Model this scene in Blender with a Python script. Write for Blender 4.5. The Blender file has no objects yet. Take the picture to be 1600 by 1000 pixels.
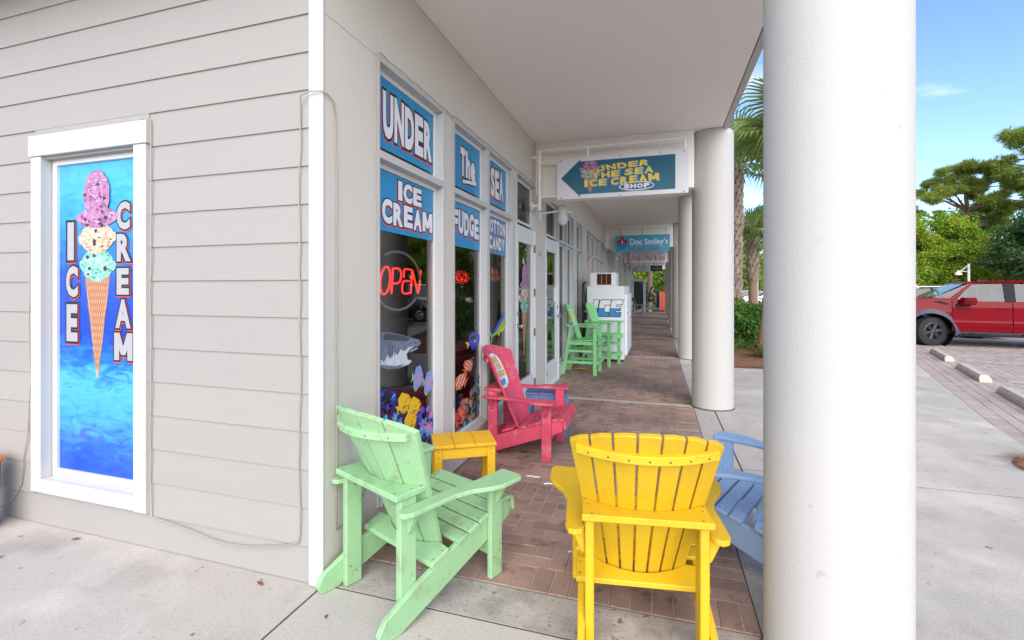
import bpy, bmesh, math, random
import numpy as np
from mathutils import Vector, Matrix

# ------------------------------------------------------------------ camera, light, exposure
sc = bpy.context.scene
COL = sc.collection
sc.unit_settings.scale_length = 1.13          # one unit is about 1.13 m
YAW = math.atan(228 / 735.0)
cam_d = bpy.data.cameras.new('camera')
cam = bpy.data.objects.new('camera', cam_d)
COL.objects.link(cam)
cam_d.sensor_width = 36.0
cam_d.lens = 36.0 * 735 / 1600
cam_d.shift_y = -(500 - 451) / 1600.0
cam_d.clip_start = 0.05
cam_d.clip_end = 3000
cam.location = (0, 0, 1.4)
cam.rotation_euler = (math.radians(90), 0, YAW)
sc.camera = cam

SUN_EL, SUN_AZ = math.radians(32), math.radians(165)      # azimuth measured from +Y towards +X
to_sun = Vector((math.cos(SUN_EL) * math.sin(SUN_AZ), math.cos(SUN_EL) * math.cos(SUN_AZ), math.sin(SUN_EL)))
sun_d = bpy.data.lights.new('sun', 'SUN')
sun_d.energy = 1.45
sun_d.angle = math.radians(70)
sun_d.color = (1.0, 0.89, 0.77)
sun = bpy.data.objects.new('sun', sun_d)
COL.objects.link(sun)
sun.location = (0, 0, 40)
sun.rotation_euler = to_sun.to_track_quat('Z', 'Y').to_euler()

world = bpy.data.worlds.new('World')
sc.world = world
world.use_nodes = True
wn, wl = world.node_tree.nodes, world.node_tree.links
wn.clear()
w_out = wn.new('ShaderNodeOutputWorld')
w_bg = wn.new('ShaderNodeBackground')
w_sky = wn.new('ShaderNodeTexSky')
w_sky.sky_type = 'NISHITA'
w_sky.sun_disc = False
w_sky.sun_elevation = SUN_EL
w_sky.sun_rotation = SUN_AZ
w_sky.air_density = 1.0
w_sky.dust_density = 0.0
w_sky.ozone_density = 4.0
w_tc = wn.new('ShaderNodeTexCoord')
w_map = wn.new('ShaderNodeMapping')
w_map.inputs['Scale'].default_value = (1.6, 1.6, 5.5)
w_no = wn.new('ShaderNodeTexNoise')
w_no.inputs['Scale'].default_value = 2.6
w_no.inputs['Detail'].default_value = 7
w_no.inputs['Roughness'].default_value = 0.58
w_ra = wn.new('ShaderNodeMapRange')
w_ra.inputs['From Min'].default_value = 0.54
w_ra.inputs['From Max'].default_value = 0.80
w_ra.inputs['To Min'].default_value = 0.0
w_ra.inputs['To Max'].default_value = 0.8
w_mix = wn.new('ShaderNodeMix')
w_mix.data_type = 'RGBA'
w_mix.inputs['B'].default_value = (6.2, 6.1, 6.0, 1)
wl.new(w_tc.outputs['Generated'], w_map.inputs['Vector'])
wl.new(w_map.outputs['Vector'], w_no.inputs['Vector'])
wl.new(w_no.outputs['Fac'], w_ra.inputs['Value'])
wl.new(w_ra.outputs['Result'], w_mix.inputs['Factor'])
wl.new(w_sky.outputs['Color'], w_mix.inputs['A'])
wl.new(w_mix.outputs['Result'], w_bg.inputs['Color'])
w_bg.inputs['Strength'].default_value = 0.068
wl.new(w_bg.outputs['Background'], w_out.inputs['Surface'])

sc.view_settings.view_transform = 'Standard'
sc.view_settings.look = 'None'
sc.view_settings.gamma = 1
sc.view_settings.use_curve_mapping = False
sc.view_settings.exposure = 2.0
sc.cycles.max_bounces = 8
sc.cycles.diffuse_bounces = 5
sc.cycles.transparent_max_bounces = 12

rng = random.Random(7)

# ------------------------------------------------------------------ materials
def lin(r, g, b, k=1.0):
    def f(c):
        c /= 255.0
        return (c / 12.92 if c <= 0.04045 else ((c + 0.055) / 1.055) ** 2.4) * k
    return (f(r), f(g), f(b), 1.0)


def M(name, col, rough=0.6, var=0.10, vs=5.0, rnd=0.0, spots=(), bump=0.0, bs=60.0, stretch=None, metal=0.0,
      coords='obj', spec=0.5, coat=0.0, island=0.0, emit=0.0, hue=0.0):
    """Principled material with noise-driven colour variation, stain layers and fine relief."""
    m = bpy.data.materials.new(name)
    m.use_nodes = True
    n, l = m.node_tree.nodes, m.node_tree.links
    p = n['Principled BSDF']
    p.inputs['Roughness'].default_value = rough
    p.inputs['Metallic'].default_value = metal
    p.inputs['Specular IOR Level'].default_value = spec
    p.inputs['Coat Weight'].default_value = coat
    p.inputs['Coat Roughness'].default_value = 0.05
    oi = n.new('ShaderNodeObjectInfo')
    if coords == 'pos':
        g = n.new('ShaderNodeNewGeometry')
        vec = g.outputs['Position']
    else:
        tc = n.new('ShaderNodeTexCoord')
        ad = n.new('ShaderNodeVectorMath')
        ad.operation = 'ADD'
        sc_ = n.new('ShaderNodeVectorMath')
        sc_.operation = 'SCALE'
        sc_.inputs[0].default_value = (13.7, 7.3, 5.1)
        l.new(oi.outputs['Random'], sc_.inputs['Scale'])
        l.new(tc.outputs['Object'], ad.inputs[0])
        l.new(sc_.outputs[0], ad.inputs[1])
        vec = ad.outputs[0]
    if stretch:
        mp = n.new('ShaderNodeMapping')
        mp.inputs['Scale'].default_value = stretch
        l.new(vec, mp.inputs['Vector'])
        gvec = mp.outputs['Vector']
    else:
        gvec = vec
    no = n.new('ShaderNodeTexNoise')
    no.inputs['Scale'].default_value = vs
    no.inputs['Detail'].default_value = 6
    no.inputs['Roughness'].default_value = 0.6
    l.new(vec, no.inputs['Vector'])

    def math_(op, a, b):
        x = n.new('ShaderNodeMath')
        x.operation = op
        for i, v in ((0, a), (1, b)):
            if hasattr(v, 'links') or hasattr(v, 'node'):
                l.new(v, x.inputs[i])
            else:
                x.inputs[i].default_value = v
        return x.outputs[0]
    val = math_('MULTIPLY_ADD', no.outputs['Fac'], 2 * var)
    val.node.inputs[2].default_value = 1 - var
    if rnd or island:
        src = oi.outputs['Random']
        if island:
            gg = n.new('ShaderNodeNewGeometry')
            src = math_('FRACT', math_('ADD', oi.outputs['Random'], gg.outputs['Random Per Island']), 0)
        amt = max(rnd, island)
        r2 = math_('MULTIPLY_ADD', src, 2 * amt)
        r2.node.inputs[2].default_value = 1 - amt
        val = math_('MULTIPLY', val, r2)
    hs = n.new('ShaderNodeHueSaturation')
    hs.inputs['Color'].default_value = col
    l.new(val, hs.inputs['Value'])
    if hue:
        src = oi.outputs['Random']
        if island:
            gg = n.new('ShaderNodeNewGeometry')
            src = gg.outputs['Random Per Island']
        h2 = math_('MULTIPLY_ADD', math_('FRACT', math_('MULTIPLY', src, 17.3), 0), hue)
        h2.node.inputs[2].default_value = 0.5 - hue / 2
        l.new(h2, hs.inputs['Hue'])
    c = hs.outputs['Color']
    for (scol, sscale, lo, hi, amt) in spots:
        s = n.new('ShaderNodeTexNoise')
        s.inputs['Scale'].default_value = sscale
        s.inputs['Detail'].default_value = 5
        s.inputs['Roughness'].default_value = 0.62
        l.new(gvec, s.inputs['Vector'])
        r = n.new('ShaderNodeMapRange')
        r.inputs['From Min'].default_value = lo
        r.inputs['From Max'].default_value = hi
        r.inputs['To Max'].default_value = amt
        l.new(s.outputs['Fac'], r.inputs['Value'])
        mx = n.new('ShaderNodeMix')
        mx.data_type = 'RGBA'
        mx.inputs['B'].default_value = scol
        l.new(r.outputs['Result'], mx.inputs['Factor'])
        l.new(c, mx.inputs['A'])
        c = mx.outputs['Result']
    l.new(c, p.inputs['Base Color'])
    if emit:
        p.inputs['Emission Color'].default_value = col
        p.inputs['Emission Strength'].default_value = emit
    if bump:
        b = n.new('ShaderNodeBump')
        b.inputs['Strength'].default_value = bump
        b.inputs['Distance'].default_value = 0.004
        bn = n.new('ShaderNodeTexNoise')
        bn.inputs['Scale'].default_value = bs
        bn.inputs['Detail'].default_value = 4
        l.new(gvec, bn.inputs['Vector'])
        l.new(bn.outputs['Fac'], b.inputs['Height'])
        l.new(b.outputs['Normal'], p.inputs['Normal'])
    return m


def glass_mat(name, tint, ior=1.6, rough=0.0):
    m = bpy.data.materials.new(name)
    m.use_nodes = True
    n, l = m.node_tree.nodes, m.node_tree.links
    n.clear()
    o = n.new('ShaderNodeOutputMaterial')
    t = n.new('ShaderNodeBsdfTransparent')
    t.inputs['Color'].default_value = tint
    g = n.new('ShaderNodeBsdfGlossy')
    g.inputs['Roughness'].default_value = rough
    f = n.new('ShaderNodeFresnel')
    f.inputs['IOR'].default_value = ior
    mx = n.new('ShaderNodeMixShader')
    ge = n.new('ShaderNodeNewGeometry')             # reflect at the outer faces only
    iv = n.new('ShaderNodeMath')
    iv.operation = 'SUBTRACT'
    iv.inputs[0].default_value = 1.0
    l.new(ge.outputs['Backfacing'], iv.inputs[1])
    mu = n.new('ShaderNodeMath')
    mu.operation = 'MULTIPLY'
    l.new(f.outputs[0], mu.inputs[0])
    l.new(iv.outputs[0], mu.inputs[1])
    l.new(mu.outputs[0], mx.inputs[0])
    l.new(t.outputs[0], mx.inputs[1])
    l.new(g.outputs[0], mx.inputs[2])
    l.new(mx.outputs[0], o.inputs['Surface'])
    return m


def leaf_mat(name, col, hue=0.03, var=0.35, trans=0.35):
    m = bpy.data.materials.new(name)
    m.use_nodes = True
    n, l = m.node_tree.nodes, m.node_tree.links
    n.clear()
    o = n.new('ShaderNodeOutputMaterial')
    d = n.new('ShaderNodeBsdfPrincipled')
    d.inputs['Roughness'].default_value = 0.55
    d.inputs['Specular IOR Level'].default_value = 0.35
    tr = n.new('ShaderNodeBsdfTranslucent')
    g = n.new('ShaderNodeNewGeometry')
    hs = n.new('ShaderNodeHueSaturation')
    hs.inputs['Color'].default_value = col
    a = n.new('ShaderNodeMapRange')
    a.inputs['To Min'].default_value = 1 - var
    a.inputs['To Max'].default_value = 1 + var
    l.new(g.outputs['Random Per Island'], a.inputs['Value'])
    l.new(a.outputs[0], hs.inputs['Value'])
    no = n.new('ShaderNodeTexNoise')
    no.inputs['Scale'].default_value = 0.9
    l.new(g.outputs['Position'], no.inputs['Vector'])
    b = n.new('ShaderNodeMapRange')
    b.inputs['From Min'].default_value = 0.3
    b.inputs['From Max'].default_value = 0.7
    b.inputs['To Min'].default_value = 0.5 - hue
    b.inputs['To Max'].default_value = 0.5 + hue
    l.new(no.outputs['Fac'], b.inputs['Value'])
    l.new(b.outputs[0], hs.inputs['Hue'])
    l.new(hs.outputs[0], d.inputs['Base Color'])
    l.new(hs.outputs[0], tr.inputs['Color'])
    mx = n.new('ShaderNodeMixShader')
    mx.inputs[0].default_value = trans
    l.new(d.outputs[0], mx.inputs[1])
    l.new(tr.outputs[0], mx.inputs[2])
    l.new(mx.outputs[0], o.inputs['Surface'])
    return m


GRIME = lin(92, 84, 66)
SIDING = M('siding_paint', lin(204, 198, 193, 0.54), 0.62, 0.035, 2.2, rnd=0.02, bump=0.25, bs=55, stretch=(0.12, 1, 2.4), coords='obj',  # wall paint, toned down here to offset the direct sun
           spots=[(lin(165, 158, 150), 1.7, 0.56, 0.74, 0.25), (lin(150, 145, 142), 7.0, 0.64, 0.72, 0.22)])
WALLP = M('smooth_wall_paint', lin(207, 201, 192, 0.98), 0.7, 0.03, 1.6, rnd=0.012, bump=0.08, bs=160)  # same paint as the siding, kept lighter to offset the arcade shade
TRIM = M('white_trim_paint', lin(240, 239, 238, 0.60), 0.45, 0.03, 4, bump=0.06, bs=90,
         spots=[(lin(190, 182, 170), 3.1, 0.66, 0.8, 0.35)])
SASH = M('white_vinyl_sash', lin(236, 237, 238, 0.86), 0.4, 0.02, 4)
STUCCO = M('white_stucco', lin(240, 236, 232, 0.58), 0.75, 0.03, 1.3, bump=0.28, bs=85,
           spots=[(lin(190, 180, 170), 1.7, 0.52, 0.72, 0.22), (lin(150, 142, 134), 9.0, 0.68, 0.72, 0.35)])
SOFFIT = M('soffit_paint', lin(240, 236, 230, 1.02), 0.8, 0.03, 0.9, bump=0.12, bs=60, coords='pos')
CONC = M('concrete', lin(208, 201, 192, 0.74), 0.85, 0.10, 1.6, rnd=0.04, bump=0.4, bs=95, coords='pos',
         spots=[(lin(140, 132, 126), 2.6, 0.52, 0.70, 0.45), (lin(236, 228, 222), 0.8, 0.50, 0.66, 0.35), (lin(120, 112, 106), 75.0, 0.55, 0.68, 0.35), (lin(78, 72, 68), 12.0, 0.655, 0.70, 0.65), (lin(60, 54, 50), 31.0, 0.68, 0.71, 0.6)])
CONCD = M('old_concrete', lin(186, 179, 172, 0.8), 0.88, 0.14, 1.9, rnd=0.05, bump=0.5, bs=80, coords='pos',
          spots=[(lin(100, 94, 88), 3.1, 0.46, 0.64, 0.55), (lin(206, 200, 194), 1.7, 0.52, 0.66, 0.4), (lin(60, 56, 52), 15.0, 0.62, 0.68, 0.7), (lin(90, 84, 80), 70.0, 0.55, 0.66, 0.4)])
BRICKM = M('brick_paver', lin(164, 136, 122, 0.96), 0.82, 0.16, 9, rnd=0.16, island=0.16, hue=0.018, bump=0.4, bs=150, coords='pos',
           spots=[(lin(82, 72, 67), 0.9, 0.44, 0.64, 0.55), (lin(58, 52, 50), 7.0, 0.56, 0.68, 0.6), (lin(190, 176, 168), 4.0, 0.58, 0.75, 0.22), (lin(44, 40, 40), 30.0, 0.64, 0.70, 0.6)])
LOTBR = M('lot_paver', lin(192, 176, 168, 0.82), 0.85, 0.10, 5, rnd=0.10, island=0.10, hue=0.015, bump=0.3, bs=120, coords='pos',
          spots=[(lin(128, 116, 112), 0.8, 0.5, 0.7, 0.35)])
MORTAR = M('mortar_sand', lin(182, 170, 160, 0.85), 0.95, 0.2, 20, coords='pos', bump=0.4, bs=200,
           spots=[(lin(110, 100, 92), 3.0, 0.5, 0.7, 0.5)])
SOIL = M('joint_dirt', lin(82, 74, 66), 0.95, 0.3, 20, coords='pos')
MULCH = M('pine_straw', lin(150, 112, 86, 0.8), 0.95, 0.35, 16, coords='pos', bump=0.8, bs=70,
          spots=[(lin(80, 58, 46), 9, 0.5, 0.65, 0.7)])
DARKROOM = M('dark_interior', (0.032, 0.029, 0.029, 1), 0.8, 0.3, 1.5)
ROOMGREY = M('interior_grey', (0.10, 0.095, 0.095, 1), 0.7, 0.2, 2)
GLASS = glass_mat('window_glass', (0.80, 0.82, 0.83, 1), 1.75)
CARGLASS = glass_mat('car_glass', (0.24, 0.28, 0.30, 1), 1.8)
DARKGLASS = M('dark_glass', (0.02, 0.022, 0.025, 1), 0.04, 0.05, 1, spec=0.8)
STEEL = M('brushed_steel', lin(180, 180, 182), 0.3, 0.05, 5, metal=0.9)
RUST = M('rusty_hinge', lin(150, 130, 118), 0.6, 0.25, 30, metal=0.3)
SCREW = M('screw_head', lin(96, 80, 66), 0.5, 0.1, 5, metal=0.4)
ROPE = M('rope_light_plastic', lin(200, 188, 178, 0.62), 0.4, 0.12, 20)
BLACK = M('black_plastic', lin(28, 28, 30), 0.5, 0.1, 6)
RUBBER = M('tyre_rubber', lin(36, 35, 34), 0.85, 0.12, 8)


def chair_paint(name, rgb, k, mild, amt, grain=0.35):
    return M(name, lin(*rgb, k), 0.55, 0.07, 5, rnd=0.03, bump=grain, bs=26, stretch=(1.6, 1.6, 1.6),
             spots=[(mild, 4.2, 0.53, 0.74, amt), (mild, 19.0, 0.60, 0.74, amt * 0.9)])


P_GREEN = chair_paint('green_chair_paint', (178, 228, 172), 0.64, lin(126, 132, 98), 0.8)
P_YELLOW = chair_paint('yellow_chair_paint', (250, 204, 28), 0.66, lin(186, 134, 44), 0.45, 0.35)
P_TABLE = chair_paint('yellow_table_paint', (246, 192, 34), 0.84, lin(150, 112, 52), 0.6, 0.2)
P_RED = chair_paint('red_chair_paint', (222, 80, 108), 0.86, lin(228, 160, 170), 0.75)
P_BLUE = chair_paint('blue_chair_paint', (166, 198, 236), 0.82, lin(100, 118, 150), 0.25)
P_BLUET = chair_paint('blue_table_paint', (112, 138, 190), 0.8, lin(84, 96, 130), 0.3)
P_GREENB = chair_paint('green_high_chair_paint', (150, 226, 150), 0.82, lin(110, 150, 96), 0.2)
P_GREY = chair_paint('grey_chair_paint', (150, 148, 150), 0.8, lin(96, 96, 96), 0.3)

# print inks (flat vinyl)
def ink(name, r, g, b, k=0.92, rough=0.35, var=0.04, vs=14, **kw):
    return M(name, lin(r, g, b, k), rough, var, vs, **kw)


I_BLUE = ink('vinyl_blue', 20, 140, 196, 0.95, 0.25)
I_WHITE = ink('vinyl_white', 232, 232, 242, 0.95, 0.3)
I_BLACK = ink('vinyl_black', 26, 22, 26, 0.9)
I_RED = ink('vinyl_red', 214, 72, 72)
I_TEAL = ink('sign_teal', 0, 92, 122, 0.95)
I_YEL = ink('sign_yellow', 246, 208, 24)
I_CYAN = ink('sign_cyan', 40, 150, 200)
I_GREYL = ink('letter_grey', 196, 196, 202, 0.66)
I_PINK = ink('scoop_pink', 206, 146, 194, 0.64, 0.5, 0.95, 42, bump=0.3, bs=60)
I_PINKD = ink('scoop_pink_shade', 140, 70, 128, 0.92, 0.5, 0.5, 40)
I_CREAM = ink('scoop_cream', 236, 208, 182, 0.68, 0.5, 0.8, 42, spots=[(lin(150, 96, 60), 24, 0.6, 0.68, 0.7)])
I_MINT = ink('scoop_mint', 158, 220, 206, 0.68, 0.5, 0.8, 42)
I_CHOC = ink('chocolate_chip', 66, 40, 46)
I_CONE = ink('waffle_cone', 226, 178, 146, 0.70, 0.5, 0.2, 30)
I_CONEL = ink('waffle_line', 172, 112, 76)
I_NAVY = ink('fish_navy', 38, 66, 190)
I_FYEL = ink('fish_yellow', 240, 196, 30, 0.95, 0.4, 0.2, 40)
I_FYELD = ink('fish_amber', 200, 140, 20)
I_ORANGE = ink('fish_orange', 238, 120, 60)
I_SHG = ink('shark_grey', 108, 122, 142, 0.95, 0.4, 0.9, 26)
I_SHD = ink('shark_dark', 60, 70, 84, 0.95, 0.4, 0.3, 22)
I_LAV = ink('fish_lavender', 128, 150, 220, 0.95, 0.4, 0.2, 30)
I_GRN = ink('fish_green', 140, 190, 60, 0.95, 0.4, 0.25, 30)
I_CB = ink('coral_blue', 48, 78, 190, 0.95, 0.5, 0.35, 40)
I_CDB = ink('coral_dark', 22, 28, 84, 0.95, 0.5, 0.35, 40)
I_CP = ink('coral_purple', 150, 110, 200, 0.95, 0.5, 0.3, 40)
I_CPK = ink('coral_pink', 226, 120, 170, 0.95, 0.5, 0.3, 40)
I_CC = ink('coral_cyan', 70, 190, 230, 0.95, 0.5, 0.3, 40)
I_CO = ink('coral_orange', 236, 150, 90, 0.95, 0.5, 0.3, 40)
I_CR = ink('coral_red', 216, 80, 70, 0.95, 0.5, 0.3, 40)
I_CG = ink('coral_grey', 120, 130, 130, 0.95, 0.5, 0.4, 40)
WHITEM = M('white_enamel', lin(232, 234, 238, 0.95), 0.35, 0.03, 2, spots=[(lin(180, 170, 160), 3, 0.66, 0.82, 0.25)])
SIGNW = M('white_sign_panel', lin(222, 222, 230, 0.95), 0.4, 0.03, 3)
WPIPE = M('white_painted_steel', lin(236, 232, 228, 0.95), 0.45, 0.04, 8, spots=[(lin(150, 110, 80), 18, 0.70, 0.78, 0.6)])

# ------------------------------------------------------------------ mesh building
class MB:
    def __init__(self):
        self.v, self.f, self.m = [], [], []

    def add(self, verts, faces, mi=0):
        o = len(self.v)
        self.v += [tuple(p) for p in verts]
        for f in faces:
            self.f.append(tuple(i + o for i in f))
            self.m.append(mi)
        return self

    def box(self, x0, x1, y0, y1, z0, z1, mi=0, mat=None):
        vs = [Vector((x, y, z)) for z in (z0, z1) for y in (y0, y1) for x in (x0, x1)]
        if mat is not None:
            vs = [mat @ p for p in vs]
        return self.add(vs, [(0, 2, 3, 1), (4, 5, 7, 6), (0, 1, 5, 4), (2, 6, 7, 3), (0, 4, 6, 2), (1, 3, 7, 5)], mi)

    def hexa(self, a, b, mi=0):
        """bottom quad a, top quad b (lists of 4 points)."""
        return self.add(list(a) + list(b), [(3, 2, 1, 0), (4, 5, 6, 7), (0, 1, 5, 4), (1, 2, 6, 5), (2, 3, 7, 6), (3, 0, 4, 7)], mi)

    def prism(self, pts, fr, t0, t1, mi=0):
        n = len(pts)
        vs = [fr(a, b, t0) for a, b in pts] + [fr(a, b, t1) for a, b in pts]
        fs = [tuple(range(n - 1, -1, -1)), tuple(range(n, 2 * n))]
        fs += [(i, (i + 1) % n, n + (i + 1) % n, n + i) for i in range(n)]
        return self.add(vs, fs, mi)

    def tube(self, pts, r, n=8, mi=0, cap=True):
        pts = [Vector(p) for p in pts]
        rs = r if isinstance(r, (list, tuple)) else [r] * len(pts)
        rings = []
        up = None
        for i, p in enumerate(pts):
            a = pts[max(i - 1, 0)]
            b = pts[min(i + 1, len(pts) - 1)]
            t = (b - a).normalized()
            if up is None:
                up = Vector((0, 0, 1)) if abs(t.z) < 0.9 else Vector((1, 0, 0))
            s = t.cross(up).normalized()
            up = s.cross(t).normalized()
            rings.append([p + (s * math.cos(2 * math.pi * k / n) + up * math.sin(2 * math.pi * k / n)) * rs[i] for k in range(n)])
        vs = [q for ring in rings for q in ring]
        fs = []
        for i in range(len(pts) - 1):
            for k in range(n):
                fs.append((i * n + k, i * n + (k + 1) % n, (i + 1) * n + (k + 1) % n, (i + 1) * n + k))
        if cap:
            fs.append(tuple(range(n - 1, -1, -1)))
            fs.append(tuple((len(pts) - 1) * n + k for k in range(n)))
        return self.add(vs, fs, mi)

    def lathe(self, prof, fr, n=24, mi=0, mis=None):
        """prof: list of (radius, height); fr(a,b,h) -> point."""
        vs = []
        for r, h in prof:
            for k in range(n):
                vs.append(fr(r * math.cos(2 * math.pi * k / n), r * math.sin(2 * math.pi * k / n), h))
        o = len(self.v)
        self.v += [tuple(p) for p in vs]
        for i in range(len(prof) - 1):
            for k in range(n):
                self.f.append((o + i * n + k, o + i * n + (k + 1) % n, o + (i + 1) * n + (k + 1) % n, o + (i + 1) * n + k))
                self.m.append(mis[i] if mis else mi)
        return self

    def build(self, name, mats, parent=None, smooth=False, bevel=0.0, kind=None, loc=None):
        me = bpy.data.meshes.new(name)
        me.from_pydata(self.v, [], self.f)
        if not isinstance(mats, (list, tuple)):
            mats = [mats]
        for m in mats:
            me.materials.append(m)
        if len(mats) > 1:
            me.polygons.foreach_set('material_index', self.m)
        if bevel:
            bm = bmesh.new()
            bm.from_mesh(me)
            bmesh.ops.recalc_face_normals(bm, faces=bm.faces)
            bmesh.ops.bevel(bm, geom=[e for e in bm.edges if len(e.link_faces) == 2 and e.calc_face_angle(0) > 0.5], offset=bevel, segments=1, affect='EDGES', clamp_overlap=True)
            bm.to_mesh(me)
            bm.free()
        if smooth:
            me.polygons.foreach_set('use_smooth', [True] * len(me.polygons))
        me.update()
        return link(name, me, parent, kind)


WORLD_PARENT = {}


def link(name, me, parent=None, kind=None):
    o = bpy.data.objects.new(name, me)
    COL.objects.link(o)
    if parent is not None:
        o.parent = parent
        if parent.name in WORLD_PARENT:       # children of this thing are given in world coordinates
            o.matrix_parent_inverse = WORLD_PARENT[parent.name]
    if kind:
        o['kind'] = kind
    return o


def smooth_by_angle(o, deg=40):
    me = o.data
    me.polygons.foreach_set('use_smooth', [True] * len(me.polygons))
    me.set_sharp_from_angle(angle=math.radians(deg))
    return o


def tag(o, label=None, cat=None, group=None, kind=None):
    if label:
        o['label'] = label
    if cat:
        o['category'] = cat
    if group:
        o['group'] = group
    if kind:
        o['kind'] = kind
    return o


def thing(name, label, cat, loc=(0, 0, 0), rz=0.0, group=None, world=False, kind=None, scale=None):
    o = bpy.data.objects.new(name, None)
    o.empty_display_size = 0.1
    COL.objects.link(o)
    o.location = loc
    o.rotation_euler = (0, 0, rz)
    if scale:
        o.scale = (scale,) * 3
    if world:
        WORLD_PARENT[o.name] = Matrix.Translation(-Vector(loc))
    return tag(o, label, cat, group, kind)


def copy_thing(root, loc, rz, label):
    r = root.copy()
    COL.objects.link(r)
    r.location = loc
    r.rotation_euler = (0, 0, rz)
    r['label'] = label
    for ch in root.children:
        c = ch.copy()
        COL.objects.link(c)
        c.parent = r
        for g in ch.children:
            d = g.copy()
            COL.objects.link(d)
            d.parent = c
    return r


# frames: (a, b, n) -> xyz.  Walls that carry print
def frX(x):                                   # aisle wall, seen from +X: a = Y, b = Z, n outwards
    return lambda a, b, n=0.0: (x + n, a, b)


def frY(y):                                   # faces the camera (-Y): a = X, b = Z
    return lambda a, b, n=0.0: (a, y - n, b)


# ------------------------------------------------------------------ lettering
_fc = bpy.data.curves.new('glyphs', 'FONT')
_fo = bpy.data.objects.new('glyphs', _fc)
_gc = {}


def glyph(s, off):
    k = (s, off)
    if s == 'M' and k not in _gc:                  # heavy M drawn from four strokes
        o, t = off, 0.72 + off
        q = [[(-o, -o), (.15 + o, -o), (.15 + o, t), (-o, t)], [(.65 - o, -o), (.80 + o, -o), (.80 + o, t), (.65 - o, t)],
             [(-o, t), (.17 + o, t), (.46 + o, .16 - o), (.34 - o, .16 - o)], [(.63 - o, t), (.80 + o, t), (.46 + o, .16 - o), (.34 - o, .16 - o)]]
        _gc[k] = ([p for f in q for p in f], [tuple(range(4 * i, 4 * i + 4)) for i in range(4)])
    if k not in _gc:
        _fc.body = s
        _fc.offset = off
        _fc.resolution_u = 3
        _fc.dimensions = '2D'
        _fc.fill_mode = 'FRONT'
        me = bpy.data.meshes.new_from_object(_fo)
        _gc[k] = ([(v.co.x, v.co.y) for v in me.vertices], [tuple(p.vertices) for p in me.polygons])
        bpy.data.meshes.remove(me)
    return _gc[k]


def bilin(q, u, v):
    (ax, ay), (bx, by), (cx, cy), (dx, dy) = q
    return ((1 - u) * (1 - v) * ax + u * (1 - v) * bx + u * v * cx + (1 - u) * v * dx,
            (1 - u) * (1 - v) * ay + u * (1 - v) * by + u * v * cy + (1 - u) * v * dy)


WID = dict(I=0.45, i=0.4, l=0.4, M=1.3, m=1.3, W=1.4, f=0.7, t=0.7, r=0.75)


def rect(x0, x1, y0, y1):
    return [(x0, y0), (x1, y0), (x1, y1), (x0, y1)]


def word(mb, s, quad, fr, layers, off=0.045, whole=False, jit=0.0, gap=0.10, shear=0.0):
    """Lettering mapped on to a quad. layers: list of (extra offset, material index, height, dx, dy)."""
    if whole:
        cells = [(s, 0.0, 1.0)]
    else:
        ws = [WID.get(c, 1.0) for c in s]
        tot = sum(ws) + gap * (len(s) - 1)
        cells, x = [], 0.0
        for c, w in zip(s, ws):
            if c != ' ':
                cells.append((c, x / tot, (x + w) / tot))
            x += w + gap
    r = random.Random(len(s) * 31 + ord(s[0]))
    for c, u0, u1 in cells:
        gv, gf = glyph(c, off)
        xs, ys = [p[0] for p in gv], [p[1] for p in gv]
        bx0, bx1, by0, by1 = min(xs), max(xs), min(ys), max(ys)
        if not whole and any(q.islower() for q in s):
            by0, by1 = -off, 0.72 + off
        j0, j1 = r.uniform(-jit, jit), r.uniform(-jit, jit)
        for ex, mi, h, dx, dy in layers:
            hv, hf = glyph(c, off + ex)
            for k, face in enumerate(hf):            # every face a hair higher: overlapping strokes never share a plane
                pa = []
                for i in face:
                    x, y = hv[i]
                    u = u0 + (u1 - u0) * ((x - bx0) / (bx1 - bx0))
                    v = ((y - by0) / (by1 - by0)) * (1 + j0) + j1 * 0.5
                    a, b = bilin(quad, u + shear * (v - 0.5), v)
                    pa.append(fr(a + dx, b + dy, h + 4e-6 * k))
                mb.add(pa, [tuple(range(len(pa)))], mi)
    return mb


def poly(mb, pts, fr, h, mi):
    n = len(pts)
    cx = sum(p[0] for p in pts) / n
    cy = sum(p[1] for p in pts) / n
    vs = [fr(cx, cy, h)] + [fr(a, b, h) for a, b in pts]
    mb.add(vs, [(0, i + 1, (i + 1) % n + 1) for i in range(n)], mi)


def ngon(mb, pts, fr, h, mi):
    mb.add([fr(a, b, h) for a, b in pts], [tuple(range(len(pts)))], mi)


def blob(cx, cy, rx, ry, seed=1, n=26, amp=0.10, lob=6):
    r = random.Random(seed)
    ph = [r.uniform(0, 6.28) for _ in range(4)]
    out = []
    for k in range(n):
        t = 2 * math.pi * k / n
        s = 1 + amp * (0.5 * math.sin(lob * t + ph[0]) + 0.35 * math.sin((lob * 2 + 1) * t + ph[1]) + 0.3 * math.sin(3 * t + ph[2])) + r.uniform(-amp, amp) * 0.35
        out.append((cx + rx * s * math.cos(t), cy + ry * s * math.sin(t)))
    return out


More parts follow.
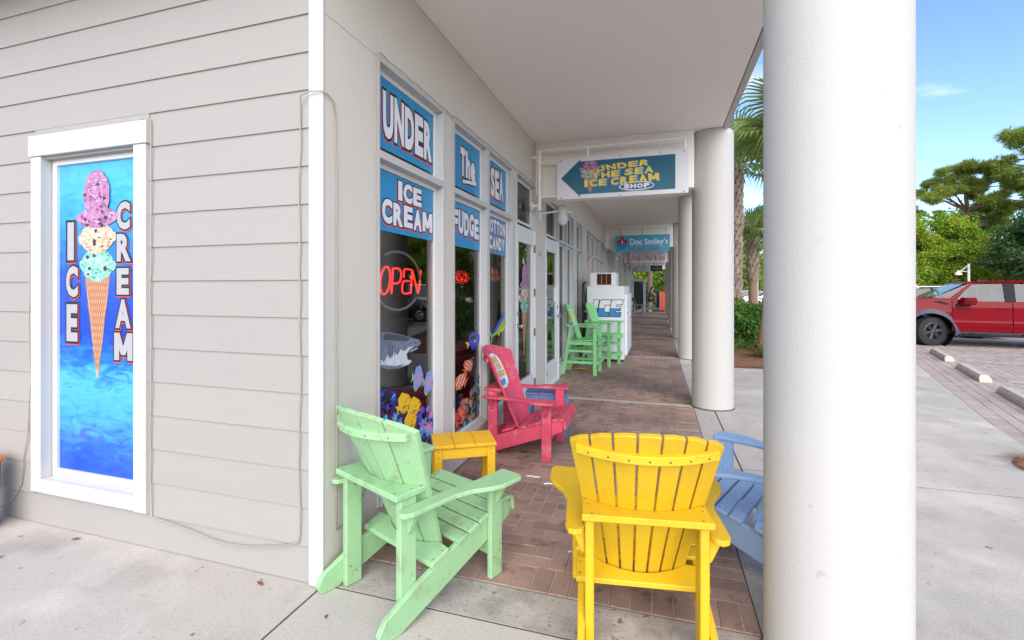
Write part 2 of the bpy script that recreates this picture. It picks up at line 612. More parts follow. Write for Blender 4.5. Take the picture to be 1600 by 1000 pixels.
def ice_cream_cone(mb, fr, x0, x1, zt, zb, mi, seed=3, h=0.0):
    """Three scoops on a waffle cone; mi: material indices."""
    r = random.Random(seed)
    w, H = x1 - x0, zt - zb
    cx = (x0 + x1) / 2 - 0.02 * w
    P = lambda u, v: (cx + u * w, zt - v * H)
    ngon(mb, [P(-0.32, 0.50), P(0.32, 0.50), P(0.02, 1.0), P(-0.02, 1.0)], fr, h + 0.0006, mi['cone'])
    for k in range(-9, 22):                                   # waffle lines
        for sgn in (-1, 1):
            seg = []
            for i in range(15):
                v = 0.505 + i * 0.035
                u = sgn * (-0.36 + (k * 0.055) + (v - 0.5) * 0.85)
                half = 0.32 * (1 - (v - 0.5) / 0.5) + 0.015
                if abs(u) < half and v < 0.99:
                    seg.append((u, v))
            if len(seg) >= 2:
                (ua, va), (ub, vb) = seg[0], seg[-1]
                ngon(mb, [P(ua - 0.011, va), P(ua + 0.011, va), P(ub + 0.011, vb), P(ub - 0.011, vb)], fr, h + 0.0009 + 0.0001 * (sgn > 0), mi['line'])
    lay = h + 0.0013
    for nm, cyv, rx, ry, lumps in (('mint', 0.455, 0.40, 0.080, 16), ('cream', 0.325, 0.42, 0.075, 16), ('pink', 0.228, 0.47, 0.050, 16), ('pink', 0.118, 0.335, 0.118, 0)):
        a, b = P(0.0, cyv)
        poly(mb, blob(a, b, rx * w, ry * H, seed + lumps + 3, 44, 0.035, 7), fr, lay, mi[nm])
        lay += 0.0001
        for k in range(lumps):                                # ragged rim of each scoop
            t = math.pi * (0.98 + 1.04 * k / max(1, lumps - 1))
            uu, vv = rx * 0.98 * math.cos(t), cyv - ry * 0.55 * math.sin(t) + r.uniform(-.006, .006)
            a, b = P(uu, vv)
            q = r.uniform(0.045, 0.085)
            lay += 0.00002
            poly(mb, blob(a, b, q * w, q * w * 0.8, k + seed, 10, 0.15, 3), fr, lay, mi[nm])
        lay += 0.0001
        for k in range(46):                                   # creamy texture plus printed shading: darker flecks low, lighter ones high
            t, rr_ = r.uniform(0, 6.28), r.random() ** .5 * .93
            a, b = P(rx * rr_ * math.cos(t), cyv + ry * rr_ * math.sin(t))
            q = r.uniform(0.012, 0.040)
            dark = r.random() < (0.35 + 0.35 * (rr_ * math.sin(t) + rr_ * math.cos(t) * .4))
            lay += 0.00002
            poly(mb, blob(a, b, q * w * 1.3, q * w * r.uniform(.4, .9), k + 7, 9, 0.3, 3), fr, lay, mi[nm + ('_d' if dark else '_l')])
        for k in range(26):                                   # shaded pits and chips
            t, rr_ = r.uniform(0, 6.28), r.random() ** .5 * .86
            a, b = P(rx * rr_ * math.cos(t), cyv + ry * rr_ * math.sin(t))
            q = r.uniform(0.010, 0.030)
            kind = mi['pinkd'] if nm == 'pink' else mi[nm]
            if k < 6:
                q, kind = r.uniform(0.022, 0.05), mi['choc']
            elif nm != 'pink':
                continue
            lay += 0.00002
            poly(mb, blob(a, b, q * w, q * w * r.uniform(.5, 1.0), k, 8, 0.25, 3), fr, lay, kind)
        lay += 0.0001


ICM = [I_CONE, I_CONEL, I_MINT, I_CREAM, I_PINK, I_CHOC, I_PINKD,
       ink('scoop_pink_dark', 176, 104, 160, 0.62), ink('scoop_pink_light', 230, 182, 220, 0.70), ink('scoop_cream_dark', 206, 162, 128, 0.62), ink('scoop_cream_light', 250, 234, 216, 0.72),
       ink('scoop_mint_dark', 96, 182, 166, 0.62), ink('scoop_mint_light', 196, 240, 230, 0.72)]
ICI = dict(cone=0, line=1, mint=2, cream=3, pink=4, choc=5, pinkd=6, pink_d=7, pink_l=8, cream_d=9, cream_l=10, mint_d=11, mint_l=12)

# ------------------------------------------------------------------ ground, pavements, parking lot
WX = -1.49            # aisle wall face
WY = 1.84             # end wall face (siding)
CEIL = 3.24
YEND = 31.0
g = MB()
g.add([(-600, -600, -0.075), (900, -600, -0.075), (900, 900, -0.075), (-600, 900, -0.075)], [(0, 1, 2, 3)])
g.build('ground', M('grassy_ground', lin(120, 130, 84, 0.5), 0.95, 0.3, 0.6, coords='pos',
                    spots=[(lin(150, 120, 90), 0.25, 0.5, 0.6, 0.6)]), kind='structure')

# kerb line of the pavement, skewed to the arcade
def edge_x(y):
    if y < 5.86:
        return 3.23 + (y - 5.86) * 0.235
    return 3.23 + (y - 5.86) * 0.29


sub = MB()
pts = [(-9, -9), (edge_x(-9), -9), (edge_x(5.86), 5.86), (edge_x(34), 34), (-9, 34)]
sub.prism(pts, lambda a, b, n: (a, b, n), -0.07, -0.0045)
sub.build('pavement_base', SOIL, kind='structure')
sub = MB()
sub.prism([(0.635, -3.9), (edge_x(-3.9) - 0.03, -3.9), (edge_x(5.86) - 0.03, 5.86), (edge_x(9.0) - 0.03, 9.0), (0.635, 9.0)], lambda a, b, n: (a, b, n), -0.03, -0.0014)
sub.build('joint_filler', SOIL, kind='structure')

sidewalk = thing('sidewalk', None, None, (1.5, 5, 0), kind='structure', world=True)
GAP = 0.006


def slab(x0, x1, y0, y1, m=CONC, top=0.0, clip=False):
    b = MB()
    fr = lambda a, c, n: (a, c, n)
    if clip:
        p = [(x0 + GAP, y0 + GAP), (edge_x(y0) - 0.01, y0 + GAP), (edge_x(y1) - 0.01, y1 - GAP), (x0 + GAP, y1 - GAP)]
    else:
        p = [(x0 + GAP, y0 + GAP), (x1 - GAP, y0 + GAP), (x1 - GAP, y1 - GAP), (x0 + GAP, y1 - GAP)]
    b.prism(p, fr, -0.04, top)
    o = b.build('slab', m, sidewalk, bevel=0.001)
    return o


for x0, x1 in ((-9, -5.2), (-5.2, -1.51), (-1.51, 0.62)):           # forecourt slabs in front of the shop
    for y0, y1 in ((-4.0, -0.15), (-0.15, 1.862)):
        slab(x0, x1, y0, y1)
slab(-1.49, 0.40, 1.862, 2.11, CONCD, -0.002)                        # strip between forecourt and bricks
ys = [-4.0, -2.0, 0.0, 2.01, 4.02, 6.04, 8.05]
for y0, y1 in zip(ys[:-1], ys[1:]):
    slab(0.62, 0, y0, y1, clip=True)
for y in np.arange(2.01, 30.0, 2.015):
    slab(0.40, 0.62, float(y), float(y) + 2.015, CONCD if y < 4 else CONC, -0.001)
slab(0.62, 0, 8.05, 9.1, clip=True)
for i in range(11):                                                  # narrow path beside the planting bed
    y0 = 9.1 + 2 * i
    slab(0.62, 1.2, y0, y0 + 2.0)
for i in range(11):
    y0 = 9.1 + 2 * i
    b = MB()
    b.prism([(max(2.9 + 0.02 * i, edge_x(y0) - 1.3), y0 + GAP), (edge_x(y0) - 0.01, y0 + GAP), (edge_x(y0 + 2) - 0.01, y0 + 2 - GAP), (max(2.9, edge_x(y0 + 2) - 1.3), y0 + 2 - GAP)],
            lambda a, c, n: (a, c, n), -0.04, 0.0)
    b.build('slab', CONC, sidewalk, bevel=0.001)

# brick walkway: 90 degree herringbone field, soldier courses on the front and the outer edge
walk = thing('brick_walkway', None, None, (-0.5, 2.2, 0), kind='structure', world=True)
BX0, BX1, BY0 = -1.49, 0.40, 2.11
m = MB()
m.add([(BX0, BY0, -0.0042), (BX1, BY0, -0.0042), (BX1, YEND - 1.2, -0.0042), (BX0, YEND - 1.2, -0.0042)], [(0, 1, 2, 3)])
m.build('mortar_bed', MORTAR, walk)
bricks = []          # (x0,x1,y0,y1)
U = 0.0915
J = 0.0028
STRIPS = [y - 0.09 for y in (6.04, 10.07, 14.10, 18.13, 22.16, 26.19)]
xb = BX1 - 2.15 * U  # border start
y = BY0
x = BX0
while x < BX1 - 0.02:                                  # front soldier course
    bricks.append((x, min(x + U, BX1), BY0, BY0 + 2 * U))
    x += U
yy = BY0 + 2 * U
while yy < YEND - 1.3:                                 # outer soldier course
    bricks.append((xb, BX1, yy, yy + U))
    yy += U
fy0 = BY0 + 2 * U
nx = int((xb - BX0) / U) + 1
ny = int((YEND - 1.3 - fy0) / U)
for j in range(-1, ny):
    for i in range(-1, nx):
        k = (i - j) % 4
        if k == 0:
            q = [xb - (i + 2) * U, xb - i * U, fy0 + j * U, fy0 + (j + 1) * U]
        elif k == 3:
            q = [xb - (i + 1) * U, xb - i * U, fy0 + j * U, fy0 + (j + 2) * U]
        else:
            continue
        q = [max(q[0], BX0), min(q[1], xb), max(q[2], fy0), q[3]]
        if q[1] - q[0] > 0.02 and q[3] - q[2] > 0.02:
            bricks.append(tuple(q))
parts = []
for q in bricks:
    ok = True
    segs = [q]
    for s in STRIPS:                                   # bricks are cut at the concrete strips
        out = []
        for a in segs:
            if a[3] <= s or a[2] >= s + 0.10:
                out.append(a)
                continue
            if s - a[2] > 0.015:
                out.append((a[0], a[1], a[2], s))
            if a[3] - s - 0.10 > 0.015:
                out.append((a[0], a[1], s + 0.10, a[3]))
        segs = out
    parts += segs
rb = random.Random(3)


def seen_size(q):
    x, y = (q[0] + q[1]) / 2, (q[2] + q[3]) / 2
    hid = 0.25 if (x < -1.0 and y > 8.9) or (x > 0.25 and y < 2.6) else 1.0
    a = (q[1] - q[0]) * (q[3] - q[2])
    return a * hid / (x * x + y * y + 1.96) ** 1.5


parts.sort(key=seen_size, reverse=True)


def brick_into(b, q, c=None):
    x0, x1, y0, y1 = q[0] + J, q[1] - J, q[2] + J, q[3] - J
    h = rb.uniform(-0.0018, 0.0015)
    t = [rb.uniform(-0.0008, 0.0008) + h for _ in range(4)]
    e = 0.0025
    b.hexa([(x0, y0, -0.02), (x1, y0, -0.02), (x1, y1, -0.02), (x0, y1, -0.02)],
           [(x0 + e * 0.3, y0 + e * 0.3, -0.003 + h), (x1 - e * 0.3, y0 + e * 0.3, -0.003 + h), (x1 - e * 0.3, y1 - e * 0.3, -0.003 + h), (x0 + e * 0.3, y1 - e * 0.3, -0.003 + h)])
    b.hexa([(x0 + e * .3, y0 + e * .3, -0.003 + h), (x1 - e * .3, y0 + e * .3, -0.003 + h), (x1 - e * .3, y1 - e * .3, -0.003 + h), (x0 + e * .3, y1 - e * .3, -0.003 + h)],
           [(x0 + e, y0 + e, t[0]), (x1 - e, y0 + e, t[1]), (x1 - e, y1 - e, t[2]), (x0 + e, y1 - e, t[3])])


for q in parts[:298]:
    b = MB()
    brick_into(b, q)
    b.build('brick', BRICKM, walk)
b = MB()
for q in parts[298:]:
    brick_into(b, q)
b.build('brick_field', BRICKM, walk, kind='stuff')
for s in STRIPS:
    b = MB()
    b.box(BX0, BX1, s + 0.004, s + 0.096, -0.03, 0.001)
    b.build('concrete_strip', CONC, walk, bevel=0.002)

# parking lot of pavers
lot = thing('parking_lot', None, None, (5, 9, -0.04), kind='structure', world=True)
LZ = -0.04
m = MB()
m.prism([(edge_x(-9), -9), (60, -9), (60, 60), (edge_x(46), 46), (edge_x(5.86), 5.86)], lambda a, b, n: (a, b, n), -0.072, LZ - 0.006)
m.build('lot_surface', LOTBR, lot)
ed = Vector((0.29, 1.0)).normalized()
en = Vector((ed.y, -ed.x))
E0 = Vector((edge_x(5.86), 5.86))
lots = []
for k in range(-30, 130):                                  # border course along the pavement
    lots.append((0.0, 0.20, k * 0.1, k * 0.1 + 0.1, 0))
W_, L_ = 0.125, 0.25
for r_ in range(0, 34):
    for k in range(-12, 52):
        s0 = k * L_ + (r_ % 2) * L_ / 2
        lots.append((0.20 + r_ * W_, 0.20 + (r_ + 1) * W_, s0, s0 + L_, 1))
lotp = []
for a0, a1, s0, s1, t in lots:
    c = E0 + en * ((a0 + a1) / 2) + ed * ((s0 + s1) / 2)
    d = -c.x * math.sin(YAW) + c.y * math.cos(YAW)
    l_ = c.x * math.cos(YAW) + c.y * math.sin(YAW)
    vis = 1.0 if d > 0.5 and 0.85 < l_ / d < 1.12 else 0.15
    lotp.append((vis * (a1 - a0) * (s1 - s0) / (c.length_squared + 2) ** 1.5, a0, a1, s0, s1))
lotp.sort(reverse=True)


def lot_brick(b, q):
    _, a0, a1, s0, s1 = q
    j = 0.004
    cs = [(a0 + j, s0 + j), (a1 - j, s0 + j), (a1 - j, s1 - j), (a0 + j, s1 - j)]
    P = [E0 + en * a + ed * s for a, s in cs]
    h = rb.uniform(-0.002, 0.002)
    b.hexa([(p.x, p.y, LZ - 0.02) for p in P], [(p.x, p.y, LZ + h) for p in P])


for q in lotp[:298]:
    b = MB()
    lot_brick(b, q)
    b.build('paver', LOTBR, lot)
b = MB()
for q in lotp[298:]:
    lot_brick(b, q)
b.build('paver_field', LOTBR, lot, kind='stuff')
# painted stall lines
b = MB()
for k in range(5):
    for a0 in (0.9,):
        s0 = -1.2 + k * 2.42
        P = [E0 + en * a + ed * s for a, s in ((a0, s0), (a0 + 5, s0), (a0 + 5, s0 + 0.09), (a0, s0 + 0.09))]
        b.add([(p.x, p.y, LZ + 0.006) for p in P], [(0, 1, 2, 3)])
b.build('stall_line', M('worn_white_line', lin(214, 206, 200, 0.8), 0.8, 0.2, 8, coords='pos'), lot)

# ------------------------------------------------------------------ shop building
shop = thing('shop_building', 'long pale grey shop building with lap siding end wall and glazed arcade front', 'building', (-1.49, 1.84, 0), world=True)
# wall cores (behind the boards and panels)
b = MB()
b.box(-7.6, -3.47, WY + 0.03, WY + 0.15, 0, 6.4)
b.box(-2.70, -1.612, WY + 0.03, WY + 0.15, 0, 6.4)
b.box(-3.47, -2.70, WY + 0.03, WY + 0.15, 0, 0.27)
b.box(-3.47, -2.70, WY + 0.03, WY + 0.15, 2.18, 6.4)
b.box(-3.47, -2.70, WY + 0.10, WY + 0.149, 0.27, 2.18)
b.build('wall', WALLP, shop)


def plank(x0, x1, zb, zt, base=False):
    p = MB()
    yb = WY - (0.004 if base else 0.0)
    tb, tt = 0.0165, 0.0085
    if base:
        tb = 0.006
        tt = 0.006
    # wedge: bottom edge proud, top tucked behind the next board
    p.hexa([(x0, WY + 0.03 - 0.0, zb), (x1, WY + 0.03, zb), (x1, WY + 0.012 - tb, zb), (x0, WY + 0.012 - tb, zb)][::-1],
           [(x0, WY + 0.03, zt), (x1, WY + 0.03, zt), (x1, WY + 0.012 - tt, zt), (x0, WY + 0.012 - tt, zt)][::-1])
    o = p.build('plank', SIDING, shop)
    return o


plank(-7.6, -1.571, 0.004, 0.186, True)
for k in range(0, 17):
    zb = 0.182 + 0.18 * k
    zt = zb + 0.184
    for x0, x1 in (((-7.6, -3.545), (-2.612, -1.571)) if zt < 2.28 else ((-7.6, -1.571),)):
        if k == 11:
            pass
        plank(x0 + rng.uniform(0, 0.001), x1, zb, zt)
# filler above the poster window
p = MB()
p.box(-3.545, -2.612, WY - 0.003, WY + 0.03, 2.302, 2.346)
p.build('wall_panel', SIDING, shop)
p = MB()
p.box(-3.545, -2.612, WY - 0.001, WY + 0.03, 0.1865, 0.196)
p.build('wall_panel', SIDING, shop)
# corner board
p = MB()
p.box(-1.570, -1.4885, WY - 0.012, WY + 0.0045, 0.004, 6.3)
p.build('corner_board', TRIM, shop, bevel=0.003)

# poster window trim on the end wall
wt = MB()
wt.box(-3.562, -2.600, WY - 0.030, WY + 0.03, 2.178, 2.300)
win = wt.build('window', TRIM, shop, bevel=0.002)
for nm, bx in (('side_trim', (-3.549, -3.462, WY - 0.024, WY + 0.03, 0.203, 2.176)), ('side_trim', (-2.702, -2.610, WY - 0.024, WY + 0.03, 0.198, 2.176)),
               ('sill', (-3.460, -2.704, WY - 0.023, WY + 0.03, 0.201, 0.281))):
    q = MB()
    q.box(*bx)
    q.build(nm, TRIM, win, bevel=0.002)
q = MB()
for bx in ((-3.4595, -3.428, WY + 0.034, WY + 0.07, 0.284, 2.172), (-2.745, -2.7045, WY + 0.034, WY + 0.07, 0.284, 2.172),
           (-3.4275, -2.7455, WY + 0.034, WY + 0.07, 0.284, 0.327), (-3.4275, -2.7455, WY + 0.034, WY + 0.07, 2.134, 2.172)):
    q.box(*bx)
q.build('sash', SASH, win, bevel=0.002)
q = MB()   # reveal lining
q.box(-3.468, -3.4605, WY + 0.0305, WY + 0.10, 0.276, 2.178)
q.box(-2.7035, -2.696, WY + 0.0305, WY + 0.10, 0.276, 2.178)
q.box(-3.460, -2.704, WY + 0.0305, WY + 0.10, 2.173, 2.179)
q.box(-3.460, -2.704, WY + 0.0305, WY + 0.10, 0.275, 0.283)
q.build('reveal', TRIM, win)

# aisle wall: panels, openings
OPEN = [(2.272, 3.118, 0.18), (3.285, 4.812, 0.18), (4.955, 5.805, 0.0), (6.375, 8.62, 0.0), (8.95, 9.66, 0.18), (10.32, 13.78, 0.18)]
y = 14.75
while y < 28.5:
    OPEN.append((y, y + 2.62, 0.18))
    y += 3.35
HEAD = 2.69
WB = WX - 0.12


def wpanel(y0, y1, z0, z1):
    p = MB()
    p.box(WB, WX, y0 + 0.0015, y1 - 0.0015, z0 + 0.0015, z1 - 0.0015)
    p.build('wall_panel', WALLP, shop)


yy = WY + 0.005
for y0, y1, zb in OPEN:
    wpanel(yy, y0, 0.003, HEAD)
    if zb > 0:
        wpanel(y0, y1, 0.003, zb)
    yy = y1
wpanel(yy, YEND, 0.003, HEAD)
hj = [WY + 0.005, 2.272, 3.10, 3.285, 4.75, 4.86, 7.2, 9.6, 12.0, 14.4, 16.8, 19.2, 21.6, 24.0, 26.4, 28.8, YEND]
for a, c in zip(hj[:-1], hj[1:]):
    wpanel(a, c, HEAD, CEIL - 0.001)
XG = WX - 0.058        # glass plane


def window(y0, y1, z0, z1, lights, rail=True, full=True):
    """fixed frame with transom lights; lights = list of (ya, yb) clear openings of the frame."""
    f = MB()
    xf, xb_ = WX + 0.010, WX - 0.10
    f.box(xb_, xf, y0, y0 + 0.018, z0, z1)
    f.box(xb_, xf, y1 - 0.018, y1, z0, z1)
    f.box(xb_, xf, y0 + 0.0182, y1 - 0.0182, z1 - 0.018, z1)
    if full:
        f.box(xb_, xf + 0.012, y0 + 0.0182, y1 - 0.0182, z0, z0 + 0.035)
    for (a, c), (d, e) in zip(lights[:-1], lights[1:]):
        f.box(xb_, xf - 0.004, c, d, z0 + (0.0352 if full else 0), z1 - 0.0182)
    zz = [(z0 + 0.0352, z1 - 0.0182)]
    if rail:
        for a, c in lights:
            f.box(xb_, xf, a + 0.0002, c - 0.0002, 2.132, 2.176)
        zz = [(z0 + 0.0352, 2.1318), (2.1762, z1 - 0.0182)]
        if not full:
            zz = zz[1:]
    w = f.build('window', TRIM, shop, bevel=0.0015)
    for a, c in lights:
        for q0, q1 in zz:
            s = MB()
            e = 0.030
            for bx in ((a + .0004, a + e, q0, q1), (c - e, c - .0004, q0, q1), (a + e + .0002, c - e - .0002, q0, q0 + e), (a + e + .0002, c - e - .0002, q1 - e, q1)):
                s.box(XG - 0.02, XG + 0.012, bx[0], bx[1], bx[2], bx[3])
            s.build('sash', SASH, w, bevel=0.0015)
            gl = MB()
            gl.box(XG - 0.006, XG, a + e - .004, c - e + .004, q0 + e - .004, q1 - e + .004)
            gl.build('pane', GLASS, w)
    return w


def door(y0, y1, handle_side, hinge_side):
    f = MB()
    f.box(WX - 0.10, WX + 0.006, y0, y0 + 0.03, 0.0, 2.1315)
    f.box(WX - 0.10, WX + 0.006, y1 - 0.03, y1, 0.0, 2.1315)
    f.box(WX - 0.08, WX + 0.03, y0 + 0.031, y1 - 0.031, 0.0, 0.012)
    a, c = y0 + 0.033, y1 - 0.033
    z0, z1 = 0.014, 2.122
    ga, gc, gz0, gz1 = a + 0.085, c - 0.085, 0.335, 1.935
    x0, x1 = WX - 0.048, WX - 0.006
    f.box(x0, x1, a, ga, z0, z1)
    f.box(x0, x1, gc, c, z0, z1)
    f.box(x0, x1, ga + .0002, gc - .0002, z0, gz0)
    f.box(x0, x1, ga + .0002, gc - .0002, gz1, z1)
    d = f.build('door', SASH, shop, bevel=0.002)
    gl = MB()
    gl.box(x0 + 0.014, x0 + 0.020, ga - .004, gc + .004, gz0 - .004, gz1 + .004)
    gl.build('pane', GLASS, d)
    hy = a + 0.045 if handle_side < 0 else c - 0.045
    h = MB()
    h.lathe([(0.0, 0.0), (0.026, 0.0), (0.026, 0.008), (0.010, 0.012), (0.010, 0.035), (0.022, 0.04), (0.026, 0.052), (0.02, 0.062), (0.0, 0.064)], lambda p, q, t: (x1 + t, hy + p, 0.98 + q), 14)
    smooth_by_angle(h.build('handle', STEEL, d))
    h = MB()
    h.lathe([(0.0, 0.0), (0.022, 0.0), (0.022, 0.012), (0.0, 0.014)], lambda p, q, t: (x1 + t, hy + p, 1.12 + q), 12)
    smooth_by_angle(h.build('lock', STEEL, d))
    ky = a - 0.004 if hinge_side < 0 else c + 0.004
    for hz in (0.22, 0.85, 1.35, 1.90):
        h = MB()
        h.tube([(WX + 0.006, ky, hz - 0.05), (WX + 0.006, ky, hz + 0.05)], 0.009, 8)
        h.box(WX - 0.0055, WX - 0.002, ky - 0.028, ky + 0.028, hz - 0.045, hz + 0.045)
        h.build('hinge', RUST, d)
    return d


window(2.272, 3.118, 0.18, HEAD, [(2.2902, 3.0998)])
window(3.285, 4.812, 0.18, HEAD, [(3.3032, 4.025), (4.095, 4.7938)])
window(4.955, 5.805, 2.132, HEAD, [(4.9732, 5.7868)], rail=False, full=False)
door(4.955, 5.805, -1, 1)
window(6.375, 7.275, 2.132, HEAD, [(6.3932, 7.2568)], rail=False, full=False)
door(6.375, 7.275, 1, -1)
wpanel(7.275, 8.62, 0.003, 0.18)
window(7.278, 8.62, 0.18, HEAD, [(7.2962, 7.95), (8.03, 8.6018)])
window(8.95, 9.66, 0.18, HEAD, [(8.9682, 9.6418)])
window(10.32, 13.78, 0.18, HEAD, [(10.3382, 11.10), (11.22, 11.98), (12.10, 12.86), (12.98, 13.7618)])
for y0, y1, zb in OPEN[6:]:
    n = 4
    w_ = (y1 - y0 - 0.036) / n
    window(y0, y1, 0.18, HEAD, [(y0 + 0.018 + i * w_ + (0.04 if i else 0.0002), y0 + 0.018 + (i + 1) * w_ - (0.04 if i < n - 1 else 0.0002)) for i in range(n)])
# open glazed door leaf at the far end of the arcade, standing out from the wall
f = MB()
for bx in ((-1.46, -1.33, 0.02, 1.95), (-0.80, -0.67, 0.02, 1.95), (-1.33, -0.80, 0.02, 0.24), (-1.33, -0.80, 1.82, 1.95)):
    f.box(bx[0], bx[1], 28.0, 28.05, bx[2], bx[3])
fd = f.build('door', M('grey_door_paint', lin(176, 178, 190, 0.9), 0.5, 0.05, 3), shop)
f = MB()
f.box(-1.33, -0.80, 28.02, 28.03, 0.24, 1.82)
f.build('pane', DARKGLASS, fd)
# interior rooms behind the glass
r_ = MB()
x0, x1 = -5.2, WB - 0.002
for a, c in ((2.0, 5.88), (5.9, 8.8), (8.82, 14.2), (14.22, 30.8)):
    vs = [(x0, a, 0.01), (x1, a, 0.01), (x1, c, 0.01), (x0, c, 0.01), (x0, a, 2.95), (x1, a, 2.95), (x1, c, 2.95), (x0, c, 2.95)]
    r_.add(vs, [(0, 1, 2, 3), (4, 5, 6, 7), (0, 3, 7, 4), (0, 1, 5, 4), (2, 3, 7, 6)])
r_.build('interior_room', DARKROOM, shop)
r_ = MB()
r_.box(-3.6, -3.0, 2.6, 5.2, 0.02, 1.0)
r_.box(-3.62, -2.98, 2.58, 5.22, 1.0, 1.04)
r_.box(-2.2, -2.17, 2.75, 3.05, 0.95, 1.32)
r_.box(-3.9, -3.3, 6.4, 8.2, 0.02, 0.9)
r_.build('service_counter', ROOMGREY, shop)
# number on the pier between the doors
w = MB()
word(w, '101', rect(5.96, 6.10, 1.83, 1.89), frX(WX), [(0, 0, 0.002, 0, 0)], 0.02)
w.build('door_number', ink('number_grey', 168, 166, 164), shop)
# upper storey over the arcade
b = MB()
b.box(-7.6, 0.70, 1.45, YEND, 3.62, 6.3)
b.build('upper_storey', WALLP, shop)

# ------------------------------------------------------------------ arcade ceiling and columns
ceil_ = thing('ceiling', None, None, (0, 1.5, CEIL), kind='structure', world=True)
b = MB()
b.box(-1.489, 0.703, 1.48, YEND, CEIL, 3.615)
b.box(-7.6, -1.491, 1.48, 1.815, CEIL + 0.05, 3.615)
b.build('soffit', SOFFIT, ceil_)
b = MB()
b.box(0.712, 0.767, 1.46, YEND, CEIL - 0.004, 3.66)
b.box(-7.6, 0.711, 1.46, 1.479, CEIL - 0.004, 3.66)
b.build('fascia', STUCCO, ceil_)
for yb in (6.04, 14.10, 22.16, 30.2):
    b = MB()
    b.box(WX + 0.001, 0.40, yb - 0.23, yb + 0.23, 2.57, CEIL - 0.001)
    b.build('beam', SOFFIT, ceil_, bevel=0.004)
CONTACT_RING = M('contact_ring_grey', lin(128, 122, 116, 0.7), 0.9, 0.3, 14)
LABC = ['nearest thick white stucco column, standing in the foreground beside the blue chair', 'second white column, at the right end of the ice cream arrow sign',
        'third white column, between the ice cream sign and the urgent care sign', 'fourth white column, at the right end of the blue urgent care sign',
        'fifth white column along the walkway edge, just beyond the urgent care sign', 'sixth white column along the walkway edge, beside the nail spa sign', 'seventh white column along the walkway edge, beyond the nail spa sign',
        'last white column along the walkway edge, beside the coral towels']
for k in range(8):
    c = MB()
    yc = 2.01 + 4.03 * k
    c.lathe([(0.0, 0.0), (0.23, 0.0), (0.23, 0.02), (0.23, 1.0), (0.23, 2.2), (0.23, 3.19), (0.223, 3.235), (0.0, 3.235)], lambda a, q, t: (a, q, t + 0.002), 72)
    o = smooth_by_angle(c.build('column', STUCCO))
    o.location = (0.62, yc, 0)
    tag(o, LABC[k], 'column', 'round white arcade columns')
    c = MB()
    c.lathe([(0.2302, 0.016), (0.2345, 0.014), (0.242, 0.0015), (0.2302, 0.0015)], lambda a, q, t: (a, q, t), 72)  # added dark ring, stands in for contact darkening at the column foot
    c.build('contact_ring', CONTACT_RING, o, smooth=True)

# ------------------------------------------------------------------ poster in the end wall window
sea = bpy.data.materials.new('printed_sea')
sea.use_nodes = True
n, l = sea.node_tree.nodes, sea.node_tree.links
tc = n.new('ShaderNodeTexCoord')
sx = n.new('ShaderNodeSeparateXYZ')
mp = n.new('ShaderNodeMapping')
mp.inputs['Scale'].default_value = (2.2, 1, 5.5)
no = n.new('ShaderNodeTexNoise')
no.inputs['Scale'].default_value = 3.2
no.inputs['Detail'].default_value = 8
no.inputs['Distortion'].default_value = 1.2
l.new(tc.outputs['Object'], sx.inputs[0])
l.new(tc.outputs['Object'], mp.inputs['Vector'])
l.new(mp.outputs['Vector'], no.inputs['Vector'])
mm = n.new('ShaderNodeMath')
mm.operation = 'MULTIPLY_ADD'
mm.inputs[1].default_value = 0.5
mm.inputs[2].default_value = -0.25
l.new(no.outputs['Fac'], mm.inputs[0])
m2 = n.new('ShaderNodeMath')
l.new(sx.outputs['Z'], m2.inputs[0])
l.new(mm.outputs[0], m2.inputs[1])
m3 = n.new('ShaderNodeMapRange')
m3.inputs['From Min'].default_value = 0.30
m3.inputs['From Max'].default_value = 2.15
l.new(m2.outputs[0], m3.inputs['Value'])
cr = n.new('ShaderNodeValToRGB')
stops = [(0.02, (30, 84, 206)), (0.10, (40, 110, 222)), (0.20, (70, 172, 240)), (0.29, (84, 190, 246)), (0.36, (38, 128, 226)), (0.46, (30, 74, 196)), (0.62, (28, 84, 204)),
         (0.76, (44, 140, 222)), (0.88, (64, 178, 232)), (0.99, (92, 196, 238))]
els = cr.color_ramp.elements
els[0].position, els[0].color = stops[0][0], lin(*stops[0][1], 0.78)
els[1].position, els[1].color = stops[-1][0], lin(*stops[-1][1], 0.78)
for s, c in stops[1:-1]:
    e = els.new(s)
    e.color = lin(*c, 0.78)
l.new(m3.outputs[0], cr.inputs['Fac'])
n['Principled BSDF'].inputs['Roughness'].default_value = 0.25
l.new(cr.outputs['Color'], n['Principled BSDF'].inputs['Base Color'])

poster = thing('poster', 'tall blue sea poster reading ICE CREAM with a three scoop cone, in the siding wall', 'poster', (-3.09, 1.89, 0.33), world=True)
FP = frY(WY + 0.052)
b = MB()
b.prism(rect(-3.436, -2.738, 0.320, 2.140), FP, -0.003, 0.0)
b.build('printed_panel', sea, poster)
b = MB()
ice_cream_cone(b, FP, -3.26, -2.93, 2.086, 0.885, ICI, 3, 0.0006)
b.build('cone_picture', ICM, poster)
b = MB()
LAY = [(0.05, 2, 0.0036, 0.004, -0.006), (0.05, 1, 0.0042, 0, 0), (0.0, 0, 0.0048, 0, 0)]
for ch, x0, x1, z0, z1 in (('I', -3.352, -3.295, 1.568, 1.792), ('C', -3.365, -3.260, 1.350, 1.534), ('E', -3.360, -3.264, 1.088, 1.308),
                           ('C', -2.938, -2.832, 1.734, 1.892), ('R', -2.938, -2.826, 1.554, 1.710), ('E', -2.938, -2.840, 1.366, 1.516), ('A', -2.948, -2.826, 1.176, 1.340), ('M', -2.958, -2.812, 0.994, 1.150)):
    word(b, ch, rect(x0, x1, z0, z1), FP, LAY, 0.05)
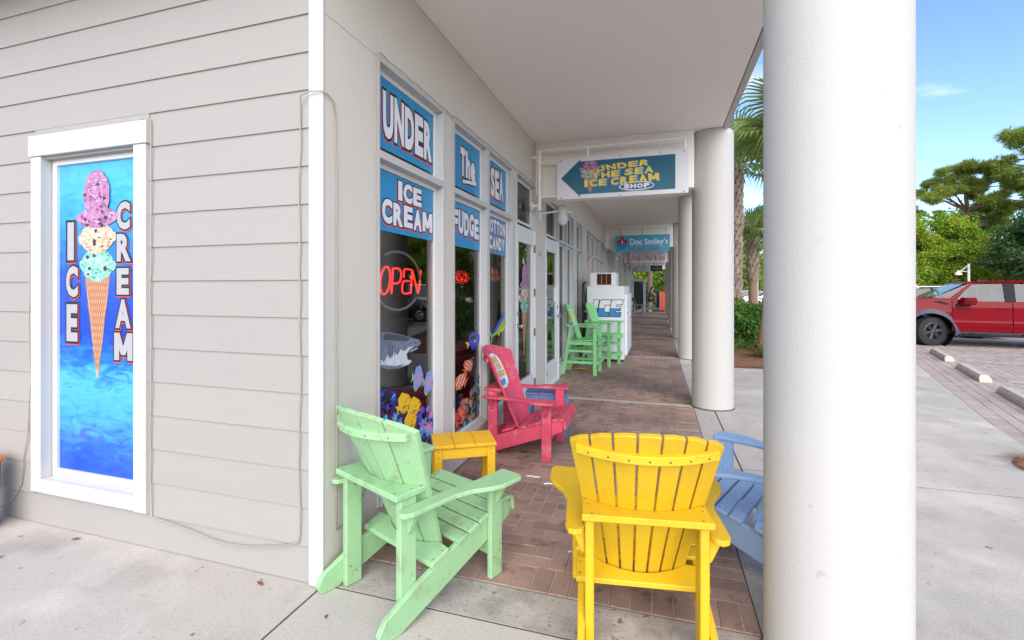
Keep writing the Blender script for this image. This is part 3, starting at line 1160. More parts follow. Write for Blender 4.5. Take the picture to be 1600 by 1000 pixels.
b.build('lettering', [I_GREYL, I_BLACK, I_RED], poster)

# ------------------------------------------------------------------ window signs and stickers on the shop glass
FW = frX(XG + 0.0015)
LW = [(0.058, 2, 0.0018, -0.004, -0.007), (0.05, 1, 0.0024, 0, 0), (0.0, 0, 0.003, 0, 0)]


def wsign(label, y0, y1, z0, z1, words, jit=0.03, swash=None):
    t = thing('window_sign', label, 'window sign', (XG, (y0 + y1) / 2, z0), group='blue vinyl signs on the shop windows', world=True)
    b = MB()
    b.prism(rect(y0, y1, z0, z1), FW, 0.0, 0.0010)
    b.build('vinyl_panel', I_BLUE, t)
    b = MB()
    for s, a0, a1, c0, c1, k in words:
        word(b, s, rect(a0, a1, c0, c1), FW, [(e * k, mi, h, dx, dy) for e, mi, h, dx, dy in LW], 0.055, jit=jit)
    if swash:
        a0, a1, c0, c1 = swash
        for e, mi, h in ((0.010, 1, 0.0020), (0.0, 0, 0.0026)):
            pts = [(a0 - e, c0 - e), (a0 + (a1 - a0) * .4, c0 + .02 - e * 1.4), (a1 + e, c1 - .05 - e), (a1 + e, c1 - .02 + e), (a1 - .03, c1 + e), (a1 - .04, c1 - .02 + e), (a0 + (a1 - a0) * .5, c0 + .05 + e), (a0 - e, c0 + .03 + e)]
            poly(b, pts, FW, h, mi)
    b.build('lettering', [I_WHITE, I_BLACK, I_RED], t)
    return t


wsign('blue window sign reading UNDER, top of the nearest window', 2.325, 3.066, 2.226, 2.640, [('UNDER', 2.415, 3.04, 2.30, 2.57, 1.0)])
wsign('blue window sign reading ICE CREAM, below the UNDER sign', 2.325, 3.066, 1.742, 2.098, [('ICE', 2.585, 2.89, 1.952, 2.078, 0.95), ('CREAM', 2.405, 3.05, 1.792, 1.935, 0.95)], 0.06)
wsign('blue window sign reading The, with a white flourish under the word', 3.338, 3.993, 2.226, 2.640, [('The', 3.555, 3.875, 2.335, 2.575, 0.95)], 0.02, (3.60, 3.90, 2.275, 2.36))
wsign('blue window sign reading FUDGE, below the sign with The', 3.338, 3.993, 1.742, 2.098, [('FUDGE', 3.40, 3.96, 1.845, 2.035, 0.9)], 0.06)
wsign('blue window sign reading SEA, top window light beside the first door', 4.128, 4.760, 2.226, 2.640, [('SEA', 4.28, 4.66, 2.30, 2.59, 0.9)], 0.02)
wsign('blue window sign reading COTTON CANDY, below the SEA sign', 4.128, 4.760, 1.742, 2.098, [('COTTON', 4.17, 4.73, 1.945, 2.075, 0.75), ('CANDY', 4.24, 4.71, 1.787, 1.92, 0.75)], 0.06)


def sticker(name, label, cat, loc, mats, draw, group=None):
    b = MB()
    draw(b)
    o = b.build(name, mats)
    return tag(o, label, cat, group)


def sh(b):
    body = [(2.335, 1.150), (2.396, 1.146), (2.495, 1.135), (2.638, 1.107), (2.765, 1.075), (2.859, 1.053), (2.882, 1.030), (2.862, 1.010), (2.80, 1.000), (2.725, 0.992), (2.711, 0.981), (2.72, 0.955), (2.735, 0.938), (2.759, 0.922), (2.715, 0.906), (2.601, 0.901), (2.478, 0.915), (2.396, 0.94), (2.335, 0.955)]
    ngon(b, body, FW, 0.0010, 0)
    ngon(b, [(2.40, 0.985), (2.43, 0.965), (2.47, 1.005), (2.50, 0.975), (2.54, 1.012), (2.58, 0.985), (2.62, 1.02), (2.66, 1.00), (2.72, 1.02), (2.80, 1.012), (2.725, 0.992), (2.711, 0.981), (2.72, 0.955), (2.735, 0.938), (2.759, 0.922), (2.715, 0.908), (2.62, 0.910), (2.52, 0.93), (2.45, 0.945), (2.39, 0.955)], FW, 0.0014, 4)
    ngon(b, [(2.44, 1.135), (2.60, 1.112), (2.74, 1.076), (2.70, 1.06), (2.55, 1.08), (2.42, 1.10)], FW, 0.0013, 2)
    for k in range(4):
        x = 2.475 + k * 0.022
        ngon(b, [(x, 1.06), (x + .006, 1.06), (x + .010, 0.985), (x + .003, 0.985)], FW, 0.0016, 2)
    ngon(b, [(2.79, 1.040), (2.815, 1.046), (2.82, 1.038), (2.80, 1.032)], FW, 0.0016, 3)
    ngon(b, [(2.862, 1.012), (2.80, 1.014), (2.735, 1.006), (2.690, 0.978), (2.705, 0.940), (2.742, 0.934), (2.752, 0.972), (2.81, 0.994)], FW, 0.0017, 3)
    ngon(b, [(2.40, 0.94), (2.52, 0.925), (2.66, 0.92), (2.60, 0.905), (2.478, 0.917)], FW, 0.00165, 0)
    for k in range(5):
        x = 2.735 + k * 0.021
        ngon(b, [(x, 0.996 + k * .0015), (x + .014, 0.998 + k * .0015), (x + .007, 0.982 + k * .0015)], FW, 0.0019, 1)


sticker('shark_sticker', 'grey and white shark sticker with open mouth on the nearest window', 'sticker', None, [I_SHG, I_WHITE, I_SHD, I_BLACK, ink('shark_belly', 206, 212, 222, 0.92, 0.4, 0.3, 30)], sh)


def flat_fish(cx, cy, L, Hh, ang, flip=1, tailw=0.55):
    """body outline and tail outline of a disc-shaped fish."""
    c, s = math.cos(ang), math.sin(ang)

    def T(u, v):
        u *= flip
        return (cx + (u * c - v * s) * L, cy + (u * s + v * c) * Hh)
    body = [T(0.5 * math.cos(t) * (1 if math.cos(t) > -0.2 else 0.92), 0.5 * math.sin(t) * (1 - 0.18 * max(0, math.cos(t)))) for t in np.linspace(0, 2 * math.pi, 25)[:-1]]
    tail = [T(-0.40, 0.06), T(-0.66, 0.26 * tailw / .55), T(-0.60, 0.0), T(-0.66, -0.26 * tailw / .55), T(-0.40, -0.06)]
    dorsal = [T(0.30, 0.40), T(0.05, 0.66), T(-0.34, 0.52), T(-0.40, 0.22), T(0.0, 0.44)]
    anal = [T(0.15, -0.40), T(-0.10, -0.64), T(-0.36, -0.50), T(-0.40, -0.2), T(0.0, -0.44)]
    return T, body, tail, dorsal, anal


def striped(cx, cy):
    def d(b):
        T, body, tail, do, an = flat_fish(cx, cy, 0.145, 0.135, -0.25)
        ngon(b, do, FW, 0.0010, 0)
        ngon(b, an, FW, 0.0010, 0)
        ngon(b, tail, FW, 0.0012, 2)
        ngon(b, body, FW, 0.0014, 0)
        for k in range(4):
            u = -0.22 + k * 0.15
            ngon(b, [T(u, -0.28), T(u + .035, -0.28), T(u + .05, 0.30), T(u + .01, 0.30)], FW, 0.0017, 1)
        ngon(b, [T(.34, .1), T(.40, .14), T(.42, .08), T(.36, .05)], FW, 0.0018, 3)
        poly(b, blob(*T(-.1, -.5), .025, .02, 3, 10), FW, 0.0013, 2)
    return d


sticker('striped_fish_sticker', 'blue striped fish sticker, left one of the pair below the shark', 'sticker', None, [I_LAV, I_CO, I_GRN, I_BLACK], striped(2.845, 0.795), 'fish stickers')
sticker('striped_fish_sticker', 'blue striped fish sticker, right one of the pair below the shark', 'sticker', None, [I_LAV, I_CO, I_GRN, I_BLACK], striped(2.995, 0.735), 'fish stickers')


def tang(cx, cy, a, up):
    def d(b):
        FW = frX(XG + 0.0015 + up)
        T, body, tail, do, an = flat_fish(cx, cy, 0.150, 0.112, a)
        ngon(b, [(cx + (p - cx) * 1.10, cy + (q - cy) * 1.12) for p, q in body], FW, 0.0016, 1)
        ngon(b, tail, FW, 0.0018, 0)
        ngon(b, do, FW, 0.0020, 0)
        ngon(b, an, FW, 0.0021, 1)
        ngon(b, body, FW, 0.0024, 0)
        ngon(b, [T(.45, -.05), T(.60, -.09), T(.60, -.14), T(.43, -.18)], FW, 0.0022, 0)
        ngon(b, [T(-.25, -.3), T(.2, -.36), T(.1, -.2), T(-.2, -.1)], FW, 0.0026, 1)
        poly(b, blob(*T(.36, .06), .006, .006, 2, 8), FW, 0.0028, 2)
        ngon(b, [T(.22, .0), T(.10, .06), T(.02, -.02), T(.12, -.1)], FW, 0.0027, 1)
    return d


sticker('yellow_fish_sticker', 'yellow fish sticker above the coral, highest of the three', 'sticker', None, [I_FYEL, I_FYELD, I_BLACK], tang(2.66, 0.672, 0.35, 0.0), 'fish stickers')
sticker('yellow_fish_sticker', 'yellow fish sticker above the coral, middle one of the three', 'sticker', None, [I_FYEL, I_FYELD, I_BLACK], tang(2.79, 0.615, 0.2, 0.0016), 'fish stickers')
sticker('yellow_fish_sticker', 'yellow fish sticker over the coral, lowest of the three', 'sticker', None, [I_FYEL, I_FYELD, I_BLACK], tang(2.735, 0.527, 0.5, 0.0032), 'fish stickers')


def reef(seed, region, cols, n, smin, smax, clumps):
    """a flat print of many coral heads inside a region function."""
    def d(b):
        r = random.Random(seed)
        y0, y1, z0, top = region
        h = 0.0008
        for k in range(n):
            a = r.uniform(y0, y1)
            tz = top(a)
            c = z0 + (tz - z0) * r.random() ** 0.8
            s = r.uniform(smin, smax)
            mi = r.choices(range(len(cols)), weights=clumps(a, c, r))[0]
            h += 0.000004
            if r.random() < 0.35:                                  # branching tufts
                for q in range(7):
                    t = math.pi * (0.1 + 0.8 * q / 6) + r.uniform(-.15, .15)
                    L = s * r.uniform(1.3, 2.1)
                    ca, sa = math.cos(t), math.sin(t)
                    w_ = s * 0.16
                    A = (max(y0, min(y1, a + ca * L)), c + sa * L)
                    ngon(b, [(a - sa * w_, c + ca * w_), (a + sa * w_, c - ca * w_), A], FW, h, mi)
            else:
                pts = blob(a, c, s, s * r.uniform(.6, 1.0), k + seed, 14, 0.35, 5)
                poly(b, [(max(y0, min(y1, p)), max(z0, q)) for p, q in pts], FW, h, mi)
    return d


C1 = [I_CDB, I_CB, I_CP, I_CPK, I_CC]
sticker('coral_sticker', 'blue and purple coral reef sticker along the bottom of the nearest window', 'sticker', None, C1,
        reef(5, (2.325, 3.066, 0.245, lambda a: 0.80 - 0.55 * max(0, a - 2.45) if a < 2.75 else 0.62 - 0.25 * (a - 2.75)), C1, 330, 0.008, 0.036,
             lambda a, c, r: (4, 5, 1.0, 0.4, 1.2) if c > 0.6 or r.random() < .4 else ((1, 2, 3, 2.6, 1.6) if a > 2.86 else (3, 5, 0.6, 0.2, 2))), 'coral stickers')
C2 = [I_BLACK, I_CG, I_CO, I_CR, I_CC, I_CPK]
sticker('coral_sticker', 'orange and grey coral sticker in the lower corner of the middle window', 'sticker', None, C2,
        reef(9, (3.338, 3.993, 0.245, lambda a: 0.36 + 0.36 * (a - 3.338)), C2, 190, 0.010, 0.034,
             lambda a, c, r: (0.3, 0.3, 3, 4, 0.5, 2) if a < 3.62 else ((0.8, 2, 3.5, 0.4, 0.8, 0.3) if a < 3.80 else (4, 4, 0.3, 0.2, 1.2, 0.1))), 'coral stickers')
C3 = [I_FYEL, I_CG, I_FYELD]
sticker('coral_sticker', 'yellow coral sticker low in the window behind the red chair', 'sticker', None, C3,
        reef(12, (4.128, 4.760, 0.245, lambda a: 0.44 - 0.18 * (a - 4.3)), C3, 70, 0.012, 0.034, lambda a, c, r: (2, 2, 2)), 'coral stickers')


def btang(b):
    T, body, tail, do, an = flat_fish(3.86, 0.948, 0.29, 0.135, 0.32)
    ngon(b, tail, FW, 0.0012, 1)
    ngon(b, do, FW, 0.0010, 2)
    ngon(b, an, FW, 0.0010, 0)
    ngon(b, body, FW, 0.0014, 0)
    ngon(b, [T(.25, .2), T(-.1, .34), T(-.40, .12), T(-.15, .16), T(-.02, .0), T(.12, .06)], FW, 0.0017, 2)
    ngon(b, [T(.12, -.05), T(.0, .0), T(-.05, -.12), T(.06, -.16)], FW, 0.0017, 1)


sticker('blue_fish_sticker', 'deep blue fish sticker with yellow tail on the middle window', 'sticker', None, [I_NAVY, I_FYEL, I_BLACK], btang)


def clown(cx, cy, a, s):
    def d(b):
        T, body, tail, do, an = flat_fish(cx, cy, 0.17 * s, 0.085 * s, a, 1, 0.9)
        ngon(b, tail, FW, 0.0012, 0)
        ngon(b, do, FW, 0.0011, 0)
        ngon(b, an, FW, 0.0011, 0)
        ngon(b, body, FW, 0.0014, 0)
        for u, hh in ((.20, .40), (-.06, .46), (-.32, .30)):
            ngon(b, [T(u - .02, -hh), T(u + .05, -hh), T(u + .085, 0), T(u + .05, hh), T(u - .02, hh), T(u + .0, 0)], FW, 0.0017, 1)
        poly(b, blob(*T(.36, .08), .006, .006, 2, 8), FW, 0.0018, 2)
    return d


sticker('clownfish_sticker', 'orange and white striped fish sticker, lower left one on the middle window', 'sticker', None, [I_ORANGE, I_WHITE, I_BLACK], clown(3.56, 0.645, 2.6, 1.35), 'fish stickers')
sticker('clownfish_sticker', 'orange and white striped fish sticker, upper right one on the middle window', 'sticker', None, [I_ORANGE, I_WHITE, I_BLACK], clown(3.73, 0.745, 0.75, 1.15), 'fish stickers')


def mahi(b):
    ngon(b, [(4.30, 0.945), (4.38, 0.985), (4.52, 1.065), (4.66, 1.135), (4.73, 1.140), (4.757, 1.09), (4.75, 1.00), (4.68, 0.962), (4.56, 0.945), (4.42, 0.938), (4.32, 0.925)], FW, 0.0012, 0)
    ngon(b, [(4.30, 0.945), (4.38, 0.985), (4.52, 1.065), (4.66, 1.135), (4.73, 1.140), (4.70, 1.09), (4.58, 1.03), (4.42, 0.965)], FW, 0.0016, 1)
    ngon(b, [(4.52, 0.945), (4.68, 0.962), (4.75, 1.00), (4.70, 1.005), (4.60, 0.975)], FW, 0.0016, 2)
    ngon(b, [(4.33, 0.94), (4.24, 1.015), (4.255, 0.965), (4.30, 0.925)], FW, 0.0014, 0)
    ngon(b, [(4.33, 0.935), (4.263, 0.855), (4.29, 0.86), (4.35, 0.925)], FW, 0.0014, 0)
    ngon(b, [(4.50, 0.945), (4.53, 0.905), (4.56, 0.943)], FW, 0.0014, 2)
    poly(b, blob(4.715, 1.045, .009, .006, 2, 8), FW, 0.0018, 3)


sticker('game_fish_sticker', 'green and blue big-headed fish sticker above the red chair', 'sticker', None, [I_GRN, I_NAVY, I_FYEL, I_BLACK], mahi)
b = MB()
FD = frX(WX - 0.0275)
ice_cream_cone(b, FD, 5.21, 5.57, 1.70, 0.60, ICI, 11, 0.0006)
tag(b.build('cone_sticker', ICM), 'tall three scoop ice cream cone sticker on the first glass door', 'sticker')

# paper notice on the second door
b = MB()
b.prism(rect(7.03, 7.17, 1.20, 1.42), FD, 0.0002, 0.001)
tag(b.build('paper_notice', I_WHITE), 'small white paper notice on the second glass door', 'notice')
for k, yk in enumerate((10.40, 11.30, 12.20)):
    b = MB()
    b.prism(rect(yk + 0.03, yk + 0.60, 1.48, 2.04), FW, 0.0002, 0.001)
    b.prism(rect(yk + 0.12, yk + 0.50, 1.78, 1.83), FW, 0.0012, 0.0014, 1)
    tag(b.build('window_poster', [ink('poster_red', 232, 132, 128), I_WHITE]), ('pink red poster in the windows past the ice box, ' + ('nearest of the three', 'middle of the three', 'farthest of the three')[k]), 'poster', 'pink posters in the windows')

# ------------------------------------------------------------------ lit signs inside the nearest windows
NEON = M('neon_red', lin(255, 40, 36), 0.4, 0, 1, emit=0.8)
NEONO = M('led_orange', lin(255, 130, 50), 0.4, 0, 1, emit=0.12)
NEONR = M('led_red', lin(255, 60, 40), 0.4, 0, 1, emit=0.14)
NEONB = M('led_blue', lin(120, 120, 255), 0.4, 0, 1, emit=0.14)
XN = -1.66
neon = thing('neon_sign', 'red glowing OPEN sign inside the nearest shop window', 'neon sign', (XN, 2.82, 1.36), world=True)


def stroke(pts, r=0.0062):
    b = MB()
    P = []
    for i in range(len(pts) - 1):                       # Catmull-Rom through the points
        p0, p1, p2, p3 = pts[max(i - 1, 0)], pts[i], pts[i + 1], pts[min(i + 2, len(pts) - 1)]
        for s in range(5):
            t = s / 5
            P.append(tuple(0.5 * (2 * p1[k] + (p2[k] - p0[k]) * t + (2 * p0[k] - 5 * p1[k] + 4 * p2[k] - p3[k]) * t * t + (-p0[k] + 3 * p1[k] - 3 * p2[k] + p3[k]) * t ** 3) for k in (0, 1)))
    P.append(pts[-1])
    b.tube([(XN, a, c) for a, c in P], r, 8)
    return b


ov = [(2.625 + 0.056 * math.cos(t) + 0.016 * math.sin(t), 1.452 + 0.088 * math.sin(t)) for t in np.linspace(0.3, 0.3 + 2 * math.pi, 17)]
for s in (ov, [(2.695, 1.366), (2.706, 1.45), (2.716, 1.536)], [(2.718, 1.533), (2.79, 1.533), (2.818, 1.505), (2.806, 1.455), (2.77, 1.435), (2.712, 1.436)],
          [(2.852, 1.475), (2.858, 1.525), (2.89, 1.535), (2.955, 1.533)], [(2.93, 1.452), (2.86, 1.452), (2.838, 1.43), (2.832, 1.385), (2.86, 1.367), (2.925, 1.368)],
          [(2.948, 1.366), (2.958, 1.45), (2.968, 1.532)], [(2.968, 1.532), (3.01, 1.45), (3.052, 1.366)], [(3.055, 1.366), (3.078, 1.45), (3.096, 1.535)]):
    stroke(s).build('letter_tube', NEON, neon, smooth=True)
b = MB()
rg = [(2.785 + 0.30 * math.cos(t), 1.452 + 0.195 * math.sin(t)) for t in np.linspace(-0.5, 2.15, 28)]
b.tube([(XN, a, c) for a, c in rg], 0.009, 8)
rg = [(2.785 + 0.30 * math.cos(t), 1.452 + 0.195 * math.sin(t)) for t in np.linspace(2.45, 5.6, 32)]
b.tube([(XN, a, c) for a, c in rg], 0.009, 8)
b.build('ring_tube', M('unlit_tube', lin(150, 150, 152), 0.3, 0, 1, emit=0.0), neon, smooth=True)
led = thing('dotted_sign', 'small lit sign of red dots inside the middle window', 'lit sign', (XN, 3.95, 1.44), world=True)
b = MB()
b2 = MB()
r = random.Random(4)
shape = [(3.84 + 0.17 * math.cos(t) * (1 - .35 * (k % 2)), 1.50 + 0.055 * math.sin(t) * (1 - .3 * (k % 2))) for k, t in enumerate(np.linspace(0, 6.28, 34))]
for a, c in shape + [(3.84 + r.uniform(-.12, .12), 1.50 + r.uniform(-.035, .035)) for _ in range(34)]:
    b.box(XN - .004, XN + .004, a - .009, a + .009, c - .005, c + .005)
for k in range(12):
    b2.box(XN - .004, XN + .004, 3.62 + (k % 3) * .028, 3.636 + (k % 3) * .028, 1.43 + (k // 3) * .03, 1.44 + (k // 3) * .03)
b.build('red_dots', NEONR, led, kind='stuff')
b2.build('blue_dots', NEONB, led, kind='stuff')
led2 = thing('dotted_sign', 'small dim orange dotted sign reading ICE CREAM inside the third window', 'lit sign', (XN, 4.70, 1.49), world=True)
b = MB()
FN = frX(XN)
word(b, 'ICE', rect(4.62, 4.84, 1.555, 1.605), FN, [(0, 0, 0.006, 0, 0)], -0.012)
word(b, 'CREAM', rect(4.56, 4.88, 1.485, 1.535), FN, [(0, 0, 0.006, 0, 0)], -0.012)
b.build('lettering', NEONO, led2)
b = MB()
b.box(XN - 0.02, XN, 4.53, 4.91, 1.46, 1.63)
b.build('backing_board', BLACK, led2)

# ------------------------------------------------------------------ hanging signs over the walkway
YS = 5.62
sign = thing('hanging_sign', 'white hanging sign with teal arrow reading UNDER THE SEA ICE CREAM SHOP', 'sign', (-0.42, YS, 2.48), world=True)
FS = frY(YS)
b = MB()
b.prism(rect(-1.171, 0.328, 2.478, 2.972), FS, -0.025, 0.0)
b.build('board', SIGNW, sign, bevel=0.002)
b = MB()
b.prism([(-1.122, 2.733), (-0.887, 2.948), (-0.887, 2.922), (0.188, 2.922), (0.188, 2.528), (-0.887, 2.528), (-0.887, 2.497)], FS, 0.0004, 0.001)
b.build('arrow', I_TEAL, sign)
b = MB()
ice_cream_cone(b, FS, -0.885, -0.645, 2.918, 2.545, ICI, 21, 0.0012)
b.build('cone_picture', ICM, sign)
b = MB()
LS = [(0.035, 1, 0.0042, 0.006, -0.006), (0.0, 0, 0.0050, 0, 0)]
for s, q in (('UNDER', [(-.690, 2.785), (-.105, 2.818), (-.085, 2.890), (-.725, 2.856)]), ('THE', [(-.745, 2.700), (-.43, 2.712), (-.425, 2.790), (-.760, 2.775)]),
             ('SEA', [(-.372, 2.716), (-.055, 2.728), (-.05, 2.810), (-.365, 2.795)]), ('ICE', [(-.838, 2.610), (-.580, 2.616), (-.575, 2.698), (-.838, 2.700)]),
             ('CREAM', [(-.530, 2.612), (.015, 2.634), (.005, 2.728), (-.525, 2.702)])):
    cz_ = sum(p[1] for p in q) / 4
    word(b, s, [(x, z * 0.92 + (q[0][1] + q[3][1] if i in (0, 3) else q[1][1] + q[2][1]) * 0.04) for i, (x, z) in enumerate(q)], FS, LS, 0.04, gap=0.2)
for e, mi, h in ((0.0, 2, 0.0044), (-0.011, 3, 0.0048)):
    poly(b, [(-0.237 + (0.198 + e) * math.cos(t), 2.588 + (0.052 + e) * math.sin(t)) for t in np.linspace(0, 2 * math.pi, 33)[:-1]], FS, h, mi)
word(b, 'SHOP', rect(-0.378, -0.092, 2.563, 2.614), FS, [(0, 2, 0.0052, 0, 0)], 0.06, gap=0.16)
b.build('lettering', [I_YEL, I_CYAN, I_WHITE, I_TEAL], sign)
b = MB()
for x_, z_ in ((-1.12, 2.945), (-0.42, 2.955), (0.03, 2.955), (0.28, 2.945), (-0.42, 2.495), (-1.12, 2.495), (0.28, 2.495)):
    b.lathe([(0, 0.006), (0.006, 0.004), (0.008, 0)], lambda p, q, t: (x_ + p, YS - t, z_ + q), 8)
b.build('screws', SCREW, sign, kind='stuff')
b = MB()
YB = YS + 0.012
b.tube([(-1.395, YB, 2.36), (-1.395, YB, 3.105)], 0.024, 10)
b.tube([(-1.395, YB, 3.095), (0.36, YB, 3.095)], 0.022, 10)
for x_ in (-0.80, 0.285):
    b.tube([(x_, YB, 2.972), (x_, YB, 3.09)], 0.017, 8)
for z_ in (2.952, 2.525):
    b.tube([(-1.39, YB, z_), (-1.172, YB, z_)], 0.014, 8)
b.tube([(-1.488, YB, 2.42), (-1.39, YB, 2.42)], 0.018, 8)
b.tube([(-1.488, YB, 3.02), (-1.39, YB, 3.02)], 0.018, 8)
b.lathe([(0.0, 0.0), (0.055, 0.0), (0.055, 0.012), (0.02, 0.016), (0, 0.018)], lambda p, q, t: (WX + t, YB + p, 2.42 + q), 16)
smooth_by_angle(b.build('bracket', WPIPE, sign))


def hung(label, y, x0, x1, z0, z1, mat, draw, mats, group, bracket=True, wires=(0.1, 0.5, 0.93)):
    t = thing('hanging_sign', label, 'sign', ((x0 + x1) / 2, y, z0), group=group, world=True)
    f = frY(y)
    b = MB()
    b.prism(rect(x0, x1, z0, z1), f, -0.03, 0.0)
    b.build('board', mat, t, bevel=0.002)
    b = MB()
    draw(b, f)
    b.build('lettering', mats, t)
    b = MB()
    yb = y + 0.015
    zt = 3.12
    b.tube([(-1.40, yb, 2.5), (-1.40, yb, zt + .01)], 0.02, 8)
    b.tube([(-1.40, yb, zt), (x1 + 0.03, yb, zt)], 0.02, 8)
    b.tube([(-1.488, yb, 2.60), (-1.40, yb, 2.60)], 0.016, 8)
    b.tube([(-1.40, yb, 3.0), (x0 + .5, yb, 3.0)], 0.012, 8)
    b.build('bracket', WPIPE, t, smooth=True)
    b = MB()
    for k in wires:
        xx = x0 + (x1 - x0) * k
        b.tube([(xx, yb, z1), (xx, yb, zt)], 0.006, 6)
    b.build('hanger', BLACK, t)
    return t


I_DOCB = M('weathered_blue_board', lin(60, 158, 194, 0.92), 0.5, 0.12, 3, bump=0.2, bs=30, stretch=(0.4, 1, 6), spots=[(lin(150, 205, 220), 5, 0.56, 0.72, 0.5)])
I_CROSS = ink('cross_red', 176, 34, 46)
I_CROSSB = ink('cross_blue', 24, 118, 178)


def docs(b, f):
    ngon(b, [(-1.104, 2.677), (-0.817, 2.677), (-0.817, 2.777), (-0.905, 2.777), (-0.905, 2.862), (-1.016, 2.862), (-1.016, 2.777), (-1.104, 2.777)], f, 0.002, 1)
    ngon(b, [(-1.016, 2.512), (-0.905, 2.512), (-0.905, 2.60), (-0.83, 2.60), (-0.817, 2.6765), (-1.104, 2.6765), (-1.09, 2.60), (-1.016, 2.60)], f, 0.002, 2)
    ngon(b, [(-0.985, 2.68), (-0.960, 2.775), (-0.935, 2.68)], f, 0.0026, 0)
    word(b, "Doc Smiley's", rect(-0.747, 0.262, 2.585, 2.80), f, [(0, 0, 0.002, 0, 0)], 0.014, whole=True)
    word(b, 'URGENT CARE', rect(-0.747, 0.02, 2.472, 2.566), f, [(0, 3, 0.002, 0, 0)], 0.012, gap=0.2)


hung("blue hanging sign reading Doc Smiley's URGENT CARE with a red cross", 13.6, -1.155, 0.312, 2.437, 2.897, I_DOCB, docs, [I_WHITE, I_CROSS, I_CROSSB, ink('urgent_red', 150, 30, 40)], 'signs hung over the walkway')
hung("white hanging sign reading Andy's Nail & Spa with a phone number", 21.7, -1.20, 0.31, 2.436, 2.992, SIGNW,
     lambda b, f: (word(b, "Andy's Nail & Spa", rect(-1.15, 0.29, 2.575, 2.93), f, [(0, 0, 0.002, 0, 0)], 0.0, whole=True), word(b, '850.231.8245', rect(-1.15, 0.27, 2.452, 2.545), f, [(0, 1, 0.002, 0, 0)], 0.0, whole=True)),
     [ink('andy_red', 190, 30, 50), I_BLACK], 'signs hung over the walkway')
hung('small pale grey hanging sign at the far end of the walkway', 29.6, -1.16, -0.447, 2.45, 2.795, M('sign_grey', lin(186, 188, 208, 0.9), 0.5), lambda b, f: (ngon(b, rect(-0.88, -0.72, 2.69, 2.78), f, .002, 0), [ngon(b, rect(-1.05, -0.58, z, z + .03), f, .002, 1) for z in (2.50, 2.56)]),
     [ink('sign_tan', 130, 110, 84), ink('sign_print_grey', 140, 150, 190)], 'signs hung over the walkway')
hung('small black hanging sign at the far end of the walkway', 29.6, -0.428, 0.258, 2.45, 2.80, I_BLACK, lambda b, f: [ngon(b, rect(-0.085 - w, -0.085 + w, z, z + .02), f, .002, 0) for w, z in ((0.06, 2.72), (0.26, 2.62), (0.09, 2.52))],
     [ink('print_light', 150, 150, 156)], 'signs hung over the walkway')

# ------------------------------------------------------------------ wall lamps
def wall_lamp(y, label, first=None):
    t = thing('wall_lamp', label, 'lamp', (WX, y, 2.36), group='white lamps on the shop wall')
    b = MB()
    b.lathe([(0, 0), (0.06, 0), (0.06, 0.014), (0.03, 0.02), (0, 0.02)], lambda p, q, h: (h, p, q), 18)
    b.tube([(0.015, 0, 0.03), (0.33, 0, 0.06)], 0.011, 8)
    b.tube([(0.33, 0, 0.06), (0.43, 0.0, 0.02)], 0.008, 8)
    smooth_by_angle(b.build('arm', WPIPE, t))
    b = MB()
    b.lathe([(0.0, 0.135), (0.035, 0.13), (0.056, 0.11), (0.062, 0.07), (0.062, -0.03), (0.068, -0.03), (0.076, -0.06), (0.076, -0.085), (0.0, -0.085)], lambda p, q, h: (0.30 + p, q, h), 22)
    smooth_by_angle(b.build('housing', TRIM, t))
    b = MB()
    b.lathe([(0.060, -0.086), (0.055, -0.115), (0.035, -0.13), (0, -0.134)], lambda p, q, h: (0.30 + p, q, h), 18)
    b.build('glass_bowl', M('frosted_bowl', lin(190, 200, 206), 0.3, 0.03, 3), t, smooth=True)
    return t


wl0 = wall_lamp(6.05, 'white wall lamp below the ice cream arrow sign, nearest one')
copy_thing(wl0, (WX, 14.25, 2.36), 0, 'white wall lamp left of the blue urgent care sign')
copy_thing(wl0, (WX, 22.3, 2.36), 0, 'white wall lamp left of the nail spa sign, farthest one')

# ------------------------------------------------------------------ rope lights and cable
def rope(label, pts, r=0.0034):
    b = MB()
    b.tube(pts, r, 6)
    o = b.build('rope_light', ROPE, None, smooth=True)
    return tag(o, label, 'rope light', 'clear rope lights around the windows')


YR = WY - 0.012
rng2 = random.Random(5)


def wob(p, q, n, axis, amp):
    out = []
    for i in range(n):
        t = i / n
        v = Vector(p).lerp(Vector(q), t)
        v[axis] += rng2.uniform(-amp, amp)
        out.append(tuple(v))
    return out


rope('pale rope light from the poster window along the siding to the corner board',
     [(-2.66, YR, 2.312), (-2.592, YR, 2.305)] + wob((-2.588, YR, 2.26), (-2.588, YR, 0.24), 14, 0, 0.005) + [(-2.58, YR, 0.182), (-2.42, YR, 0.166), (-2.284, YR, 0.15), (-2.16, YR, 0.128), (-2.07, YR, 0.120), (-1.93, YR, 0.130), (-1.75, YR, 0.160), (-1.625, YR, 0.196)]
     + wob((-1.618, YR, 0.24), (-1.618, YR, 2.2), 14, 0, 0.006) + [(-1.615, YR, 2.28), (-1.60, YR - 0.016, 2.305), (-1.54, YR - .018, 2.318), (-1.483, YR - .012, 2.315), (-1.478, 1.845, 2.312), (-1.48, 1.90, 2.29)]
     + wob((-1.481, 1.915, 2.2), (-1.481, 1.915, 0.3), 14, 1, 0.006) + [(-1.481, 1.92, 0.235), (-1.481, 2.0, 0.24), (-1.481, 2.12, 0.30), (-1.481, 2.22, 0.40)])
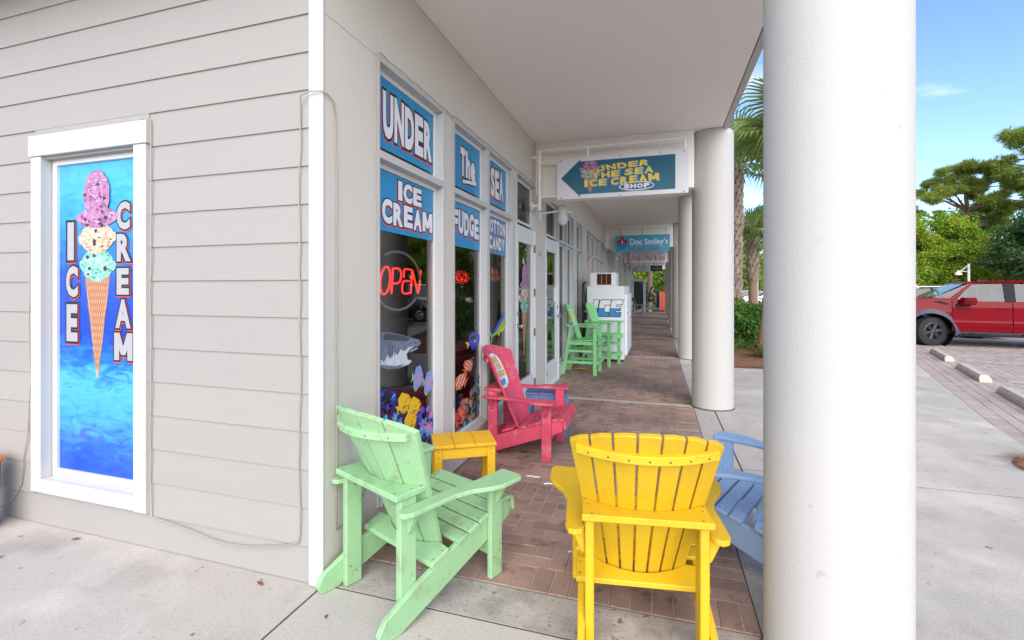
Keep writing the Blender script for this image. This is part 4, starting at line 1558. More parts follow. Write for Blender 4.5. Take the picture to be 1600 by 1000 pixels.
rope('pale rope light framing the nearest shop window',
     wob((-1.474, 2.252, 0.35), (-1.474, 2.252, 2.62), 16, 1, 0.003) + [(-1.474, 2.254, 2.69), (-1.472, 2.275, 2.712)] + wob((-1.474, 2.30, 2.706), (-1.474, 3.09, 2.706), 10, 2, 0.006) + [(-1.474, 3.13, 2.70), (-1.476, 3.20, 2.697), (-1.476, 3.268, 2.70)]
     + wob((-1.474, 3.272, 2.66), (-1.474, 3.272, 0.3), 12, 1, 0.003))
rope('pale rope light along the top of the third window and first door',
     [(-1.474, 3.27, 2.706)] + wob((-1.474, 3.3, 2.706), (-1.474, 4.80, 2.706), 14, 2, 0.005) + [(-1.474, 4.85, 2.70), (-1.474, 4.94, 2.70)] + wob((-1.474, 4.97, 2.706), (-1.474, 5.8, 2.706), 8, 2, 0.004))
rope('pale rope light hanging down left of the poster window', [(-3.578, YR, 1.75), (-3.585, YR, 1.2), (-3.572, YR, 0.85), (-3.60, YR, 0.52), (-3.64, YR, 0.38), (-3.66, YR, 0.22), (-3.75, YR, 0.12), (-3.90, YR - .01, 0.03), (-4.3, YR - .05, 0.012)])

# ------------------------------------------------------------------ deck chairs
def xy_frame(z0):
    return lambda a, b, n: (a, b, z0 + n)


def yz_frame():
    return lambda a, b, n: (n, a, b)


def hw(z):
    return 0.18 + (z - 0.2) * 0.175


def yc(z):
    return -0.03 - (z - 0.2) * 0.475


def backy(x, z):
    return yc(z) + (0.05 + (z - 0.2) * 0.11) * (x / hw(z)) ** 2


def adirondack(label, mat, loc, rz, nback=7, group=None, cat='chair', screws=True):
    t = thing('deck_chair', label, cat, loc, rz, group)
    B = 0.004

    def part(nm, draw, bev=B):
        b = MB()
        draw(b)
        return b.build(nm, mat, t, bevel=bev)
    side = [(-0.385, 0.040), (-0.365, 0.0), (-0.285, 0.0), (0.30, 0.205), (0.385, 0.245), (0.40, 0.29), (0.375, 0.338), (0.20, 0.292), (0.0, 0.232), (-0.20, 0.160), (-0.355, 0.088)]
    for s in (-1, 1):
        part('stringer', lambda b: b.prism(side, yz_frame(), s * 0.2265, s * 0.254))
        part('leg', lambda b: b.box(min(s * .256, s * .284), max(s * .256, s * .284), 0.22, 0.300, 0.0, 0.474))
        part('rear_post', lambda b: b.box(min(s * .192, s * .2255), max(s * .192, s * .2255), -0.262, -0.180, 0.0, 0.529))
        arm = [(.252, .325), (.262, .338), (.372, .338), (.392, .318), (.392, .20), (.372, .14), (.325, .06), (.302, -.02), (.300, -.25), (.288, -.285), (.262, -.297), (.238, -.285), (.228, -.25), (.228, -.06), (.236, .04), (.250, .10), (.252, .16)]
        part('armrest', lambda b: b.prism([(s * a, c) for a, c in arm], xy_frame(0.475), 0.0, 0.022), 0.005)
        part('arm_bracket', lambda b: b.prism([(s * .285, .4745), (s * .355, .4745), (s * .340, .45), (s * .300, .37), (s * .285, .36)], lambda a, c, n: (a, n, c), 0.245, 0.272))
        part('arm_bracket', lambda b: b.prism([(s * .226, .4745), (s * .285, .4745), (s * .270, .45), (s * .240, .385), (s * .226, .375)], lambda a, c, n: (a, n, c), -0.235, -0.208))
    curve = [(x, backy(x, 0.55) - 0.0265) for x in np.linspace(-0.237, 0.237, 15)]
    part('rear_board', lambda b: b.prism([(-0.238, -0.292)] + [(0.238, -0.292)] + [(x, y) for x, y in curve[::-1]], xy_frame(0.530), 0.0, 0.026))
    # lower back rest board, tilted along the stringers
    lo = [(x, backy(x, 0.24) - 0.028) for x in np.linspace(-0.19, 0.19, 13)]
    lowp = [(-0.262, -0.125), (0.262, -0.125), (0.262, -0.028)] + lo[::-1] + [(-0.262, -0.028)]
    part('lower_board', lambda b: b.prism(lowp, lambda a, c, n: (a, c, 0.238 + 0.32 * c + n), 0.0, 0.022))
    # fan of back slats
    for i in range(nback):
        u0, u1 = -1 + 2 * i / nback, -1 + 2 * (i + 1) / nback
        b = MB()
        rows = 9
        vs = []
        for r_ in range(rows):
            for e, u in ((0, u0), (1, (u0 + u1) / 2), (2, u1)):
                ztop = 0.892 - 0.070 * abs(u) ** 2.2 - (0.0025 if (e != 1) else 0.0)
                zb = 0.195 + 0.030 * u * u
                z = zb + (ztop - zb) * r_ / (rows - 1)
                x = u * hw(z) + (0.0040 if e == 0 else -0.0040 if e == 2 else 0)
                y = backy(x, z)
                vs.append((x, y, z))
        back = [(x, y - 0.0215, z - 0.008) for x, y, z in vs]
        fs = []
        N = len(vs)
        for r_ in range(rows - 1):
            for c in range(2):
                a = r_ * 3 + c
                fs.append((a, a + 1, a + 4, a + 3))
                fs.append((N + a, N + a + 3, N + a + 4, N + a + 1))
            a = r_ * 3
            fs.append((a, a + 3, N + a + 3, N + a))
            fs.append((a + 2, N + a + 2, N + a + 5, a + 5))
        for a, c in ((0, 1), (1, 2)):
            fs.append((a, N + a, N + c, c))
            tt = (rows - 1) * 3
            fs.append((tt + a, tt + c, N + tt + c, N + tt + a))
        b.add(vs + back, fs)
        o = b.build('back_slat', mat, t, bevel=0.003)
    # upper brace strip
    xs = np.linspace(-0.262, 0.262, 17)
    b = MB()
    ring = []
    for x in xs:
        y = backy(x, 0.795) - 0.0235
        ring.append([(x, y, 0.780), (x, y - 0.026, 0.774), (x, y - 0.026, 0.806), (x, y, 0.812)])
    vs = [p for q in ring for p in q]
    fs = [(0, 1, 2, 3), tuple((len(xs) - 1) * 4 + k for k in (3, 2, 1, 0))]
    for i in range(len(xs) - 1):
        for k in range(4):
            fs.append((i * 4 + k, (i + 1) * 4 + k, (i + 1) * 4 + (k + 1) % 4, i * 4 + (k + 1) % 4))
    b.add(vs, fs)
    b.build('brace', mat, t, bevel=0.004)
    # seat slats
    path = [(0.020, 0.258), (0.088, 0.275), (0.157, 0.297), (0.226, 0.318), (0.295, 0.338), (0.362, 0.355), (0.408, 0.328)]
    for i in range(7):
        y, z = path[i]
        if i < 6:
            y2, z2 = path[i + 1]
            if i == 5:
                y2, z2 = 0.408, 0.340
        else:
            y, z, y2, z2 = 0.4105, 0.333, 0.421, 0.270
        dv = Vector((0, y2 - y, z2 - z))
        L = dv.length
        dv.normalize()
        nv = Vector((0, -dv.z, dv.y))
        if i < 6:
            p0, p1 = Vector((0, y, z)) + dv * 0.004, Vector((0, y, z)) + dv * (L - 0.004)
        else:
            p0, p1 = Vector((0, y, z)), Vector((0, y2, z2))
        X = 0.266
        b = MB()
        A = [p0 - nv * 0.02, p1 - nv * 0.02]
        b.hexa([(-X, A[0].y, A[0].z), (X, A[0].y, A[0].z), (X, A[1].y, A[1].z), (-X, A[1].y, A[1].z)], [(-X, p0.y, p0.z), (X, p0.y, p0.z), (X, p1.y, p1.z), (-X, p1.y, p1.z)])
        b.build('seat_slat', mat, t, bevel=0.004)
    part('stretcher', lambda b: b.box(-0.2555, 0.2555, 0.232, 0.256, 0.105, 0.170))
    if screws:
        b = MB()
        pts = []
        for s in (-1, 1):
            pts += [((s * .20, -.275, .5565), (0, 0, 1)), ((s * .215, -.20, .5565), (0, 0, 1)), ((s * .225, -.155, .5565), (0, 0, 1))]
            pts += [((s * .245, -.105, .2285), (0, 0, 1)), ((s * .245, -.055, .2445), (0, 0, 1))]
            pts += [((s * .2845, .24, .10), (s, 0, 0)), ((s * .2845, .28, .12), (s, 0, 0))]
            pts += [((s * .1915, -.24, .09), (-s, 0, 0)), ((s * .1915, -.21, .06), (-s, 0, 0)), ((s * .1915, -.22, .47), (-s, 0, 0))]
            for i in range(1, 6):
                y, z = path[i]
                pts.append(((s * .243, y + .018, z + .0065), (0, 0, 1)))
                pts.append(((s * .243, y + .048, z + .0155), (0, 0, 1)))
        for i in range(nback):
            u = -1 + (2 * i + 1) / nback
            x = u * 0.25
            pts.append(((x, backy(x, .795) - 0.0505, .79), (0, -1, 0)))
        for p, d in pts:
            d = Vector(d)
            q = d.orthogonal().normalized()
            w = d.cross(q)
            c = Vector(p)
            ring = [c + (q * math.cos(k) + w * math.sin(k)) * 0.0042 for k in (0, 1.05, 2.09, 3.14, 4.19, 5.24)]
            b.add([tuple(v) for v in ring] + [tuple(c + d * 0.0015)], [(k, (k + 1) % 6, 6) for k in range(6)])
        b.build('screws', SCREW, t, kind='stuff')
    return t


adirondack('mint green wooden deck chair with weathered slats, beside the white corner board', P_GREEN, (-1.113, 2.039, 0), math.radians(-23.3), 5, 'wooden deck chairs outside the shop')
adirondack('bright yellow wooden deck chair seen from behind', P_YELLOW, (-0.080, 2.08, 0), math.radians(8.5), 7, 'wooden deck chairs outside the shop')
red = adirondack('faded red wooden deck chair with shop sticker on its back, by the window', P_RED, (-1.122, 3.99, 0), math.radians(-90), 5, 'wooden deck chairs outside the shop')
adirondack('light blue wooden deck chair half hidden behind the nearest white column', P_BLUE, (0.523, 2.765, 0), math.radians(66), 7, 'wooden deck chairs outside the shop')
ga = adirondack('grey wooden deck chair with blue and green towels over it, far down the walkway', P_GREY, (-1.05, 27.2, 0), math.radians(-82), 5, 'grey deck chairs at the far shop', screws=False)
gb = adirondack('grey wooden deck chair with a dark navy towel, far down the walkway', P_GREY, (-0.80, 28.7, 0), math.radians(-86), 5, 'grey deck chairs at the far shop', screws=False)

# shop sticker across the back slats of the red chair
b = MB()


def fB(a, c, n=0.0):
    return (-a, backy(-a, c) + 0.002 + n * 1.0, c + n * 0.4)


def grid_patch(b, outline_fn, z0, z1, mi, n, ns=10):
    rows = []
    for i in range(ns + 1):
        z = z0 + (z1 - z0) * i / ns
        a0, a1 = outline_fn(z)
        rows.append([fB(a0 + (a1 - a0) * k / 8, z, n) for k in range(9)])
    vs = [p for r_ in rows for p in r_]
    b.add(vs, [(i * 9 + k, i * 9 + k + 1, (i + 1) * 9 + k + 1, (i + 1) * 9 + k) for i in range(ns) for k in range(8)], mi)


def oval(z):
    k = (z - 0.665) / 0.150
    w = 0.100 * max(0.0, 1 - abs(k) ** 4) ** 0.5 + 0.004
    return (-w - 0.02, w - 0.02 + 0.03)


grid_patch(b, lambda z: (-0.17 - .0, 0.15), 0.60, 0.72, 4, 0.0004)
grid_patch(b, oval, 0.517, 0.813, 0, 0.0016)
for s, q in (('UNDER', rect(-0.095, 0.085, 0.735, 0.780)), ('THE SEA', rect(-0.105, 0.095, 0.675, 0.722)), ('ICE CREAM', rect(-0.112, 0.102, 0.612, 0.660))):
    word(b, s, q, fB, [(0.05, 2, 0.0030, 0, 0), (0, 1, 0.0042, 0, 0)], 0.05)
grid_patch(b, lambda z: (-0.075, 0.07), 0.535, 0.597, 3, 0.0028, 3)
word(b, 'SHOP', rect(-0.06, 0.055, 0.545, 0.588), fB, [(0, 2, 0.0046, 0, 0)], 0.05)
b.build('shop_sticker', [I_WHITE, I_YEL, ink('sticker_blue', 60, 130, 190), ink('sticker_sky', 170, 214, 236), ink('sticker_red', 226, 70, 84)], red)

# towels on the grey chairs
def towel_on(label, loc, rz, mats, w, z0, z1):
    b = MB()
    n, mrows = 7, 8
    vs = []
    for i in range(mrows):
        z = z0 + (z1 - z0) * i / (mrows - 1)
        for k in range(n):
            x = -w + 2 * w * k / (n - 1)
            vs.append((x, backy(x, z) + 0.012 + 0.006 * math.sin(k * 2.1 + i), z))
    top = len(vs)
    for i in range(1, 4):
        for k in range(n):
            x = -w + 2 * w * k / (n - 1)
            vs.append((x, backy(x, z1) + 0.012 - 0.022 * i, z1 + 0.012 - 0.03 * (i - 1) ** 1.3))
    R = mrows + 3
    fs = [(i * n + k, i * n + k + 1, (i + 1) * n + k + 1, (i + 1) * n + k) for i in range(R - 1) for k in range(n - 1)]
    b.add(vs, fs)
    b.m = [(1 if (f // (n - 1)) >= R - 4 and len(mats) > 1 else 0) for f in range(len(fs))]
    o = b.build('towel', mats, None, smooth=True)
    o.location = loc
    o.rotation_euler = (0, 0, rz)
    return tag(o, label, 'towel', 'beach towels at the far shop')


towel_on('dark grey towel with blue top edge on the first grey deck chair', (-1.05, 27.2, 0), math.radians(-82), [M('towel_grey', lin(84, 84, 86), 0.95, 0.2, 12), M('towel_blue', lin(30, 70, 150), 0.95, 0.2, 12)], 0.17, 0.25, 0.90)
towel_on('navy towel on the second grey deck chair', (-0.80, 28.7, 0), math.radians(-86), [M('towel_navy', lin(34, 42, 64), 0.95, 0.2, 12)], 0.20, 0.40, 0.90)

# ------------------------------------------------------------------ side tables
def side_table(label, mat, loc, rz, group):
    t = thing('side_table', label, 'table', loc, rz, group)
    L, W = 0.40, 0.27
    for y0, y1 in ((-0.5, -0.17), (-0.165, 0.165), (0.17, 0.5)):
        b = MB()
        b.box(L * y0, L * y1, -W / 2, W / 2, 0.400, 0.420)
        b.build('top_board', mat, t, bevel=0.003)
    for sx in (-1, 1):
        for sy in (-1, 1):
            b = MB()
            x, y = sx * (L / 2 - 0.032), sy * (W / 2 - 0.027)
            b.box(x - 0.026, x + 0.026, y - 0.0125, y + 0.0125, 0.0, 0.3995)
            b.build('leg', mat, t, bevel=0.003)
    for sy in (-1, 1):
        b = MB()
        y = sy * (W / 2 - 0.027)
        b.box(-L / 2 + 0.0585, L / 2 - 0.0585, y - 0.012, y + 0.012, 0.330, 0.3995)
        b.build('apron', mat, t, bevel=0.003)
    for sx in (-1, 1):
        b = MB()
        x = sx * (L / 2 - 0.032)
        b.box(x - 0.012, x + 0.012, -W / 2 + 0.04, W / 2 - 0.04, 0.335, 0.3995)
        b.build('apron', mat, t, bevel=0.003)
    b = MB()
    for sx in (-1, 1):
        for z in (0.345, 0.380):
            for sy in (-1, 1):
                x, y = sx * (L / 2 - 0.032), sy * (W / 2 - 0.0145)
                b.lathe([(0.0, 0.0012), (0.004, 0.0)], lambda p, q, h: (x + p, y + sy * h, z + q), 6)
    b.build('screws', SCREW, t, kind='stuff')
    return t


side_table('weathered yellow wooden side table between the green and red chairs', P_TABLE, (-1.222, 2.852, 0), math.radians(30), 'wooden side tables')
side_table('faded blue wooden side table behind the red chair', P_BLUET, (-1.02, 4.445, 0), math.radians(9), 'wooden side tables')

# ------------------------------------------------------------------ tall chairs
def tall_chair(label, loc, rz, sticker_=False):
    t = thing('bar_chair', label, 'tall chair', loc, rz, 'tall green chairs by the ice box')
    mat = P_GREENB

    def part(nm, draw, bev=0.003):
        b = MB()
        draw(b)
        return b.build(nm, mat, t, bevel=bev)
    for s in (-1, 1):
        a, c = sorted((s * 0.215, s * 0.243))
        part('leg', lambda b: b.box(a, c, 0.205, 0.262, 0.0, 0.779))
        part('leg', lambda b: b.prism([(-0.315, 0.0), (-0.265, 0.0), (-0.135, 0.779), (-0.185, 0.779)], yz_frame(), a, c))
        a2, c2 = sorted((s * 0.1865, s * 0.2145))
        part('seat_rail', lambda b: b.box(a2, c2, -0.20, 0.262, 0.485, 0.548))
        part('side_rail', lambda b: b.box(a2, c2, -0.265, 0.235, 0.180, 0.225))
        part('side_rail', lambda b: b.box(a2, c2, -0.235, 0.235, 0.365, 0.405))
        ar = [(.195, -.235), (.225, -.25), (.258, -.235), (.275, .0), (.305, .2), (.305, .295), (.290, .31), (.205, .31), (.195, .295)]
        part('armrest', lambda b: b.prism([(s * p, q) for p, q in ar], xy_frame(0.780), 0, 0.022), 0.004)
    part('footrest', lambda b: b.box(-0.25, 0.25, 0.264, 0.300, 0.185, 0.235))
    part('rail', lambda b: b.box(-0.2145, 0.2145, -0.215, -0.190, 0.36, 0.405))
    part('rail', lambda b: b.box(-0.186, 0.186, 0.17, 0.20, 0.37, 0.40))
    for i in range(5):
        y0 = -0.10 + i * 0.078
        z = 0.549 + 0.003 * i
        part('seat_slat', lambda b: b.box(-0.25, 0.25, y0, y0 + 0.071, z, z + 0.02))
    part('front_slat', lambda b: b.box(-0.25, 0.25, 0.2925, 0.3125, 0.50, 0.57))
    for i in range(5):
        u0, u1 = -1 + 2 * i / 5, -1 + 2 * (i + 1) / 5
        um = (u0 + u1) / 2
        zt0, zt1 = 1.15 - 0.075 * u0 * u0, 1.15 - 0.075 * u1 * u1
        w0, w1 = 0.125, 0.195
        k = 0.003

        def y_(u, z):
            return -0.085 - (z - 0.56) * 0.34 + 0.04 * u * u
        q = [(u0 * w0 + k, 0.545, u0), (u1 * w0 - k, 0.545, u1), (u1 * w1 - k, zt1, u1), (u0 * w1 + k, zt0, u0)]
        part('back_slat', lambda b: b.hexa([(x, y_(u, z), z) for x, z, u in q], [(x, y_(u, z) - 0.02, z - 0.006) for x, z, u in q]))
    part('brace', lambda b: b.box(-0.18, 0.18, -0.262, -0.242, 0.965, 0.998))
    part('rear_board', lambda b: b.box(-0.243, 0.243, -0.232, -0.195, 0.802, 0.822))
    if sticker_:
        b = MB()
        fr = lambda a, c, n=0.0: (-a, -0.085 - (c - 0.56) * 0.34 + 0.006 + 0.04 * (a / 0.16) ** 2 + n, c)
        for z0, z1, mi, w in ((0.80, 1.06, 0, 0.09), (0.86, 1.04, 1, 0.065), (0.815, 0.845, 2, 0.05)):
            rows = [[fr(-w + 2 * w * k / 6, z0 + (z1 - z0) * i, 0.001 * (1 + mi)) for k in range(7)] for i in (0, 1)]
            b.add(rows[0] + rows[1], [(k, k + 1, k + 8, k + 7) for k in range(6)], mi)
        b.build('shop_sticker', [I_WHITE, I_YEL, I_CYAN], t)
    return t


tall_chair('tall pale green slatted chair with a yellow sticker, nearer of the two by the doors', (-1.185, 7.83, 0), math.radians(-93), True)
tall_chair('tall pale green slatted chair standing against the front of the ice box', (-0.985, 8.79, 0), math.radians(-108))

# ------------------------------------------------------------------ ice box
icebox = thing('ice_box', 'white outdoor ice chest with blue ICE lettering capped with snow', 'ice freezer', (-0.96, 9.16, 0), world=True)
YI = 9.17
b = MB()
b.box(-1.318, -0.612, YI, YI + 1.65, 0.045, 1.448)
b.build('cabinet', WHITEM, icebox, bevel=0.008)
b = MB()
b.box(-1.29, -0.64, YI + 0.03, YI + 1.6, 0.0, 0.0445)
b.build('base', BLACK, icebox)
for k in range(2):
    b = MB()
    b.box(-0.610, -0.560, YI + 0.07 + 0.78 * k, YI + 0.80 + 0.78 * k, 0.12, 1.30)
    d = b.build('door', WHITEM, icebox, bevel=0.01)
    b = MB()
    b.box(-0.559, -0.530, YI + 0.10 + 0.78 * k, YI + 0.14 + 0.78 * k, 0.78, 0.92)
    b.build('handle', STEEL, d, bevel=0.004)
FI = frY(YI)
b = MB()
Hh = 0.315
zb_ = 0.865


def sk(x0, pts):
    return [(x0 + p * 1.0 + 0.10 * (q / Hh) * 0.55, zb_ + q) for p, q in pts]


for e, mi, h in ((0.0, 0, 0.003),):
    I_ = [(0, 0), (.095, 0), (.095, Hh), (0, Hh)]
    C_ = [(.02, 0), (.205, 0), (.195, .075), (.10, .085), (.10, .225), (.205, .225), (.205, Hh), (.03, Hh), (0, .285), (0, .03)]
    E_ = [(.02, 0), (.205, 0), (.205, .075), (.10, .075), (.10, .12), (.185, .12), (.185, .19), (.10, .19), (.10, .235), (.205, .235), (.205, Hh), (.03, Hh), (0, .285), (0, .03)]
    for x0, g_ in ((-1.235, I_), (-1.115, C_), (-0.895, E_)):
        P = sk(x0, g_)
        cx = sum(p[0] for p in P) / len(P)
        cz = sum(p[1] for p in P) / len(P)
        # outline: thickened edge loop
        for i in range(len(P)):
            a, c = Vector(P[i]), Vector(P[(i + 1) % len(P)])
            d = (c - a).normalized()
            nn = Vector((d.y, -d.x)) * 0.013
            a2, c2 = a - d * 0.013, c + d * 0.013
            ngon(b, [tuple(a2 - nn), tuple(c2 - nn), tuple(c2 + nn), tuple(a2 + nn)], FI, 0.001 + 0.00005 * i, 1)
        ngon(b, P, FI, 0.0030, 2)
        lvl = zb_ + 0.162
        low, n_ = [], len(P)
        for i in range(n_):                                  # blue part below the snow line
            p, q = P[i], P[(i + 1) % n_]
            if p[1] <= lvl:
                low.append(p)
            if (p[1] - lvl) * (q[1] - lvl) < 0:
                k = (lvl - p[1]) / (q[1] - p[1])
                low.append((p[0] + (q[0] - p[0]) * k, lvl))
        ngon(b, low, FI, 0.0038, 0)
b.build('lettering', [ink('ice_blue', 20, 136, 206), I_BLACK, I_WHITE], icebox)
cool = thing('cooling_unit', 'white compressor box with rusty brown grille on top of the ice chest', 'compressor', (-1.03, 9.2, 1.45), world=True)
b = MB()
b.box(-1.253, -1.134, YI + 0.03, YI + 0.62, 1.449, 1.708)
b.box(-0.858, -0.770, YI + 0.03, YI + 0.62, 1.449, 1.708)
b.box(-1.134, -0.858, YI + 0.03, YI + 0.62, 1.685, 1.708)
b.box(-1.134, -0.858, YI + 0.03, YI + 0.62, 1.449, 1.473)
b.build('casing', WHITEM, cool, bevel=0.003)
GRIL = M('rusty_fins', lin(116, 74, 44), 0.85, 0.45, 30, spots=[(lin(60, 36, 24), 22, 0.5, 0.62, 0.7)])
b = MB()
b.box(-1.133, -0.859, YI + 0.10, YI + 0.12, 1.474, 1.684)
for k in range(26):
    z = 1.478 + k * 0.0079
    b.box(-1.132, -0.860, YI + 0.06, YI + 0.0995, z, z + 0.003)
b.build('fins', GRIL, cool, kind='stuff')
b = MB()
for x_ in (-1.045, -0.952):
    b.tube([(x_, YI + 0.05, 1.4735), (x_, YI + 0.05, 1.6845)], 0.006, 6)
b.build('guard_bar', M('brass_bar', lin(196, 150, 90), 0.5, 0.1, 5), cool)
b = MB()
b.tube([(-1.36, 8.98, 0.0), (-1.36, 8.98, 1.45), (-1.36, 9.02, 1.50), (-1.36, 9.3, 1.52)], 0.022, 8)
b.tube([(-1.31, 8.99, 0.0), (-1.31, 8.99, 0.9), (-1.32, 9.05, 1.0)], 0.014, 8)
tag(b.build('drain_hose', BLACK, None, smooth=True), 'black hose standing upright between the tall chairs and the ice box', 'hose')
b = MB()
b.box(-1.40, -1.34, 9.05, 9.16, 1.02, 1.14)
tag(b.build('socket_box', BLACK, None, bevel=0.004), 'small black socket box on the wall beside the ice box', 'socket')

# yellow flat scrap under the tall chair
b = MB()
vs = []
for i in range(9):
    t_ = i / 8
    w_ = 0.045 * math.sin(math.pi * (0.08 + 0.84 * t_)) + 0.006
    for s in (-1, 0, 1):
        vs.append((-0.14 + 0.28 * t_, s * w_, 0.006 + 0.03 * math.sin(math.pi * t_) * (1 if s == 0 else 0.4)))
fs = [(i * 3 + k, i * 3 + k + 1, i * 3 + k + 4, i * 3 + k + 3) for i in range(8) for k in (0, 1)]
b.add(vs, fs)
o = b.build('plastic_scrap', I_YEL, None, smooth=True)
o.location = (-1.285, 8.11, 0.002)
o.rotation_euler = (0, 0, 0.15)
tag(o, 'bent yellow strip lying on the bricks under the tall green chairs', 'scrap')

# brown bin at the left edge of the picture, against the siding
bin_ = thing('waste_bin', 'brown waste bin with an orange lid edge, at the left end of the siding wall', 'bin', (-3.785, 1.655, 0), scale=0.63)
b = MB()
b.lathe([(0.0, 0.0), (0.17, 0.0), (0.19, 0.03), (0.205, 0.60), (0.0, 0.60)], lambda p, q, h: (p, q, h), 28)
smooth_by_angle(b.build('body', M('bin_brown', lin(128, 108, 96), 0.6, 0.1, 6), bin_))
b = MB()
b.lathe([(0.0, 0.60), (0.215, 0.602), (0.222, 0.63), (0.20, 0.65), (0.0, 0.69)], lambda p, q, h: (p, q, h), 28)
smooth_by_angle(b.build('lid', M('bin_orange', lin(240, 112, 30), 0.5, 0.06, 6), bin_))
# litter
def litter(name, label, loc, rz, draw, mat, group=None, cat='litter'):
    b = MB()
    draw(b)
    o = b.build(name, mat, None)
    o.location = loc
    o.rotation_euler = (0, 0, rz)
    return tag(o, label, cat, group)


def strip(b):
    pts = [(-0.05, 0.0), (-0.02, 0.008), (0.01, 0.0), (0.05, 0.006)]
    vs = []
    for x, y in pts:
        vs += [(x, y - 0.005, 0.002), (x, y + 0.005, 0.008)]
    b.add(vs, [(0, 2, 3, 1), (2, 4, 5, 3), (4, 6, 7, 5)])


def leaf_flat(b):
    b.add([(0, -0.028, 0.002), (0.010, 0, 0.009), (0, 0.028, 0.003), (-0.010, 0, 0.006)], [(0, 1, 2), (0, 2, 3)])


litter('straw_wrapper', 'longer white straw wrapper on the bricks by the red chair', (-0.885, 3.375, 0.002), 0.0, strip, I_WHITE, 'straw wrappers on the bricks')
litter('straw_wrapper', 'shorter white straw wrapper on the bricks, nearer the yellow chair', (-0.73, 3.29, 0.002), 0.35, strip, I_WHITE, 'straw wrappers on the bricks')
litter('paper_scrap', 'tiny white paper scrap on the bricks beside the yellow chair arm', (-0.445, 2.475, 0.002), 0.9, lambda b: b.add([(-.012, -.006, .002), (.012, -.005, .004), (.010, .006, .003), (-.010, .007, .006)], [(0, 1, 2, 3)]), I_WHITE)
LEAFB = M('dry_leaf', lin(130, 70, 40), 0.8, 0.2, 30)
litter('dry_leaf', 'dry brown leaf at the foot of the siding, nearer the corner board', (-1.80, 1.775, 0.001), 1.3, leaf_flat, LEAFB, 'dry leaves on the concrete', 'leaf')
litter('dry_leaf', 'dry brown leaf at the foot of the siding below the poster window', (-3.10, 1.785, 0.001), 1.9, leaf_flat, LEAFB, 'dry leaves on the concrete', 'leaf')
litter('dry_leaf', 'small dark leaf on the concrete in front of the green chair', (-1.35, 1.68, 0.001), 0.4, lambda b: b.add([(0, -0.014, 0.002), (0.008, 0, 0.006), (0, 0.014, 0.003), (-0.008, 0, 0.004)], [(0, 1, 2), (0, 2, 3)]), LEAFB, 'dry leaves on the concrete', 'leaf')

# ------------------------------------------------------------------ wheel stops
for k, (s0, lab) in enumerate(((1.85, 'nearest concrete wheel stop at the pavement edge'), (4.25, 'middle concrete wheel stop, between the other two'), (6.70, 'farthest concrete wheel stop, in front of the red truck'))):
    b = MB()
    prof = [(-0.075, 0.0), (0.075, 0.0), (0.070, 0.06), (0.045, 0.105), (-0.045, 0.105), (-0.070, 0.06)]
    L0, L1 = -0.80, 0.80
    n_ = len(prof)
    vs = [(a, L0 + 0.10 * (z / .105), z) for a, z in prof] + [(a, L1 - 0.10 * (z / .105), z) for a, z in prof]
    b.add(vs, [tuple(range(n_)), tuple(range(2 * n_ - 1, n_ - 1, -1))] + [(i, n_ + i, n_ + (i + 1) % n_, (i + 1) % n_) for i in range(n_)])
    o = b.build('wheel_stop', M('weathered_concrete', lin(196, 186, 174, 0.95), 0.9, 0.12, 6, rnd=0.06, bump=0.5, bs=50, spots=[(lin(96, 88, 80), 7, 0.55, 0.7, 0.5)]), None, bevel=0.006)
    p = E0 + en * 0.62 + ed * s0
    o.location = (p.x, p.y, LZ + 0.002)
    o.rotation_euler = (0, 0, -math.atan2(ed.x, ed.y))
    tag(o, lab, 'wheel stop', 'concrete wheel stops')

# ------------------------------------------------------------------ vehicles
RIMM = M('dark_rim', lin(52, 56, 66), 0.4, 0.05, 5, metal=0.3)
CHROME = M('bright_metal', lin(200, 200, 204), 0.2, 0.02, 5, metal=1.0)
TRIMB = M('black_trim', lin(26, 27, 34), 0.5, 0.08, 8, spec=0.15)
FLARE = M('grey_fender_plastic', lin(62, 69, 84), 0.55, 0.05, 8)
LENS = M('lamp_lens', lin(210, 214, 220), 0.1, 0.02, 4)
TAIL = M('tail_lamp', lin(150, 16, 20), 0.2, 0.02, 4)
SEATM = M('seat_fabric', (0.14, 0.14, 0.15, 1), 0.8, 0.1, 6)


